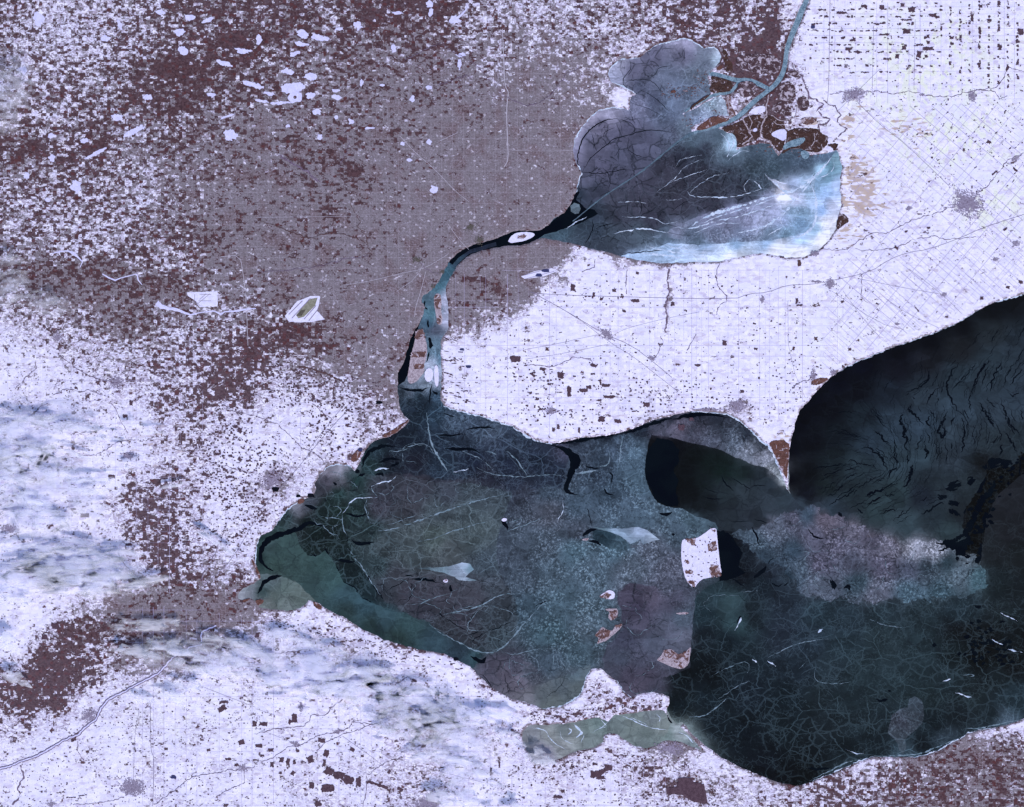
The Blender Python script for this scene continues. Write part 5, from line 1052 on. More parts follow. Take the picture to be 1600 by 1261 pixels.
for q, w, ow, wh in [(t1((540,690),(575,650),(590,610),(640,590),(700,590),(760,590)),1.3,GB,True),(t1((720,520),(790,495),(850,485),(875,460)),1.3,GB,True),(t1((760,590),(730,550),(720,520)),.8,GB,False),(t1((540,690),(545,780),(570,830)),1.2,GB,False),(t1((380,700),(430,715),(540,725)),1.2,GB,False),(t1((415,760),(440,790),(490,830)),1.1,GB,False),(t1((570,910),(640,990),(690,1070),(730,1140),(780,1200)),1.2,WB,False),
  (t1((720,800),(860,790),(1000,740),(1100,700),(1250,650),(1400,605),(1550,570)),1.6,WB,False),(t1((1000,870),(1100,850),(1200,810),(1330,770),(1450,740)),1.1,WB,False),(t1((820,760),(950,720),(1020,690)),.7,WB,False),(t1((690,600),(680,660),(710,740)),.8,WB,False),(t1((1230,435),(1330,410)),1.2,NB,True),(t1((830,410),(780,405),(740,420)),2.2,GB,True),(t1((900,290),(960,270),(1040,250),(1090,270),(1120,340)),.9,NB,False),(t1((830,300),(900,300),(960,280)),1.0,NB,False),(t1((1070,60),(1075,160),(1100,260),(1140,340),(1200,430)),2.4,NB,False),(t1((1290,300),(1420,350),(1480,420)),1.0,NB,False),
  (CR(560,620,4.706,[(1090,400),(1160,460),(1210,530),(1240,580)]),1.3,NB,False),(CR(560,620,4.706,[(930,400),(1020,420)]),1.2,NB,False),(CR(560,620,4.706,[(870,520),(970,570),(1070,580),(1220,590),(1400,570),(1520,580)]),1.0,NB,False),(CR(560,620,4.706,[(1500,760),(1515,840),(1455,910),(1490,960),(1460,990)]),1.0,CB,True),(CR(560,620,4.706,[(1070,1000),(1170,960),(1290,920),(1380,880)]),.8,CB,False),(CR(560,620,4.706,[(1120,920),(1170,905),(1200,890),(1195,930),(1140,960)]),.9,CB,False),
  (CR(560,840,4,[(440,540),(500,590),(640,660),(730,710),(830,725),(900,690),(970,620),(1050,520),(1110,460),(1160,400)]),1.5,WB,False),(CR(560,840,4,[(290,420),(400,410),(480,370),(580,350)]),1.0,WB,False),(CR(560,840,4,[(530,480),(640,460),(760,430),(860,370),(920,350),(1010,350)]),1.6,WB,False),(CR(560,840,4,[(770,440),(720,490),(680,540),(690,580),(790,580)]),.7,WB,False),(CR(560,840,4,[(1080,740),(1130,780),(1120,850)]),.7,CB,False),(CR(560,840,4,[(900,710),(980,740),(1080,700),(1200,690)]),.9,CB,False),(CR(560,840,4,[(1210,690),(1225,760),(1215,820)]),.7,CB,False),(CR(560,840,4,[(1260,770),(1300,820)]),.6,CB,False),
  (T(2,2,[(690,210),(680,290),(665,400)]),1.2,CB,False),(T(2,2,[(400,440),(450,430),(530,420)]),2.0,CB,False),(T(2,2,[(610,300),(610,390),(530,395)]),1.3,CB,False),(T(2,2,[(390,440),(440,370)]),1.2,CB,False),
  (T(2,3,[(1350,575),(1260,660),(1190,700),(1110,700)]),1.3,SE,False),(T(2,3,[(1470,430),(1490,370),(1440,350),(1250,440)]),.8,SE,False),(T(2,3,[(1490,470),(1400,510),(1290,590)]),.7,SE,False),(T(2,3,[(1500,340),(1530,360)]),2.0,SE,True),(T(3,3,[(0,330),(110,270),(230,230),(380,210)]),.9,SE,False),(T(3,3,[(640,90),(730,130),(860,140)]),.8,SE,False),(T(3,3,[(190,400),(250,350)]),.6,SE,False),(T(3,3,[(290,390),(290,480),(420,500),(520,480)]),.6,SE,False),(T(3,3,[(1090,480),(1140,465)]),2.0,SE,True),(T(3,3,[(1170,550),(1270,580)]),1.6,SE,True),(T(3,3,[(1220,440),(1300,435),(1260,455)]),.8,SE,False),(T(3,3,[(480,900),(540,930),(600,930)]),.8,SE,True),(T(3,3,[(660,945),(760,945),(860,940),(950,935),(1100,870),(1200,830)]),1.6,SE,False),(T(3,3,[(260,1100),(380,1040),(500,980),(600,960)]),1.5,SE,False),(T(3,3,[(1230,775),(1330,770),(1440,745),(1590,715)]),1.6,SE,False),(T(3,3,[(340,150),(310,170)]),2.5,SE,True),(T(3,3,[(0,350),(50,385)]),3.0,SE,True),(T(3,3,[(1450,50),(1560,100)]),1.5,SE,True),(T(3,3,[(1400,220),(1470,250)]),1.5,SE,True),(T(3,3,[(1500,280),(1590,300)]),1.5,SE,True),
  (T(2,2,[(1540,1170),(1430,1180)]),.7,SE,False),(T(2,3,[(1395,160),(1420,110),(1435,80)]),1.8,SE,True)]:
    ridge(q, w, ow, wh)
DK, FAN, SH = "dark cracked pack", "wind-streaked", "snow-white shore"
for q, w, ow in [(c33((1140,295),(1190,340),(1240,390)),2.4,DK),(c33((750,380),(770,410),(870,410),(980,410),(1080,380),(1130,365)),1.1,DK),(c33((1080,330),(1105,345),(1120,370)),1.6,DK),(c33((400,435),(500,430),(540,440)),.8,DK),(c33((640,420),(690,425),(720,415)),.8,DK),(c33((420,510),(540,510),(600,520),(640,550),(700,530)),.9,DK),(c33((380,590),(460,575),(530,565),(600,580),(660,590)),1.6,DK),(c33((690,560),(780,570),(880,530),(1000,510),(1120,470),(1230,430)),1.6,FAN),(c33((1230,490),(1210,520),(1230,560),(1150,600)),1.2,FAN),(c33((1370,350),(1390,400),(1395,500),(1380,560),(1330,600),(1250,625)),3.2,SH),(c33((1480,230),(1480,280),(1400,320)),1.2,FAN),(c33((1300,330),(1370,320),(1440,250),(1470,210)),1.6,FAN),(c33((960,90),(990,130),(960,180),(950,210)),1.6,DK),(c33((920,90),(960,140),(950,190)),1.0,DK),(c33((640,650),(700,665),(860,690)),1.2,SH),(c33((940,235),(1010,180),(1060,180)),.7,DK),(c33((650,340),(760,300),(850,270)),.6,DK),(c33((760,390),(800,350),(880,300),(960,290)),.6,DK),(c33((600,380),(700,310),(720,260),(820,220)),.6,DK),(c33((690,260),(710,220),(820,200)),.6,DK),(c33((140,570),(200,530),(250,510)),1.2,DK),(c33((1060,320),(1030,350),(1040,390)),.6,DK),(c33((780,590),(850,560),(900,540),(1010,540)),1.0,FAN),(c33((760,560),(850,500),(960,470),(1060,440),(1180,400),(1250,390)),4.2,FAN),(c33((820,540),(920,500),(1060,460),(1200,410)),2.0,FAN),(c33((1190,340),(1240,390),(1300,370),(1370,330),(1440,250)),3.4,FAN),(c33((1240,390),(1290,420),(1240,480),(1210,520)),2.8,FAN),(c33((1370,330),(1330,380),(1270,440)),2.6,FAN),(c33((1000,590),(1130,560),(1200,520),(1260,450)),2.4,FAN),(c33((560,660),(700,690),(860,700),(1000,690)),2.0,SH),(c33((520,690),(640,700),(760,720)),2.4,SH)]:
    ridge(q, w, ow, True, 0.004)

for k, rg in enumerate(PLATE_RINGS):
    cx = sum(p[0] for p in rg) / len(rg); cy_ = sum(p[1] for p in rg) / len(rg)
    own = max((i for i, r in enumerate(REG) if r.get('root') is not None and inside_np(np.array([cx]), np.array([cy_]), r['poly'])[0]), default=7)
    a0 = random.randrange(len(rg)); ln = random.randrange(12, 26)
    arc = [rg[(a0 + t_) % (len(rg) - 1)] for t_ in range(ln)]
    ridge([(cx + (p[0] - cx) * 0.985, cy_ + (p[1] - cy_) * 0.985, 0.5) for p in arc], .5, REG[own]['label'], False, 0.003, 0.3)
# the bright ice foot heaped along some beaches
def shore(a, b):
    ia = min(range(len(LAKE)), key=lambda i: (LAKE[i][0] - a[0]) ** 2 + (LAKE[i][1] - a[1]) ** 2)
    ib = min(range(len(LAKE)), key=lambda i: (LAKE[i][0] - b[0]) ** 2 + (LAKE[i][1] - b[1]) ** 2)
    return LAKE[ia:ib + 1] if ia < ib else LAKE[ib:ia + 1]
for a, b, w, ow in [((692,634),(800,666),2.2,NB),((800,666),(862,694),2.6,NB),((1110,645),(1231,766),2.6,"pointed eastern cape"),((1080,644),(1110,645),1.4,"pointed eastern cape"),((896,235),(985,170),2.0,"grey plated"),((897,300),(903,250),1.6,"grey plated"),((951,118),(1000,91),1.8,"grey plated"),((1012,80),(1126,90),2.2,"grey plated"),((955,127),(995,148),1.6,"grey plated"),((847,1107),(922,1046),2.2,"fast ice tucked"),((963,1063),(985,1089),1.6,"slate-grey"),((1415,1183),(1550,1138),1.6,SE),((1270,1220),(1365,1182),1.4,SE),((500,742),(550,730),1.4,GB),((427,827),(475,780),1.6,GB),((408,837),(402,890),1.4,"smooth teal"),((1555,472),(1601,460),2.6,"jagged black leads"),((1300,575),(1400,541),.7,"jagged black leads"),((1400,541),(1530,485),.9,"jagged black leads")]:
    ridge([(x, y, w) for x, y in shore(a, b)], w, ow, True, 0.012, 0.3)

for q, w, ow in [(T(2,3,[(110,765),(180,775),(215,790),(230,825),(270,870),(340,905)]),1.2,"western half"),(T(2,3,[(385,745),(415,775),(440,800),(400,830)]),3.0,"western half"),(T(2,3,[(350,770),(375,790),(350,810)]),1.4,"western half"),(T(2,3,[(450,815),(430,860)]),1.0,"western half"),(T(2,3,[(300,790),(310,840),(380,870)]),.7,"western half"),(T(2,3,[(690,695),(740,715),(800,745),(870,770),(960,782)]),1.6,"eastern half"),(T(2,3,[(740,705),(820,735),(850,760)]),.8,"eastern half"),(T(2,3,[(900,680),(930,710),(920,730)]),.8,"eastern half"),(T(2,3,[(1040,795),(1090,815),(1120,850),(1160,880)]),1.4,"sandspit"),(T(2,3,[(540,760),(600,770),(560,720)]),1.0,"western half"),(T(2,3,[(500,800),(560,765),(620,720)]),.8,"western half")]:
    ridge(q, w, ow, True, 0.003, 0.3)
# ------------------------------------------------------------------ where is land?
def is_land(x, y, margin=1.5):
    i = min(len(xs) - 1, max(0, int(np.searchsorted(xs, x)))); j = min(len(ys) - 1, max(0, int(np.searchsorted(ys, y))))
    return sd[j, i] > margin
LZ = LAND_Z

def lot_poly(x, y, w, h, rot, seed):
    r_ = random.Random(seed)
    c, s_ = math.cos(math.radians(rot)), math.sin(math.radians(rot))
    out = []
    n = 12 if w * h > 12 else 8
    for k in range(n):
        a = 2 * math.pi * (k + 0.5) / n
        p, q = math.cos(a), math.sin(a)
        m_ = max(abs(p), abs(q))
        u = w / 2 * p / m_ * r_.uniform(.72, 1.12); v = h / 2 * q / m_ * r_.uniform(.72, 1.12)
        out.append((x + u * c - v * s_, y + u * s_ + v * c))
    return out
# ------------------------------------------------------------------ islands
MAT['islandground'] = simple_mat("thinly_snowed_island", (180, 170, 188), 0.3, 1.6, 4.0, (118, 104, 118))
for (lab, poly, woods) in ISLANDS:
    poly = rough_closed(smooth_closed(poly, 1), 0.5, 3.0, 1.5, len(lab))
    cx = sum(p[0] for p in poly) / len(poly); cy_ = sum(p[1] for p in poly) / len(poly)
    root = tag(empty("island", cx, cy_), lab, "island")
    o = prism("snowy_ground", poly, -0.03, 0.05, MAT['snow' if "snow" in lab or "white" in lab else 'islandground']); child_of(o, root)
    if "large snowy" in lab:
        for k in range(60):
            t_ = random.random(); x = 1066 + 58 * t_; y = random.uniform(832, 914)
            if inside_np(np.array([x]), np.array([y]), inflate(poly, -1.5))[0]:
                child_of(prism("woodland", lot_poly(x, y, random.uniform(1, 4), random.uniform(.8, 2.6), 5, k), 0.045, 0.056 + random.random() * .008, MAT['wood']), root)
    for w in woods:
        o = prism("woodland", rough_closed(w, 2.2, 1.6, 0.7, w[0][0]), 0.045, 0.062, MAT['rustmosaic']); child_of(o, root)

# ------------------------------------------------------------------ ice in the delta rivers, ship track across the upper lake
for r, nm, lab in ((STCLAIR_RIVER, "river_ice", "blue brash ice filling the river that enters the upper lake"), (NORTH_CHANNEL, "river_ice", "blue brash ice in the northern delta channel"), (MIDDLE_CHANNEL, "river_ice", "thin ribbon of blue ice in the middle delta channel")):
    q = arc_resample(r, 3.0)
    V_, F_ = ribbon_mesh_data([(p[0], p[1], p[2] + 1.0) for p in q], None, 0.014 + 0.001 * RIVERS.index(r), 0.15)
    tag(mesh_obj(nm, V_, F_, MAT['riverice']), lab, "river ice")
q = arc_resample(smooth_open([(1084,208,4.5),(1065,217,3),(1050,229,2.4),(1025,250,2.1),(1000,270,1.9),(975,286,2.0),(950,302,1.8),(930,317,1.8),(912,332,1.5),(895,346,1.2)], 2), 3.0)
V_, F_ = ribbon_mesh_data([(x, y, w * (1 + .7 * n2(x, y, 9, 2))) for x, y, w in q], None, 0.024, 0.5, 0.001)
tag(mesh_obj("ship_track", V_, F_, MAT['track']), "long blue ship track cutting diagonally across the upper lake ice", "ship track")

# ------------------------------------------------------------------ labels that single things out by the landmark they lie nearest to
LANDMARKS = [(1515,315,"the largest grey town on the eastern snowfield"),(1335,148,"the ragged grey town beside the delta"),(1520,149,"the small grey town on the north-eastern creek"),(1297,442,"the square grey town below the white shore ice"),(948,520,"the cross-shaped town on the diagonal road"),
 (1275,590,"the harbour village where the eastern lakeshore bends"),(207,1230,"the star-shaped town in the south-west farmland"),(140,1118,"the town on the frozen winding river"),(665,1255,"the grey town at the bottom edge"),(1045,1168,"the town beside the pale green bay"),(425,755,"the town beside the black pond"),
 (476,485,"the airport with slanted runways"),(185,598,"the grey village south-west of the white airfield"),(530,1143,"the grey village between two wooded creeks"),(15,827,"the hazy town on the left edge"),(200,712,"the faint grey village in the western snowfield"),(1475,460,"the crossroads hamlet above the eastern shore"),(1192,468,"the roadside hamlet south of the upper lake"),(1575,380,"the hamlet near the right edge"),(316,468,"the white airfield"),(460,150,"the ring-shaped frozen lake"),(360,211,"the round white lake"),(710,30,"the long-armed white lake near the top"),(119,292,"the lone white lake in the west"),(380,1165,"the woods around the southern village"),(860,640,"the village behind the northern lakeshore")]
DIRS = ["east", "east-south-east", "south-east", "south-south-east", "south", "south-south-west", "south-west", "west-south-west", "west", "west-north-west", "north-west", "north-north-west", "north", "north-north-east", "north-east", "east-north-east"]
ORD = ["nearest", "second-nearest", "third-nearest", "fourth-nearest", "fifth-nearest", "sixth-nearest", "seventh-nearest", "eighth-nearest", "ninth-nearest", "tenth-nearest", "eleventh-nearest", "twelfth-nearest"] + ["%dth-nearest" % k for k in range(13, 21)] + ["%d%s-nearest" % (k, {1: "st", 2: "nd", 3: "rd"}.get(k % 10, "th")) for k in range(21, 90)]
def label_all(items, what):
    """items: (object, x, y); one label each, by rank and compass direction from the closest landmark"""
    bins = {}
    for o, x, y in items:
        L = min(LANDMARKS, key=lambda l: (l[0] - x) ** 2 + (l[1] - y) ** 2 if (l[0] - x) ** 2 + (l[1] - y) ** 2 > 60 else 1e9)
        a = int(round(math.degrees(math.atan2(y - L[1], x - L[0])) / 22.5)) % 16
        bins.setdefault((L, a), []).append((math.hypot(L[0] - x, L[1] - y), o))
    for (L, a), v in bins.items():
        v.sort(key=lambda t: t[0])
        for k, (_, o) in enumerate(v):
            o["label"] = ("%s%s %s of %s" % (ORD[k] + " " if len(v) > 1 else "", what, DIRS[a], L[2])).strip()

# ------------------------------------------------------------------ frozen lakes of the north-west: snow-white blobs
FL = [(461,135,19,7,-15),(451,112,10,4.5,20),(487,120,10,6,10),(485,149,9,4.5,-10),(405,135,9,5,10),(420,146,9,2.6,10),(437,161,16,2.6,-5),(410,158,10,2.2,8),(500,59,13,4.5,10),(471,69,9,3.5,8),(473,54,8,6,20),(461,84,10,3.5,-20),(405,60,5,9,0),(526,152,9,3.5,15),(524,142,6,2.5,0),(495,175,7,4.5,0),(525,184,3,4,0),(549,190,5,5,0),(577,200,9,2.3,0),(500,214,4,4,0),(644,154,3.6,4.6,0),(565,129,3,5,0),(640,250,4,2.4,0),(678,296,6,6,0),(672,8,6,5,0),(673,20,3.6,7,0),(710,31,9,6,10),(629,224,3.4,3.2,0),(670,222,4,4,0),
      (360,211,9,8,20),(119,292,8,8,20),(80,247,5.5,5.5,0),(286,79,8,8,-40),(380,80,14,4,8),(390,131,12,3.5,10),(210,204,18,5,-25),(150,239,20,2.6,-27),(80,212,5,4,0),(131,220,8,3.5,0),(355,182,12,1.6,-20),(230,152,8,4,0),(280,50,8,5,0),(165,60,7,4,0),(35,110,7,6,0),(187,38,3,9,-15),(75,312,4,3,0),(42,275,5,4,0),(296,27,7,5,0),(325,32,8,3,-20),(355,100,9,3,25),(345,98,7,3,30),(183,183,9,4.5,0),(252,20,7,4,0),(60,30,9,9,0),(330,148,6,3,0),(450,197,3,2.4,0),(530,45,6,3,0),(560,40,7,6,0),(620,20,9,2.6,0),(720,86,9,3,0),(718,102,3,9,0),(670,137,5,3,0),(598,133,4,2,0),(615,76,4,6,0),
]
flo = []
for i, (x, y, rx, ry, rot) in enumerate(FL):
    if rx < 1: continue
    c, s_ = math.cos(math.radians(rot)), math.sin(math.radians(rot))
    n = 22
    poly = []
    for k in range(n):
        a = 2 * math.pi * k / n
        f = 1 + 0.55 * mnoise.noise(Vector((math.cos(a) * 1.3 + i * 3.1, math.sin(a) * 1.3, 0.4)))
        dx, dy = rx * math.cos(a) * f, ry * math.sin(a) * f
        poly.append((x + dx * c - dy * s_, y + dx * s_ + dy * c))
    if rx * ry > 20: poly = rough_closed(poly, min(3.0, 0.5 * min(rx, ry)), 3.0, 1.2, i * 2.1)
    o = prism("frozen_lake", poly, LZ - 0.01, LZ + 0.006 + 0.0002 * i, MAT['lakesnow'])
    o["category"] = "frozen lake"; o["group"] = "frozen lakes of the north-west"
    flo.append((o, x, y))
def ring(cx, cy_, r0, r1, jit=0.2):
    V_, F_ = [], []
    for k in range(28):
        a = 2 * math.pi * k / 28
        f = 1 + jit * mnoise.noise(Vector((math.cos(a) * 1.5, math.sin(a) * 1.5, cx)))
        V_ += [P(cx + r1 * f * math.cos(a), cy_ + r1 * f * math.sin(a), LZ + 0.008), P(cx + r0 * math.cos(a), cy_ + r0 * math.sin(a), LZ + 0.008)]
    for k in range(28):
        a, b = 2 * k, 2 * ((k + 1) % 28)
        F_.append((a, a + 1, b + 1, b))
    return V_, F_
o = mesh_obj("frozen_lake", *ring(461, 152, 2.6, 10.5, 0.35), MAT['lakesnow'])
tag(o, "ring-shaped white frozen lake around a small dark island", "frozen lake", "frozen lakes of the north-west")
label_all(flo, "snow-white frozen lake")
for o, x, y in flo:
    if (x, y) == (360, 211): o["label"] = "rounded white frozen lake alone among brown suburbs"
    if (x, y) == (710, 31): o["label"] = "white frozen lake with a long arm near the top edge"
    if (x, y) == (119, 292): o["label"] = "lone bright white lake among brown western woods"
    if (x, y) == (461, 135): o["label"] = "largest sprawling white lake just above the ring-shaped lake"
V_, F_ = ribbon_mesh_data(arc_resample([(712,30,4),(720,24,3),(726,18,2),(731,10,1.5),(728,5,1.2)], 2), None, LZ + 0.0205, 0.4)
tag(mesh_obj("frozen_inlet", V_, F_, MAT['lakesnow']), "narrow white arm reaching up from the long-armed lake", "frozen inlet")
V_, F_ = ribbon_mesh_data(arc_resample([(245,473,8),(252,478,7),(262,482,4.5),(272,483,5),(282,486,4),(292,490,3),(298,492,2.5),(310,489,1.8),(322,487,1.8),(335,486,2),(345,491,3),(352,487,2),(370,486,3),(385,483,2.4),(400,482,1.6)], 2.5), None, LZ + 0.0065, 0.5)
tag(mesh_obj("frozen_river", V_, F_, MAT['lakesnow']), "winding white frozen river below the white airfield", "frozen river")
V_, F_ = ribbon_mesh_data(arc_resample([(82,396,1.4),(95,393,2),(106,392,2),(115,396,4.5),(122,402,2.5),(129,409,1.5),(125,418,1.2)], 2.0), None, LZ + 0.0065, 0.4)
tag(mesh_obj("frozen_river", V_, F_, MAT['lakesnow']), "short crooked white frozen river west of the dark city", "frozen river")
V_, F_ = ribbon_mesh_data(arc_resample([(160,428,1.5),(170,434,2),(180,438,2.4),(190,434,1.4),(214,428,1.2),(216,438,2.0),(222,445,1)], 2.0), None, LZ + 0.0065, 0.4)
tag(mesh_obj("frozen_river", V_, F_, MAT['lakesnow']), "thin white frozen reach along the dark city's north side", "frozen river")

# ------------------------------------------------------------------ delta marshes
d1 = lambda *p: CR(1040, 60, 5.3333, p)
MARSH = [("dark brown marsh island north of the middle delta channel", d1((375,310),(420,320),(500,345),(560,360),(550,440),(480,450),(390,455),(360,430),(385,380)), 'marsh'),
 ("rust-brown lens-shaped marsh beside the main delta channel", d1((250,750),(330,690),(390,650),(450,645),(500,660),(540,680),(450,710),(350,750),(270,770)), 'rustmarsh'),
 ("brown marsh with a winding channel south of the river mouth", d1((455,745),(560,715),(640,680),(690,640),(820,630),(800,700),(790,830),(740,850),(680,880),(590,920),(600,850),(560,790),(500,780)), 'marsh'),
 ("brown marsh holding the large white lagoon", d1((800,640),(880,640),(980,700),(1000,745),(1000,860),(960,960),(900,900),(870,850),(800,830)), 'marsh'),
 ("wide dark brown marsh along the north-east bay shore", d1((1005,748),(1280,748),(1290,790),(1370,820),(1350,880),(1320,910),(1290,950),(1200,950),(1120,915),(1040,920),(1000,950),(960,965),(1010,860)), 'marsh'),
 ("small brown marsh at the bay's north-east corner", d1((1350,885),(1440,870),(1430,910),(1400,940),(1370,910)), 'marsh'),
 ("olive-brown woods above the northern bay corner", d1((470,90),(510,100),(520,180),(560,200),(560,280),(500,280),(490,200)), 'marsh'),
 ("rusty beach marsh on the bay's northern point", d1((410,265),(450,225),(480,220),(470,260)), 'rustmarsh'),
 ("dotted marsh islets strung across the northern bay", d1((40,440),(75,430),(90,450),(50,460)), 'rustmarsh'),
 ("thin wooded levee along the middle delta channel", d1((200,575),(260,530),(330,480),(390,460),(300,530),(240,560),(210,600)), 'marsh'),
 ("rust-brown base of the pointed eastern cape", T(3,2,[(0,232),(135,232),(130,330),(122,420),(118,480),(95,440),(70,380),(30,300)]), 'rustmarsh'),
 ("rusty shoreline marsh on the eastern side of the upper lake", T(3,1,[(440,90),(470,70),(515,120),(470,150),(430,180),(425,150)]), 'marsh'),
 ("red-brown orchard block by the bend in the eastern shore", T(3,1,[(265,1130),(300,1105),(370,1100),(375,1115),(330,1140),(290,1150)]), 'rustmarsh'),
 ("rusty marsh spit beside the round green bay", CR(340,680,4.203,[(215,810),(235,820),(260,870),(285,930),(270,945),(255,890)]), 'rustmarsh'),
 ("small red island at the mouth of the winding river", CR(340,680,4.203,[(245,1090),(270,1075),(310,1085),(290,1110),(265,1120)]), 'rustmarsh'),
 ("small red bank west of the river-mouth island", CR(340,680,4.203,[(160,1085),(205,1070),(215,1080),(175,1100)]), 'rustmarsh'),
 ("rust-brown power-plant spit on the western shore", CR(340,680,4.203,[(520,425),(560,415),(575,440),(530,455)]), 'rustmarsh'),
 ("brown marsh at the strait's western foot", T(1,2,[(780,200),(860,165),(920,120),(960,105),(930,130),(880,180),(810,220)]), 'rustmarsh'),
 ("brown marsh south of the western cape marina", T(1,2,[(590,340),(640,280),(670,280),(640,360),(600,370)]), 'rustmarsh'),
 ("reddish dunes on the point beside the teal bay", CR(340,680,4.203,[(620,1095),(650,1095),(690,1130),(670,1150),(640,1130)]), 'rustmarsh')]
MARSH += [("patchy brown island of houses and reeds inside the delta fork", d1((600,370),(700,350),(770,395),(740,470),(660,500),(600,450)), 'woodmosaic'),
 ("dark patchy woods between the delta river and the winding creek", d1((900,440),(990,350),(1075,380),(1090,500),(1030,560),(960,520)), 'woodmosaic'),
 ("dark patchy woods above the white delta fields", d1((880,570),(960,520),(1030,560),(1060,640),(980,640),(890,610)), 'woodmosaic'),
 ("dark wood lobe beside the crooked creek", d1((1090,500),(1150,480),(1210,540),(1170,610),(1110,600)), 'woodmosaic'),
 ("broad maroon woods north of the delta channel", d1((580,150),(700,130),(900,130),(965,220),(930,300),(800,290),(680,275),(590,240)), 'woodmosaic'),
 ("small dark wood where the winding creek leaves the river", d1((1030,270),(1090,265),(1125,300),(1090,330),(1040,310)), 'woodmosaic'),
 ("brown reed bank at the bay head below the snowy spit", d1((500,480),(545,470),(540,560),(600,640),(540,660),(505,580)), 'rustmosaic'),
 ("tan field in the white delta farmland", d1((1120,660),(1260,655),(1260,690),(1200,720),(1130,715)), 'rustmosaic')]
mroots = {}
for i, (lab, poly, mt) in enumerate(MARSH):
    poly = rough_closed(smooth_closed(poly, 1), 1.0, 2.5, 1.2, i * 5.1)
    o = prism("marsh", poly, -0.02, LZ + 0.0185 + 0.0004 * i, MAT[mt])
    mroots[lab] = tag(o, lab, "marsh")
LAGOON = [("large white lagoon in the delta marsh", d1((880,790),(950,755),(1010,760),(1005,830),(980,860),(930,830),(890,815)), 'lakesnow'),
 ("small white pond near the middle of the delta marsh", d1((725,765),(745,745),(765,755),(760,775),(735,780)), 'lakesnow'),
 ("pale blue lagoon reaching in from the bay", d1((975,920),(990,880),(1050,850),(1110,830),(1165,825),(1160,860),(1100,900),(1040,905),(990,930)), 'riverice'),
 ("bright square snowfield between two delta marshes", d1((690,620),(740,575),(800,560),(835,570),(825,622),(700,626)), 'snow'),
 ("white diked field at the bay's north-east corner", d1((1335,915),(1365,895),(1405,930),(1370,955)), 'snow'),
 ("small white diked field above the corner marsh", d1((1345,835),(1390,825),(1400,860),(1360,880)), 'snow'),
 ("pale blue ice pan along the marsh edge", d1((1115,950),(1160,930),(1205,960),(1190,1000),(1150,1010)), 'riverice')]
for i, (lab, poly, mt) in enumerate(LAGOON):
    o = prism("lagoon", rough_closed(smooth_closed(poly, 1), 0.5, 2.5, 1.2, i), LZ, LZ + 0.030 + 0.0005 * i, MAT[mt])
    tag(o, lab, "field" if 'field' in lab else "lagoon")

for k, q in enumerate([d1((640,670),(690,760),(720,820),(690,850),(640,885)),d1((860,470),(840,570),(840,650),(800,720),(790,830),(870,860),(880,890)),d1((880,640),(960,690),(1080,660),(1100,560),(1085,500)),d1((1240,790),(1245,860),(1210,900)),d1((510,500),(530,580),(515,630)),d1((690,640),(720,700),(700,760)),d1((900,690),(930,720),(990,720))]):
    r = [(x + 1.2 * n2(x, y, 4, k), y + 1.2 * n2(x, y, 4, k + 7), 2.0 if k < 2 else 1.2) for x, y in arc_resample(q, 1.5)]
    V_, F_ = ribbon_mesh_data(r, None, LZ + 0.040 + 0.0006 * k, 0.5)
    tag(mesh_obj("marsh_channel", V_, F_, MAT['islandground']), kind="structure")
V_, F_ = [], []
ri = random.Random(31)
for k in range(240):
    t_ = ri.random(); x, y = ri.choice([(1098, 118), (1078, 142), (1090, 136), (1062, 146), (1104, 128), (1045, 142), (1120, 170), (1082, 190), (1200, 232), (1250, 240), (1280, 238)])
    x += ri.gauss(0, 8); y += ri.gauss(0, 5)
    if is_land(x, y, 0.5) and y < 200: continue
    v, f = prism_data(lot_poly(x, y, ri.uniform(.7, 3.2), ri.uniform(.6, 1.5), ri.choice((-30, -20, 10)), k), 0.0, 0.035 + ri.random() * .01, len(V_))
    V_ += v; F_ += f
tag(mesh_obj("marsh_islets", V_, F_, MAT['rustmarsh']), "scatter of tiny rusty reed islets in the delta-front ice", "reed islets", None, "stuff")

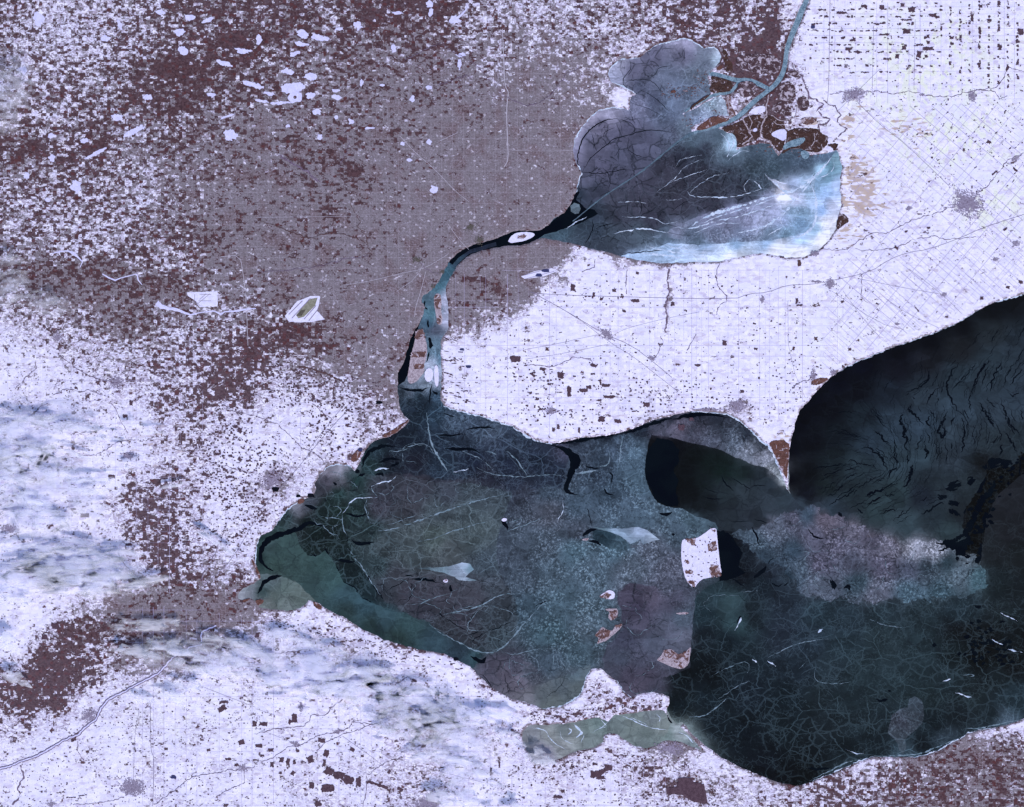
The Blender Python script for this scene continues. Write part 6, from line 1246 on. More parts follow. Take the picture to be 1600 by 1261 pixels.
# ------------------------------------------------------------------ towns: many low blocks clustered along streets
def town(lab, x, y, rx, ry, n, rot=0.0, arms=4, seed=0, mat='town'):
    r_ = random.Random(seed * 13 + 5)
    V_, F_ = [], []
    c, s_ = math.cos(math.radians(rot)), math.sin(math.radians(rot))
    for k in range(n):
        if r_.random() < 0.16 and arms:
            a = r_.randrange(arms) * 2 * math.pi / arms + r_.gauss(0, 0.08); q = r_.uniform(0.2, 1.6)
            u, v = rx * q * math.cos(a), ry * q * math.sin(a)
        else:
            a = r_.uniform(0, 2 * math.pi); q = 1.25 * r_.random() ** 0.75 * (0.85 + 0.3 * mnoise.noise(Vector((math.cos(a) * 2, math.sin(a) * 2, seed))))
            u, v = rx * q * math.cos(a), ry * q * math.sin(a)
        w, h = r_.uniform(0.5, 1.8), r_.uniform(0.5, 1.4)
        u, v = round(u / 0.9) * 0.9, round(v / 0.9) * 0.9
        z = LZ + 0.016 + r_.random() * 0.008
        b = len(V_)
        for (du, dv) in ((-w, -h), (w, -h), (w, h), (-w, h)):
            uu, vv = u + du / 2, v + dv / 2
            V_.append(P(x + uu * c - vv * s_, y + uu * s_ + vv * c, z))
        for t_ in range(4):
            V_.append((V_[b + t_][0], V_[b + t_][1], LZ - 0.01))
        F_.append((b + 3, b + 2, b + 1, b))
        for t_ in range(4):
            F_.append((b + t_, b + (t_ + 1) % 4, b + 4 + (t_ + 1) % 4, b + 4 + t_))
    out = []
    for k in range(48):
        a = 2 * math.pi * k / 48
        sp = max([math.cos(a - t_ * 2 * math.pi / arms) for t_ in range(arms)]) if arms else 0
        f = 0.48 + 0.5 * mnoise.noise(Vector((math.cos(a) * 3.2, math.sin(a) * 3.2, seed))) + (0.35 * max(0, sp - 0.93) / 0.07 * (0.5 + 0.5 * math.sin(k * 2.9 + seed)) if arms else 0)
        u, v = rx * f * math.cos(a), ry * f * math.sin(a)
        out.append((x + u * c - v * s_, y + u * s_ + v * c))
    o = tag(prism("town", out, LZ - 0.01, LZ + 0.0155 + 0.0001 * (seed % 40), MAT[mat]), lab, "town", "towns on the snowfields")
    b_ = mesh_obj("buildings", V_, F_, MAT[mat], o); b_["kind"] = "stuff"
    return o
TOWNS = [("largest grey town on the eastern snowfield",1512,318,26,20,620,20,5),("ragged grey town of clustered blocks beside the delta",1335,148,18,10,260,-10,5),("small grey town on the north-eastern creek",1519,150,6,8,110,0,6),("square grey town just below the white shore ice",1297,444,7,8,130,0,4),("grey blocks at the north-west corner of the square town",1275,440,8,2,30,0,2),
 ("cross-shaped grey town astride the diagonal road",948,522,11,6,170,40,4),("village on the diagonal road south-east of the cross-shaped town",1018,560,5,3,40,40,4),("harbour village where the eastern lakeshore bends",1271,588,4,12,80,0,4),("lakeside suburb at the harbour bend",1301,582,5,5,40,0,0),("star-shaped grey town in the south-west farmland",207,1230,18,13,520,0,9),("grey town on the frozen winding river",140,1118,12,11,230,-30,4),("grey town cut by the bottom edge of the scene",668,1256,18,10,300,0,6),
 ("brown-grey town beside the pale green bay",1048,1170,20,9,260,0,5),("sprawling grey town beside the black pond",425,750,18,12,300,-30,6),("small grey village between two wooded creeks",528,1143,7,3,60,-10,4),("hazy dark town on the left edge",15,827,14,6,160,0,5),("faint grey village in the western snowfield",200,712,9,5,110,0,5),("crossroads hamlet above the eastern lake shore",1475,460,4,3,30,0,4),
 ("small triangular hamlet nearer the eastern shore",1402,506,4,2,20,0,3),("roadside hamlet south of the upper lake",1191,468,3,6,40,0,4),("hamlet near the right edge of the snowfield",1588,380,6,4,40,0,3),("grey village south-west of the white airfield",182,597,10,10,150,0,5),("village south of the dark city",90,527,8,7,90,0,4),("pale grey village in the snowfield behind the northern lakeshore",862,642,8,5,90,0,4),("cluster of greenhouses and houses behind the northern bay shore",1152,634,14,9,240,0,5),
 ("grey village at the village road above the bay",1107,640,16,3,90,0,2),("mauve lakeside village on the white shore ice",1273,396,6,4,60,0,0),("round grey village beside the southern woods",462,1163,8,4,60,20,4),("small grey town north-east of the star-shaped town",380,1200,6,5,60,0,5),("village with a dark edge in the southern snowfield",80,1256,6,4,40,0,4),("grey village in cloud shadow",470,1103,4,8,40,0,4),
 ("tiny hamlet east of the largest town",1587,248,6,4,40,-30,3),("hamlet north of the shear-shore road",1555,405,5,3,30,0,3),("village at the top of the winding eastern creek",1420,325,4,3,26,0,4),("hamlet on the northern creek west of the small grey town",1441,148,3,2,18,0,4),("grey village on the southern green-bay shore",545,1205,0.1,0.1,0,0,0)]
for i, (lab, x, y, rx, ry, n, rot, arms) in enumerate(TOWNS):
    if n: town(lab, x, y, rx, ry, int(n * 2.0), rot, arms, i + 1)
town("soot-dark steel works beside the strait", 652, 406, 8, 5, 70, 20, 3, 61, 'sootland')["group"] = "sooty districts of the city"
town("dark waterfront works where the strait turns blue", 691, 424, 4, 4, 26, 0, 0, 62, 'sootland')["group"] = "sooty districts of the city"
town("dark towers of the city centre on the strait", 749, 375, 8, 7, 70, -20, 4, 63, 'sootland')["group"] = "sooty districts of the city"
town("faint dark district north of the city centre", 735, 355, 10, 8, 40, -20, 4, 64, 'sootland')["group"] = "sooty districts of the city"
town("dark mill district on the strait's western bend", 676, 448, 4, 4, 20, 0, 0, 65, 'sootland')["group"] = "sooty districts of the city"

# ------------------------------------------------------------------ airfields
ap = tag(empty("airport", 476, 485), "airport with slanted parallel runways in the western suburbs", "airport")
child_of(prism("snow_apron", rough_closed(T(1,1,[(180,715),(255,625),(340,590),(400,590),(395,640),(380,680),(430,735),(350,752),(270,755),(205,750)]), 0.7, 3, 2), LZ, LZ + 0.008, MAT['snow']), ap)
child_of(prism("terminal_grass", T(1,1,[(250,710),(330,610),(385,600),(370,650),(300,720),(265,730)]), LZ, LZ + 0.011, MAT['apron']), ap)
child_of(prism("terminal", T(1,1,[(255,715),(280,680),(310,675),(285,715)]), LZ, LZ + 0.03, MAT['sootland']), ap)
for a, b in (((205,705),(290,620)),((225,728),(340,605)),((300,735),(375,650)),((330,745),(390,670))):
    V_, F_ = ribbon_mesh_data(T(1,1,[a, b]), 1.3, LZ + 0.014); child_of(mesh_obj("runway", V_, F_, MAT['town']), ap)
wf = tag(empty("airfield", 316, 468), "white snow-covered airfield with a triangle of faint runways", "airfield")
child_of(prism("snow_field", rough_closed([(292,457),(340,455),(340,479),(325,479),(312,480),(305,470),(293,462)], 0.7, 3, 2), LZ, LZ + 0.008, MAT['snow']), wf)
for a, b in (((306,477),(328,459)),((304,460),(304,475)),((312,460),(330,460)),((310,470),(330,470)),((305,470),(313,478)),((312,468),(322,459))):
    V_, F_ = ribbon_mesh_data([a, b], 0.7, LZ + 0.011 + 0.0007 * (a[0] % 7)); child_of(mesh_obj("runway", V_, F_, MAT['town']), wf)
we = tag(empty("airfield", 835, 432), "long white airstrip beside the southern suburbs", "airfield")
child_of(prism("snow_field", [(814,432),(835,424),(862,419),(870,424),(850,432),(820,436)], LZ, LZ + 0.008, MAT['snow']), we)
V_, F_ = ribbon_mesh_data([(816,431),(860,419)], 0.8, LZ + 0.012); child_of(mesh_obj("runway", V_, F_, MAT['town']), we)
V_, F_ = ribbon_mesh_data([(820,436),(866,424)], 0.7, LZ + 0.012); child_of(mesh_obj("runway", V_, F_, MAT['town']), we)

# ------------------------------------------------------------------ ponds
for lab, x, y, rx, ry, rot, mt in (("jet-black pond beside the western lakeside town",430.5,764.5,5.5,3.6,0,'pond'),("black pond near the strait's western foot",592,629,5,2.5,0,'pond'),("dark blue settling pond by the airstrip's west end",842,430,5,2.6,-15,'bluepond'),("dark blue settling pond by the airstrip's east end",853,423,6,2.4,-15,'bluepond'),("small blue pond in the snowfield south of the strait suburbs",722,546,3.4,1.8,0,'bluepond'),("blue reservoir in the snowfield east of the strait",732,573,4.2,2.2,0,'bluepond'),("square blue reservoir beside the delta river",1270,41,3,4,0,'bluepond'),("small blue pond in the western river marsh",563,703,3.5,2.6,0,'bluepond'),("square grey-blue reservoir south-west of the bay",271,1214,4.2,2.6,0,'bluepond'),("dark blue harbour basin at the western power plant",485,774,5,3,30,'pond'),("dark pond in the southern teal-bay shore",712,1030,4,2.4,0,'pond'),("dark pool beside the winding river mouth",466,775,3.5,2.2,0,'pond')):
    poly = [(x + rx * math.copysign(abs(math.cos(a)) ** .6, math.cos(a)) * (1 + .2 * math.sin(3 * a + x)), y + ry * math.copysign(abs(math.sin(a)) ** .6, math.sin(a))) for a in [2 * math.pi * k / 14 for k in range(14)]]
    tag(prism("pond", poly, LZ, LZ + 0.028, MAT[mt]), lab, "pond")

# ------------------------------------------------------------------ creeks with their wooded banks
CREEKS = [T(3,0,[(125,430),(180,450),(215,480),(235,540),(260,610),(310,630),(345,650),(310,690),(340,730),(390,745),(370,770),(320,785),(325,830)]),T(3,0,[(350,630),(380,655),(425,660),(430,700),(460,715),(430,760),(490,805),(440,855)]),T(3,0,[(390,590),(460,575),(640,570),(780,585),(880,570),(1000,600),(1120,607),(1200,590),(1310,560),(1430,545),(1480,480),(1500,420),(1600,450)]),T(3,0,[(1310,560),(1420,570),(1440,620),(1500,600)]),T(3,0,[(1600,955),(1500,1000),(1430,1090),(1380,1160),(1300,1210)]),
 T(3,1,[(1150,40),(1020,80),(940,105),(870,125),(790,170),(740,200),(650,195),(560,250),(500,300),(440,305),(320,300)]),T(3,1,[(1300,220),(1200,232),(1100,235),(1040,215),(900,240),(800,290),(700,300),(600,310),(550,295)]),T(3,1,[(590,450),(585,500),(580,600),(620,630)]),T(3,1,[(150,1165),(200,1130),(250,1120),(300,1070)]),
 T(2,1,[(985,420),(970,500),(985,560),(960,640),(970,740),(955,820)]),T(2,1,[(930,840),(940,880),(920,930),(900,970),(870,980)]),T(2,1,[(1300,380),(1280,430),(1275,510),(1340,590),(1340,620),(1290,660),(1280,710)]),T(2,1,[(720,430),(710,500),(715,580)]),T(2,1,[(70,1015),(250,1030),(320,1010),(380,970),(490,985),(520,1035)]),T(2,1,[(520,360),(515,410),(440,440)]),T(2,1,[(1150,830),(1120,880),(1090,930)]),
 T(0,3,[(130,1000),(150,1070),(110,1150),(130,1180),(80,1250)]),T(0,3,[(490,850),(480,910),(530,980)]),T(0,3,[(960,1250),(1090,1160),(1190,1080),(1290,1060),(1400,1040),(1500,1030),(1596,1010)]),T(0,3,[(1350,1200),(1420,1160),(1530,1110),(1530,1030)]),T(0,3,[(460,1250),(600,1240),(720,1220),(780,1200)]),T(0,3,[(360,580),(450,560),(520,520),(600,460),(650,430)]),
 T(1,3,[(0,810),(100,780),(260,760),(300,760),(350,690),(430,690),(480,640),(540,590)]),T(1,3,[(0,985),(100,960),(200,890),(270,880),(350,840),(400,810),(490,800),(580,770),(600,730),(700,745),(780,735)]),T(1,3,[(380,970),(380,910),(450,850),(540,810),(620,790),(740,740)]),T(1,3,[(700,1060),(740,1030),(800,990),(910,955)]),T(1,3,[(870,490),(950,450)]),T(1,3,[(0,330),(120,310),(230,290),(330,280)]),T(1,3,[(1000,890),(1100,850),(1250,840)]),T(1,3,[(670,1260),(690,1180),(690,1070)]),
 T(0,2,[(500,330),(600,325),(680,280),(740,240),(850,225)]),T(0,2,[(700,0),(760,110),(800,190)]),T(0,2,[(1090,290),(1180,300),(1280,360),(1400,390),(1600,440)]),T(0,2,[(740,930),(780,1010),(850,1080)]),T(0,2,[(1420,750),(1380,860),(1310,1010),(1250,1100)]),T(0,2,[(130,120),(200,70),(260,20),(300,0)]),T(0,2,[(1380,0),(1450,50),(1500,60),(1600,80)]),
 T(1,2,[(0,80),(130,130),(210,200),(280,270),(380,320),(430,370)]),T(1,2,[(350,0),(420,60),(470,100),(450,150)]),
 T(0,1,[(370,960),(450,1020),(540,1080),(620,1110),(740,1140)]),T(0,1,[(330,1210),(420,1170),(500,1190),(560,1180),(640,1210)]),T(0,1,[(100,1170),(160,1100),(230,1040),(220,1000)]),
 T(1,1,[(0,440),(200,430),(350,410),(450,390),(560,360),(700,340)]),T(1,1,[(590,0),(600,40),(650,120),(640,160),(690,220),(700,290),(740,330)]),T(1,1,[(20,120),(120,150),(220,190),(330,230),(470,195),(560,205),(630,230),(690,260)]),T(1,1,[(270,1030),(430,1070),(540,1120)]),T(1,1,[(1020,380),(1060,420),(1110,445),(1150,450)]),
 [(632,95),(650,85),(670,75),(690,67),(705,80),(725,90),(742,100),(752,112),(770,132),(790,150),(800,157),(825,166),(845,160),(862,147),(875,130),(885,115),(905,107)],T(1,0,[(150,970),(220,1020),(330,1080),(400,1140)]),T(1,0,[(560,820),(580,900),(560,960),(520,1050)]),T(1,0,[(1140,530),(1200,510),(1260,490),(1320,470),(1350,500)])]
CW = {0:2.2,1:1.6,9:2.2,16:2.2,45:2.2,44:1.3,48:2.6}
for i, q in enumerate(CREEKS):
    w = CW.get(i, 0.85)
    r = arc_resample(q, 2.0)
    r = [(x + 2.2 * n2(x, y, 6, i * 1.7) + 1.0 * n2(x, y, 2.5, i), y + 2.2 * n2(x, y, 6, i * 1.7 + 9) + 1.0 * n2(x, y, 2.5, i + 4), w * (1 + 1.3 * n2(x, y, 4, i + 2))) for x, y in r]
    V_, F_ = ribbon_mesh_data(r, None, LZ + 0.0155 + 0.0003 * i, 0.6)
    tag(mesh_obj("creek", V_, F_, MAT['redwood' if i in (43,44,45) else 'creek']), kind="structure")
MAUMEE = T(0,3,[(1350,130),(1260,170),(1260,250),(1180,270),(1080,330),(990,430),(870,490),(780,540),(680,590),(630,650),(600,720),(540,760),(490,810),(390,850),(330,890),(240,940),(130,980),(60,1010),(-40,1035)])
q = [(x + 1.5 * n2(x, y, 6, 3), y + 1.5 * n2(x, y, 6, 8)) for x, y in arc_resample(MAUMEE, 2.0)]
V_, F_ = ribbon_mesh_data(q, 4.4, LZ + 0.036, 0.5); tag(mesh_obj("river_bank", V_, F_, MAT['creek']), kind="structure")
V_, F_ = ribbon_mesh_data(q, 1.9, LZ + 0.040, 0.7); tag(mesh_obj("frozen_river", V_, F_, MAT['lakesnow']), "long frozen white river winding through the south-west farmland", "frozen river")

# ------------------------------------------------------------------ roads
def road_mesh(lines, mat, z, name="road"):
    V_, F_ = [], []
    for k, (pts, w) in enumerate(lines):
        v, f = ribbon_mesh_data(pts, w, z)
        b = len(V_); V_ += v; F_ += [tuple(b + i for i in q) for q in f]
    if V_: tag(mesh_obj(name, V_, F_, mat), kind="structure")
def clip_lines(line, w, step=6.0, ok=None):
    out, cur = [], []
    for p in arc_resample(line, step):
        if is_land(p[0], p[1], 2.5) and (ok is None or ok(p[0], p[1])): cur.append(p[:2])
        else:
            if len(cur) > 1: out.append((cur, w))
            cur = []
    if len(cur) > 1: out.append((cur, w))
    return out
def grid(poly, u_ang, su, sv, mats, z, wu=.42, wv=.42, jit=.3, drop=.15, seed=1):
    """survey roads: two families of lines over a district"""
    r_ = random.Random(seed)
    pa = np.array(poly); cx, cy_ = pa.mean(0)
    ok = lambda x, y: bool(inside_np(np.array([x]), np.array([y]), poly)[0])
    R = 420
    a = math.radians(u_ang)
    for fam, (ang, sp, w, zz) in enumerate(((a, su, wu, z), (a + math.pi / 2, sv, wv, z + 0.0009))):
        dx, dy = math.cos(ang), math.sin(ang)
        lines = []
        k = -R
        while k < R:
            if r_.random() > drop:
                ox, oy = cx - dy * k, cy_ + dx * k
                ww = w * r_.choice((.6, .8, 1, 1, 1.6))
                s0 = -R
                while s0 < R:
                    s1 = s0 + r_.uniform(30, 140)
                    if r_.random() > 0.12: lines += clip_lines([(ox + dx * s0, oy + dy * s0), (ox + dx * s1, oy + dy * s1)], ww, 7.0, ok)
                    s0 = s1
            k += sp * r_.uniform(1 - jit, 1 + jit)
        road_mesh(lines, mats, zz)
Rm = MAT['road']
grid([(1255,0),(1600,0),(1600,160),(1330,165),(1270,120)], 0, 11, 16.5, Rm, LZ + 0.0040, .35, .42, .05, .25, 1)
grid([(1320,165),(1600,160),(1600,455),(1520,480),(1330,560),(1290,470),(1330,380)], 40, 9.0, 12.0, Rm, LZ + 0.0042, .6, .5, .3, .2, 2)
grid([(700,430),(860,415),(1290,415),(1320,480),(1310,570),(1240,650),(1180,660),(850,685),(700,630)], 0, 12.0, 12.5, Rm, LZ + 0.0044, .30, .34, .45, .35, 3)
grid([(0,930),(130,930),(420,965),(760,1080),(810,1140),(830,1200),(1000,1180),(1100,1200),(1150,1261),(0,1261)], 0, 17, 17, Rm, LZ + 0.0046, .38, .38, .04, .2, 4)
grid([(0,540),(180,560),(420,640),(640,640),(600,690),(520,720),(420,820),(390,900),(250,930),(0,930)], 0, 17, 17, Rm, LZ + 0.0048, .28, .28, .08, .3, 5)
# diagonal concession roads nearer the eastern shore
grid([(1290,470),(1600,330),(1600,455),(1520,478),(1330,560),(1280,600)], 42, 7.0, 40.0, Rm, LZ + 0.0060, .5, .4, .3, .3, 6)
MAIN = [([(825,456),(850,460),(975,464),(1147,468),(1170,459),(1200,457),(1230,445),(1267,445),(1307,437),(1360,425),(1390,405),(1420,394),(1450,390),(1500,372),(1537,355),(1600,335)],.75),
 (T(2,1,[(120,565),(350,690),(560,820),(750,900),(880,1000),(1000,1100)]),.8),(T(2,1,[(150,580),(400,720),(610,880),(760,970),(900,1080),(1040,1190)]),.6),(T(2,1,[(80,925),(280,890),(470,845),(560,830)]),.45),(T(2,1,[(80,985),(320,950),(610,890)]),.45),(T(2,1,[(640,830),(720,790),(960,730),(1170,690)]),.4),([(1297,0),(1296,60),(1295,130),(1293,160)],.7),([(1365,40),(1363,140)],.5),([(1430,30),(1428,140)],.45),
 (T(3,0,[(560,640),(700,780),(860,900),(1130,1160)]),.7),(T(3,1,[(470,560),(600,740),(700,850)]),.5),(T(3,1,[(880,420),(1090,580),(1250,740)]),.6),(T(3,1,[(560,480),(850,540),(1090,580)]),.5),(T(3,1,[(740,610),(870,700),(1090,800)]),.5),(T(3,1,[(400,560),(690,760),(850,800)]),.5),(T(3,0,[(430,700),(700,430)]),.4),([(1231,470),(1232,560),(1270,650)],.4),
 (T(0,3,[(940,610),(940,900),(965,960),(955,1260)]),.7),(T(0,3,[(870,660),(840,820),(835,1100)]),.5),(T(1,3,[(540,820),(780,990),(960,1150)]),.55),(T(1,3,[(0,770),(230,860)]),.4),(T(1,3,[(520,1000),(720,1060)]),.4),(T(1,3,[(780,930),(1060,1020),(1500,1130)]),.45),(T(1,3,[(0,650),(120,690)]),.4),(T(0,3,[(1160,470),(1440,580),(1596,640)]),.5),
 (T(1,2,[(620,0),(480,140),(370,270),(250,420),(120,560),(0,700)]),.7),(T(1,2,[(560,0),(440,150),(330,290)]),.5),(T(0,2,[(1600,720),(1450,980),(1340,1080),(1250,1160)]),.7),([(268,560),(266,545),(263,520)],.5),(T(0,2,[(690,900),(680,1000),(710,1130)]),.5)]
for k, (q, w) in enumerate(MAIN):
    lines = clip_lines(smooth_open(q, 1), w, 6.0)
    road_mesh(lines, MAT['mainroad'], LZ + 0.0085 + 0.0002 * k)
for k, (q, w) in enumerate([(T(1,0,[(1540,180),(1548,360),(1555,540),(1577,570),(1575,600),(1565,700),(1572,860),(1577,1000),(1550,1045)]),1.0),(T(1,1,[(990,720),(1000,650),(1030,560),(1060,440)]),.6),(T(0,1,[(1380,345),(1500,335),(1520,450),(1540,640),(1550,900)]),.7),(T(1,1,[(560,520),(700,500),(900,450),(1050,420),(1200,330)]),.5),(T(1,1,[(0,100),(300,95),(700,90)]),.35),(T(2,0,[(0,940),(200,945),(380,940)]),.4),(T(1,1,[(1060,360),(1000,480),(880,560)]),.45),(T(1,0,[(900,850),(1000,960),(1100,1040),(1250,1200),(1330,1260)]),.5),(T(1,1,[(1200,140),(1270,240),(1330,300)]),.45),(T(1,0,[(700,470),(650,530),(500,640)]),.35),(T(1,0,[(1150,880),(1260,830)]),.6),(T(1,1,[(700,1020),(690,880)]),.5)]):
    road_mesh([(arc_resample(smooth_open(q, 1), 4), w)], MAT['snowroad'], LZ + 0.0125 + 0.0002 * k)

# ------------------------------------------------------------------ woodlots
LOTS = [(1417,49,14,8,0),(1450,76,18,6,0),(1450,66,6,6,0),(1436,85,8,10,0),(1447,88,6,5,0),(1487,59,7,5,0),(1315,20,18,4,0),(1417,31,20,3,0),(1382,54,18,3,0),(1325,77,9,5,0),(1412,75,7,6,0),(1595,50,10,10,0),(1457,24,12,5,0),(1546,32,7,5,0),(1532,10,6,5,0),(1402,88,6,8,0),(1332,63,10,4,0),(1487,68,6,5,0),(1378,11,8,6,0),(1410,8,7,6,0),(1561,5,6,7,0),(1574,107,4,9,20),(1545,222,7,5,30),(1506,234,4,4,0),(1590,98,4,8,10),(1450,57,5,6,0),(1519,28,5,12,0),(1531,48,5,10,0),(1563,74,5,9,0),(1350,10,10,6,10),(1425,15,12,8,0),
 (895,450,8,11,0),(992,470,14,4.5,0),(1051,475,6,8,0),(975,486,6,3,0),(1132,536,7,9,0),(876,587,10,10,0),(889,612,8,18,0),(805,561,16,10,0),(927,571,10,5,20),(947,602,14,5,0),(912,610,14,6,0),(952,620,18,5,0),(855,545,6,6,0),(848,577,10,5,20),(860,600,10,3,0),(833,586,9,4,40),(920,605,9,6,0),(1090,571,9,4,0),(928,460,4,6,0),(940,467,5,5,0),(972,464,5,4,0),(996,427,5,5,0),(960,454,7,5,0),(1063,597,0,0,0),(1181,545,6,4,20),(1160,612,6,5,0),(1065,668,10,10,0),(1080,655,7,5,0),(1010,632,10,8,0),(940,655,10,9,0),(965,658,10,6,0),(905,672,4,10,0),(865,671,5,6,0),(872,669,5,4,0),
 (1249,411,6,10,0),(1222,402,8,3,0),(1275,529,5,6,0),(1240,544,4,6,0),(1328,546,5,5,0),(1534,466,6,5,0),(1595,441,8,5,20),(1575,449,6,5,30),(1245,470,4,9,0),(1249,477,10,2.5,0),(1316,472,5,3,-20),(1371,475,5,2.5,20),(1479,495,5,3,0),(1400,387,8,4,40),(1451,356,6,4,0),(1416,362,5,2.5,0),(1571,358,8,3,-40),(1586,265,10,2.5,40),(1554,270,10,3,-40),(1432,482,12,1.5,55),
 (347,1107,16,9,-30),(350,1097,14,5,-10),(377,1160,10,8,-20),(357,1186,10,4,0),(353,1258,8,5,0),(87,978,13,11,0),(70,995,10,8,0),(122,1147,14,6,-40),(115,1156,9,5,-30),(110,1246,16,2,0),(130,1243,12,1.6,-8),(398,1131,8,9,0),(370,1195,8,5,0),(326,1172,6,4,-20),
 (411,1131,14,7,5),(460,1122,10,14,0),(453,1128,6,8,20),(514,1205,16,12,20),(530,1212,18,12,10),(545,1219,16,14,10),(590,1226,34,5,18),(560,1222,9,16,0),(512,1232,20,12,0),(487,1227,8,10,0),(440,1187,8,9,0),(450,1189,6,9,10),(460,1190,4,7,0),(485,1187,10,12,-20),(510,1177,8,12,20),(507,1192,5,12,0),(550,1171,9,7,30),(502,1157,12,8,10),(625,1233,10,6,20),(497,1256,12,8,-20),(465,1173,6,5,0),(405,1165,12,6,0),(423,1172,10,5,0),(410,1181,6,4,0),(425,1195,6,9,0),(438,1207,5,5,0),(458,1208,6,7,30),(628,1183,4,2.6,0),(608,1206,5,7,30),(566,1181,5,4,0),(767,1205,3,13,0),(780,1195,3,12,0),(735,1180,0,0,0),(402,992,8,9,0),(621,1090,5,2,0),(647,1063,9,4,40),
 (935,1208,22,10,-20),(950,1200,14,9,0),(930,1194,10,4,0),(938,1215,16,6,0),(925,1210,5,12,0),(872,1245,16,5,0),(880,1236,6,5,0),(895,1198,6,4,0),(962,1181,9,3,15),(930,1174,6,4,0),
 (175,745,12,7,0),(132,805,14,7,0),(115,796,8,4,-10),(98,807,9,2,0),(77,825,4.5,4,0),(196,650,8,6,0),(205,630,6,8,0),(293,736,10,7,-35),(322,742,12,5,20),(330,742,5,4,0),(375,672,8,7,0),(263,757,4,3,0),(375,718,9,3,10),(388,720,8,3,-10),(340,710,7,4,0),(360,712,7,4,10),(360,745,8,4,0),(383,767,8,4,0),(335,830,9,3,-10),(275,670,3,8,0),(280,672,7,2,0),(150,675,4,4,0)]
LOTS = [l for l in LOTS if l[2] > 0]
R2 = random.Random(99)
AUTO = []
def scatter(poly, n, wr, hr, rot=0.0, rows=None, cols=None, clump=0):
    pa = np.array(poly); x0, y0 = pa.min(0); x1, y1 = pa.max(0)
    k = t_ = 0
    while k < n and t_ < n * 12:
        t_ += 1
        x, y = R2.uniform(x0, x1), R2.uniform(y0, y1)
        if clump and n2(x, y, clump, 5.5) < R2.uniform(-0.35, 0.3): continue
        if rows: y = y0 + round((y - y0) / rows) * rows + R2.gauss(0, .7)
        if cols: x = x0 + round((x - x0) / cols) * cols + R2.gauss(0, .8)
        if not inside_np(np.array([x]), np.array([y]), poly)[0] or not is_land(x, y, 3.0): continue
        w, h = R2.uniform(*wr), R2.uniform(*hr)
        if R2.random() < .12: w *= 1.7
        if R2.random() < .08: h *= 1.7
        AUTO.append((x, y, w, h, rot + R2.gauss(0, 6))); k += 1
scatter([(1262,4),(1475,4),(1475,112),(1330,118),(1262,80)], 230, (2, 6), (1.4, 3), 0, rows=11)
scatter([(1470,2),(1600,2),(1600,140),(1470,125)], 170, (1.6, 4.2), (1.4, 4.2), 0, cols=15)
scatter([(1320,120),(1600,130),(1600,165),(1340,175)], 30, (1.2, 3), (1.2, 2.6))
scatter([(1430,160),(1600,160),(1600,300),(1480,300),(1400,200)], 110, (1.4, 3.4), (1.0, 2.2), -38)
scatter([(1330,230),(1480,300),(1600,310),(1600,450),(1480,490),(1330,540),(1290,470)], 110, (1.0, 2.8), (.9, 2.0), -38)
scatter([(710,480),(860,430),(1080,420),(1240,450),(1290,560),(1240,640),(1000,660),(860,680),(720,620)], 330, (1.2, 3.4), (1.2, 2.8), 0, clump=60)
scatter([(800,560),(990,590),(1100,600),(1200,640),(1040,650),(930,680),(860,682),(800,655)], 230, (1.4, 4.2), (1.2, 3.0), 0, clump=30)
scatter([(697,520),(720,520),(735,640),(800,655),(720,640),(695,630)], 40, (3, 9), (.9, 2.0), 12)
scatter([(1200,560),(1280,560),(1290,600),(1255,640),(1190,660)], 60, (1.2, 3), (1.2, 2.6), 0)
scatter([(400,560),(610,600),(625,660),(560,700),(520,720),(440,790),(400,830),(300,880),(290,700),(380,620)], 820, (1.5, 4.4), (1.2, 3.4), 0, clump=45)
scatter([(0,540),(170,560),(280,620),(300,720),(180,760),(0,800)], 240, (1.0, 3.0), (1.0, 2.4), 0, clump=40)
scatter([(0,780),(180,790),(190,900),(60,905),(0,900)], 60, (1.2, 3.0), (1.0, 2.2))
scatter([(260,700),(400,700),(420,800),(380,900),(280,880)], 200, (1.5, 4.0), (1.2, 3.0), 0, clump=40)
scatter([(0,1120),(200,1080),(420,990),(600,1010),(640,1080),(600,1180),(640,1261),(0,1261)], 560, (1.1, 3.0), (1.0, 2.4), 0, clump=50)
scatter([(560,1010),(720,1040),(800,1100),(810,1160),(700,1180),(620,1130)], 200, (1.1, 2.6), (1.0, 2.2), 0)
scatter([(640,1190),(830,1190),(1000,1175),(1100,1200),(1180,1261),(640,1261)], 360, (1.2, 3.6), (1.0, 2.6), 0, clump=35)
scatter([(830,1110),(920,1108),(1040,1095),(1040,1108),(940,1118),(830,1130)], 90, (1.4, 4), (1.2, 3), 0)
scatter([(415,960),(560,985),(720,1035),(740,1050),(620,1030),(430,985)], 120, (1.6, 4.5), (1.2, 2.4), 8)
scatter([(0,930),(110,930),(70,1010),(0,1010)], 30, (1.2, 3), (1, 2))
scatter([(710,480),(860,430),(1080,420),(1240,450),(1290,560),(1240,640),(1000,660),(860,680),(720,620)], 420, (.6, 1.6), (.6, 1.5))
scatter([(1330,170),(1600,165),(1600,450),(1480,490),(1330,540),(1290,470)], 360, (.6, 1.7), (.5, 1.2), -38)
scatter([(0,1120),(200,1080),(420,990),(600,1010),(640,1080),(600,1180),(640,1261),(0,1261)], 520, (.6, 1.6), (.6, 1.4))
scatter([(640,1190),(830,1190),(1000,1175),(1100,1200),(1180,1261),(640,1261)], 260, (.6, 1.8), (.6, 1.5))
scatter([(300,640),(610,600),(625,660),(520,720),(400,830),(300,900)], 420, (.6, 2.0), (.6, 1.6))
scatter([(0,540),(280,620),(300,720),(180,900),(0,900)], 260, (.6, 1.6), (.6, 1.3))
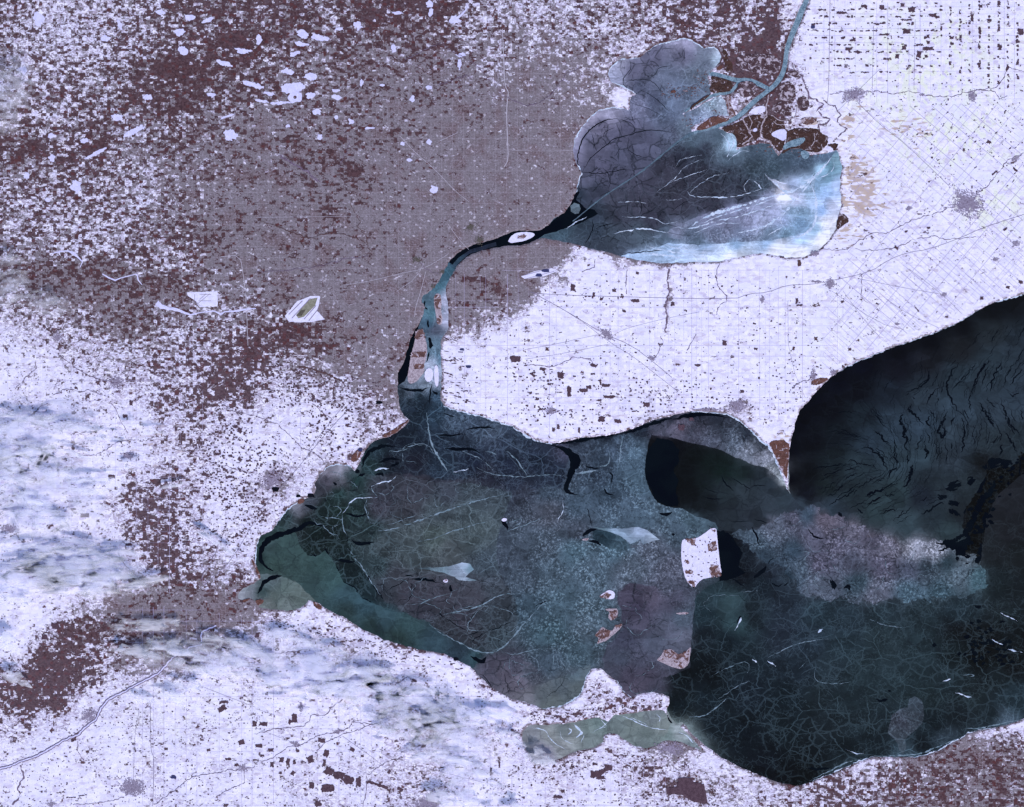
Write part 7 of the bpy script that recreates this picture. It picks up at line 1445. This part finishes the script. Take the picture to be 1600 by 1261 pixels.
scatter([(1262,4),(1600,4),(1600,170),(1330,170),(1262,100)], 200, (.6, 1.6), (.6, 1.4))
allots = [(l, True) for l in LOTS] + [(l, False) for l in AUTO]
allots.sort(key=lambda t: -(t[0][2] * t[0][3] * (3 if t[1] else 1)))
single, rest = allots[:300], allots[300:]
witems = []
for i, (l, m_) in enumerate(single):
    x, y, w, h, rot = l
    poly = lot_poly(x, y, w, h, rot, i)
    if w * h > 9: poly = rough_closed(poly, 1.5, 1.7, 0.9, i * 1.9)
    red = (x, y) in ((855,545),(1275,529),(1240,544),(1249,411))
    V_, F_ = prism_data(poly, LZ - 0.01, LZ + 0.018 + R2.random() * 0.012)
    ox = Vector(P(x, y, 0))
    o = mesh_obj("woodlot", [(v[0] - ox.x, v[1] - ox.y, v[2]) for v in V_], F_, MAT['redwood' if red else 'wood'])
    o.location = ox
    o["category"] = "woodlot"; o["group"] = "woodlots on the snowy farmland"
    witems.append((o, x, y))
label_all(witems, "dark bare woodlot")
V_, F_ = [], []
for i, (l, m_) in enumerate(rest):
    v, f = prism_data(lot_poly(*l, i + 900), LZ - 0.01, LZ + 0.016 + R2.random() * 0.012, len(V_))
    V_ += v; F_ += f
tag(mesh_obj("woodland", V_, F_, MAT['wood']), "countless small dark woodlots peppering the snowy farmland", "woodland", None, "stuff")
bp = rough_closed(T(2,3,[(960,1140),(1030,1140),(1040,1080),(1120,1080),(1140,1110),(1200,1120),(1225,1245),(1130,1230),(1060,1190),(970,1180)]), 1.4, 3, 2)
tag(prism("woodland_block", bp, LZ, LZ + 0.05, MAT['wood']), "large angular brown wood block south of the pale green bay", "woodland")

# ------------------------------------------------------------------ clouds: flat lumpy puffs of real vapour; their shadows fall north-north-west
cm = new_mat("cloud_vapour"); g = G(cm)
ca_ = g.attr("vapour")
k1, _ = g.noise(g.coords(0.34, 1.0, math.radians(-8)), 11.0, 3.0, 0.5, 0.3)
al = g.math('MULTIPLY', ca_.outputs['Fac'], g.ramp(k1, 0.30, 0.62), clamp=True)
df = g.n('BsdfDiffuse'); df.inputs['Color'].default_value = (0.85, 0.865, 0.99, 1)
tl = g.n('BsdfTranslucent'); tl.inputs['Color'].default_value = (0.86, 0.88, 1.0, 1)
tp = g.n('BsdfTransparent')
mx = g.n('MixShader'); mx.inputs[0].default_value = 0.5
g.t.links.new(df.outputs[0], mx.inputs[1]); g.t.links.new(tl.outputs[0], mx.inputs[2])
mx2 = g.n('MixShader'); g.put(mx2.inputs[0], al)
g.t.links.new(tp.outputs[0], mx2.inputs[1]); g.t.links.new(mx.outputs[0], mx2.inputs[2])
om = g.n('OutputMaterial'); g.t.links.new(mx2.outputs[0], om.inputs['Surface'])
CLOUDS = [(30,635,25,4),(15,660,20,6),(85,650,40,4),(60,690,18,6),(20,702,25,8),(140,665,22,3),(195,655,12,6),(15,732,20,8),(85,728,18,4),(150,735,20,3),(115,742,18,6),(200,712,15,5),(40,762,25,4),(140,755,14,3),(60,777,30,6),(30,792,30,5),(75,803,20,5),(120,832,25,3),(100,858,56,10),(130,880,56,13),(60,880,50,14),(30,838,30,4),(150,902,48,9),(10,902,20,4),(15,926,25,6),(330,832,25,3),(270,745,12,2),(180,690,14,3),(95,690,22,3),(230,660,16,3),
 (5,980,12,8),(225,967,30,5),(205,1005,35,7),(250,998,30,8),(285,1010,26,7),(340,990,40,7),(375,1027,25,8),(295,1055,16,7),(270,1075,25,5),(220,1082,25,5),(320,1040,20,5),(20,1045,20,4),(390,1000,24,6),
 (430,975,14,4),(460,985,20,4),(510,1000,20,5),(480,1020,18,6),(455,1040,12,5),(490,1045,30,8),(522,1060,30,6),(570,1040,25,5),(577,1056,20,5),(445,1078,25,4),(470,1105,10,4),(570,1107,18,4),(600,1128,25,5),(630,1082,38,15),(662,1110,42,16),(700,1122,38,13),(732,1100,30,8),(770,1100,25,6),(680,1165,30,8),(720,1187,20,6),(650,1160,15,4),(690,1232,20,8),(730,1242,20,6),(590,1152,8,2),(782,1132,20,9),(838,1168,18,9),(790,1250,15,6),(420,1055,18,6),(540,1085,14,4),
 (30,700,60,30),(70,760,70,26),(110,870,80,24),(40,660,60,22),(30,900,60,18),(640,1095,70,30),(700,1125,60,24),(490,1035,70,30),(560,1060,60,22),(330,1010,60,22),(270,1010,60,18),(720,1200,50,18),(12,420,30,26),(10,130,22,34),(60,455,40,12)]
H_C = 0.95
off_x = H_C / math.tan(SUN_EL) * math.sin(SUN_AZ) / S; off_y = -H_C / math.tan(SUN_EL) * math.cos(SUN_AZ) / S
bm = bmesh.new(); bmesh.ops.create_icosphere(bm, subdivisions=4, radius=1.0)
IV = [v.co.copy() for v in bm.verts]; IF = [tuple(v.index for v in f.verts) for f in bm.faces]; bm.free()
citems = []
rc = random.Random(17)
for i, (x, y, rx, ry) in enumerate(CLOUDS):
    veil = ry > 11 and rx > 20
    x += rc.gauss(0, 3); y += rc.gauss(0, 2); rx *= rc.uniform(.7, 1.5); ry *= rc.uniform(.8, 1.5)
    hc = rc.uniform(0.7, 1.3) + (0.35 if veil else 0.0)
    off_x = hc / math.tan(SUN_EL) * math.sin(SUN_AZ) / S; off_y = -hc / math.tan(SUN_EL) * math.cos(SUN_AZ) / S
    tilt = math.radians(rc.gauss(7, 9)); c, s_ = math.cos(tilt), math.sin(tilt)
    rz = 0.05 + 0.0035 * min(rx, ry * 2.5)
    V_, AL = [], []
    for p in IV:
        lx, ly = p.x * rx, p.y * ry
        f = 1 + 0.75 * mnoise.noise(Vector((lx / (9 if not veil else 26) + i * 7.7, ly / (5 if not veil else 11), 0.3))) + 0.4 * mnoise.noise(Vector((lx / 3.5 + i, ly / 2.4, 1.3)))
        f = max(0.25, f if not veil else 1 + (f - 1) * 0.8)
        hz = 0.45 + 0.75 * abs(mnoise.noise(Vector((lx / 6 + i * 3, ly / 3.2, 4.3)))) * 2.0
        u, v = lx * f * 1.3, ly * f * 1.45
        V_.append(((u * c - v * s_) * S, (-(u * s_ + v * c)) * S, p.z * rz * hz))
        t_ = min(1.0, abs(p.z) / 0.98); AL.append((0.28 if veil else 0.62) * t_ * t_ * (3 - 2 * t_))
    o = mesh_obj("cloud", V_, IF, cm)
    at = o.data.attributes.new("vapour", 'FLOAT', 'POINT'); at.data.foreach_set("value", AL)
    o.data.polygons.foreach_set("use_smooth", [True] * len(IF))
    o.location = P(x + off_x, y + off_y, hc)
    o["category"] = "cloud"; o["group"] = "low streaky clouds over the western farmland"
    citems.append((o, x + off_x, y + off_y))
label_all(citems, "thin white cloud streak")
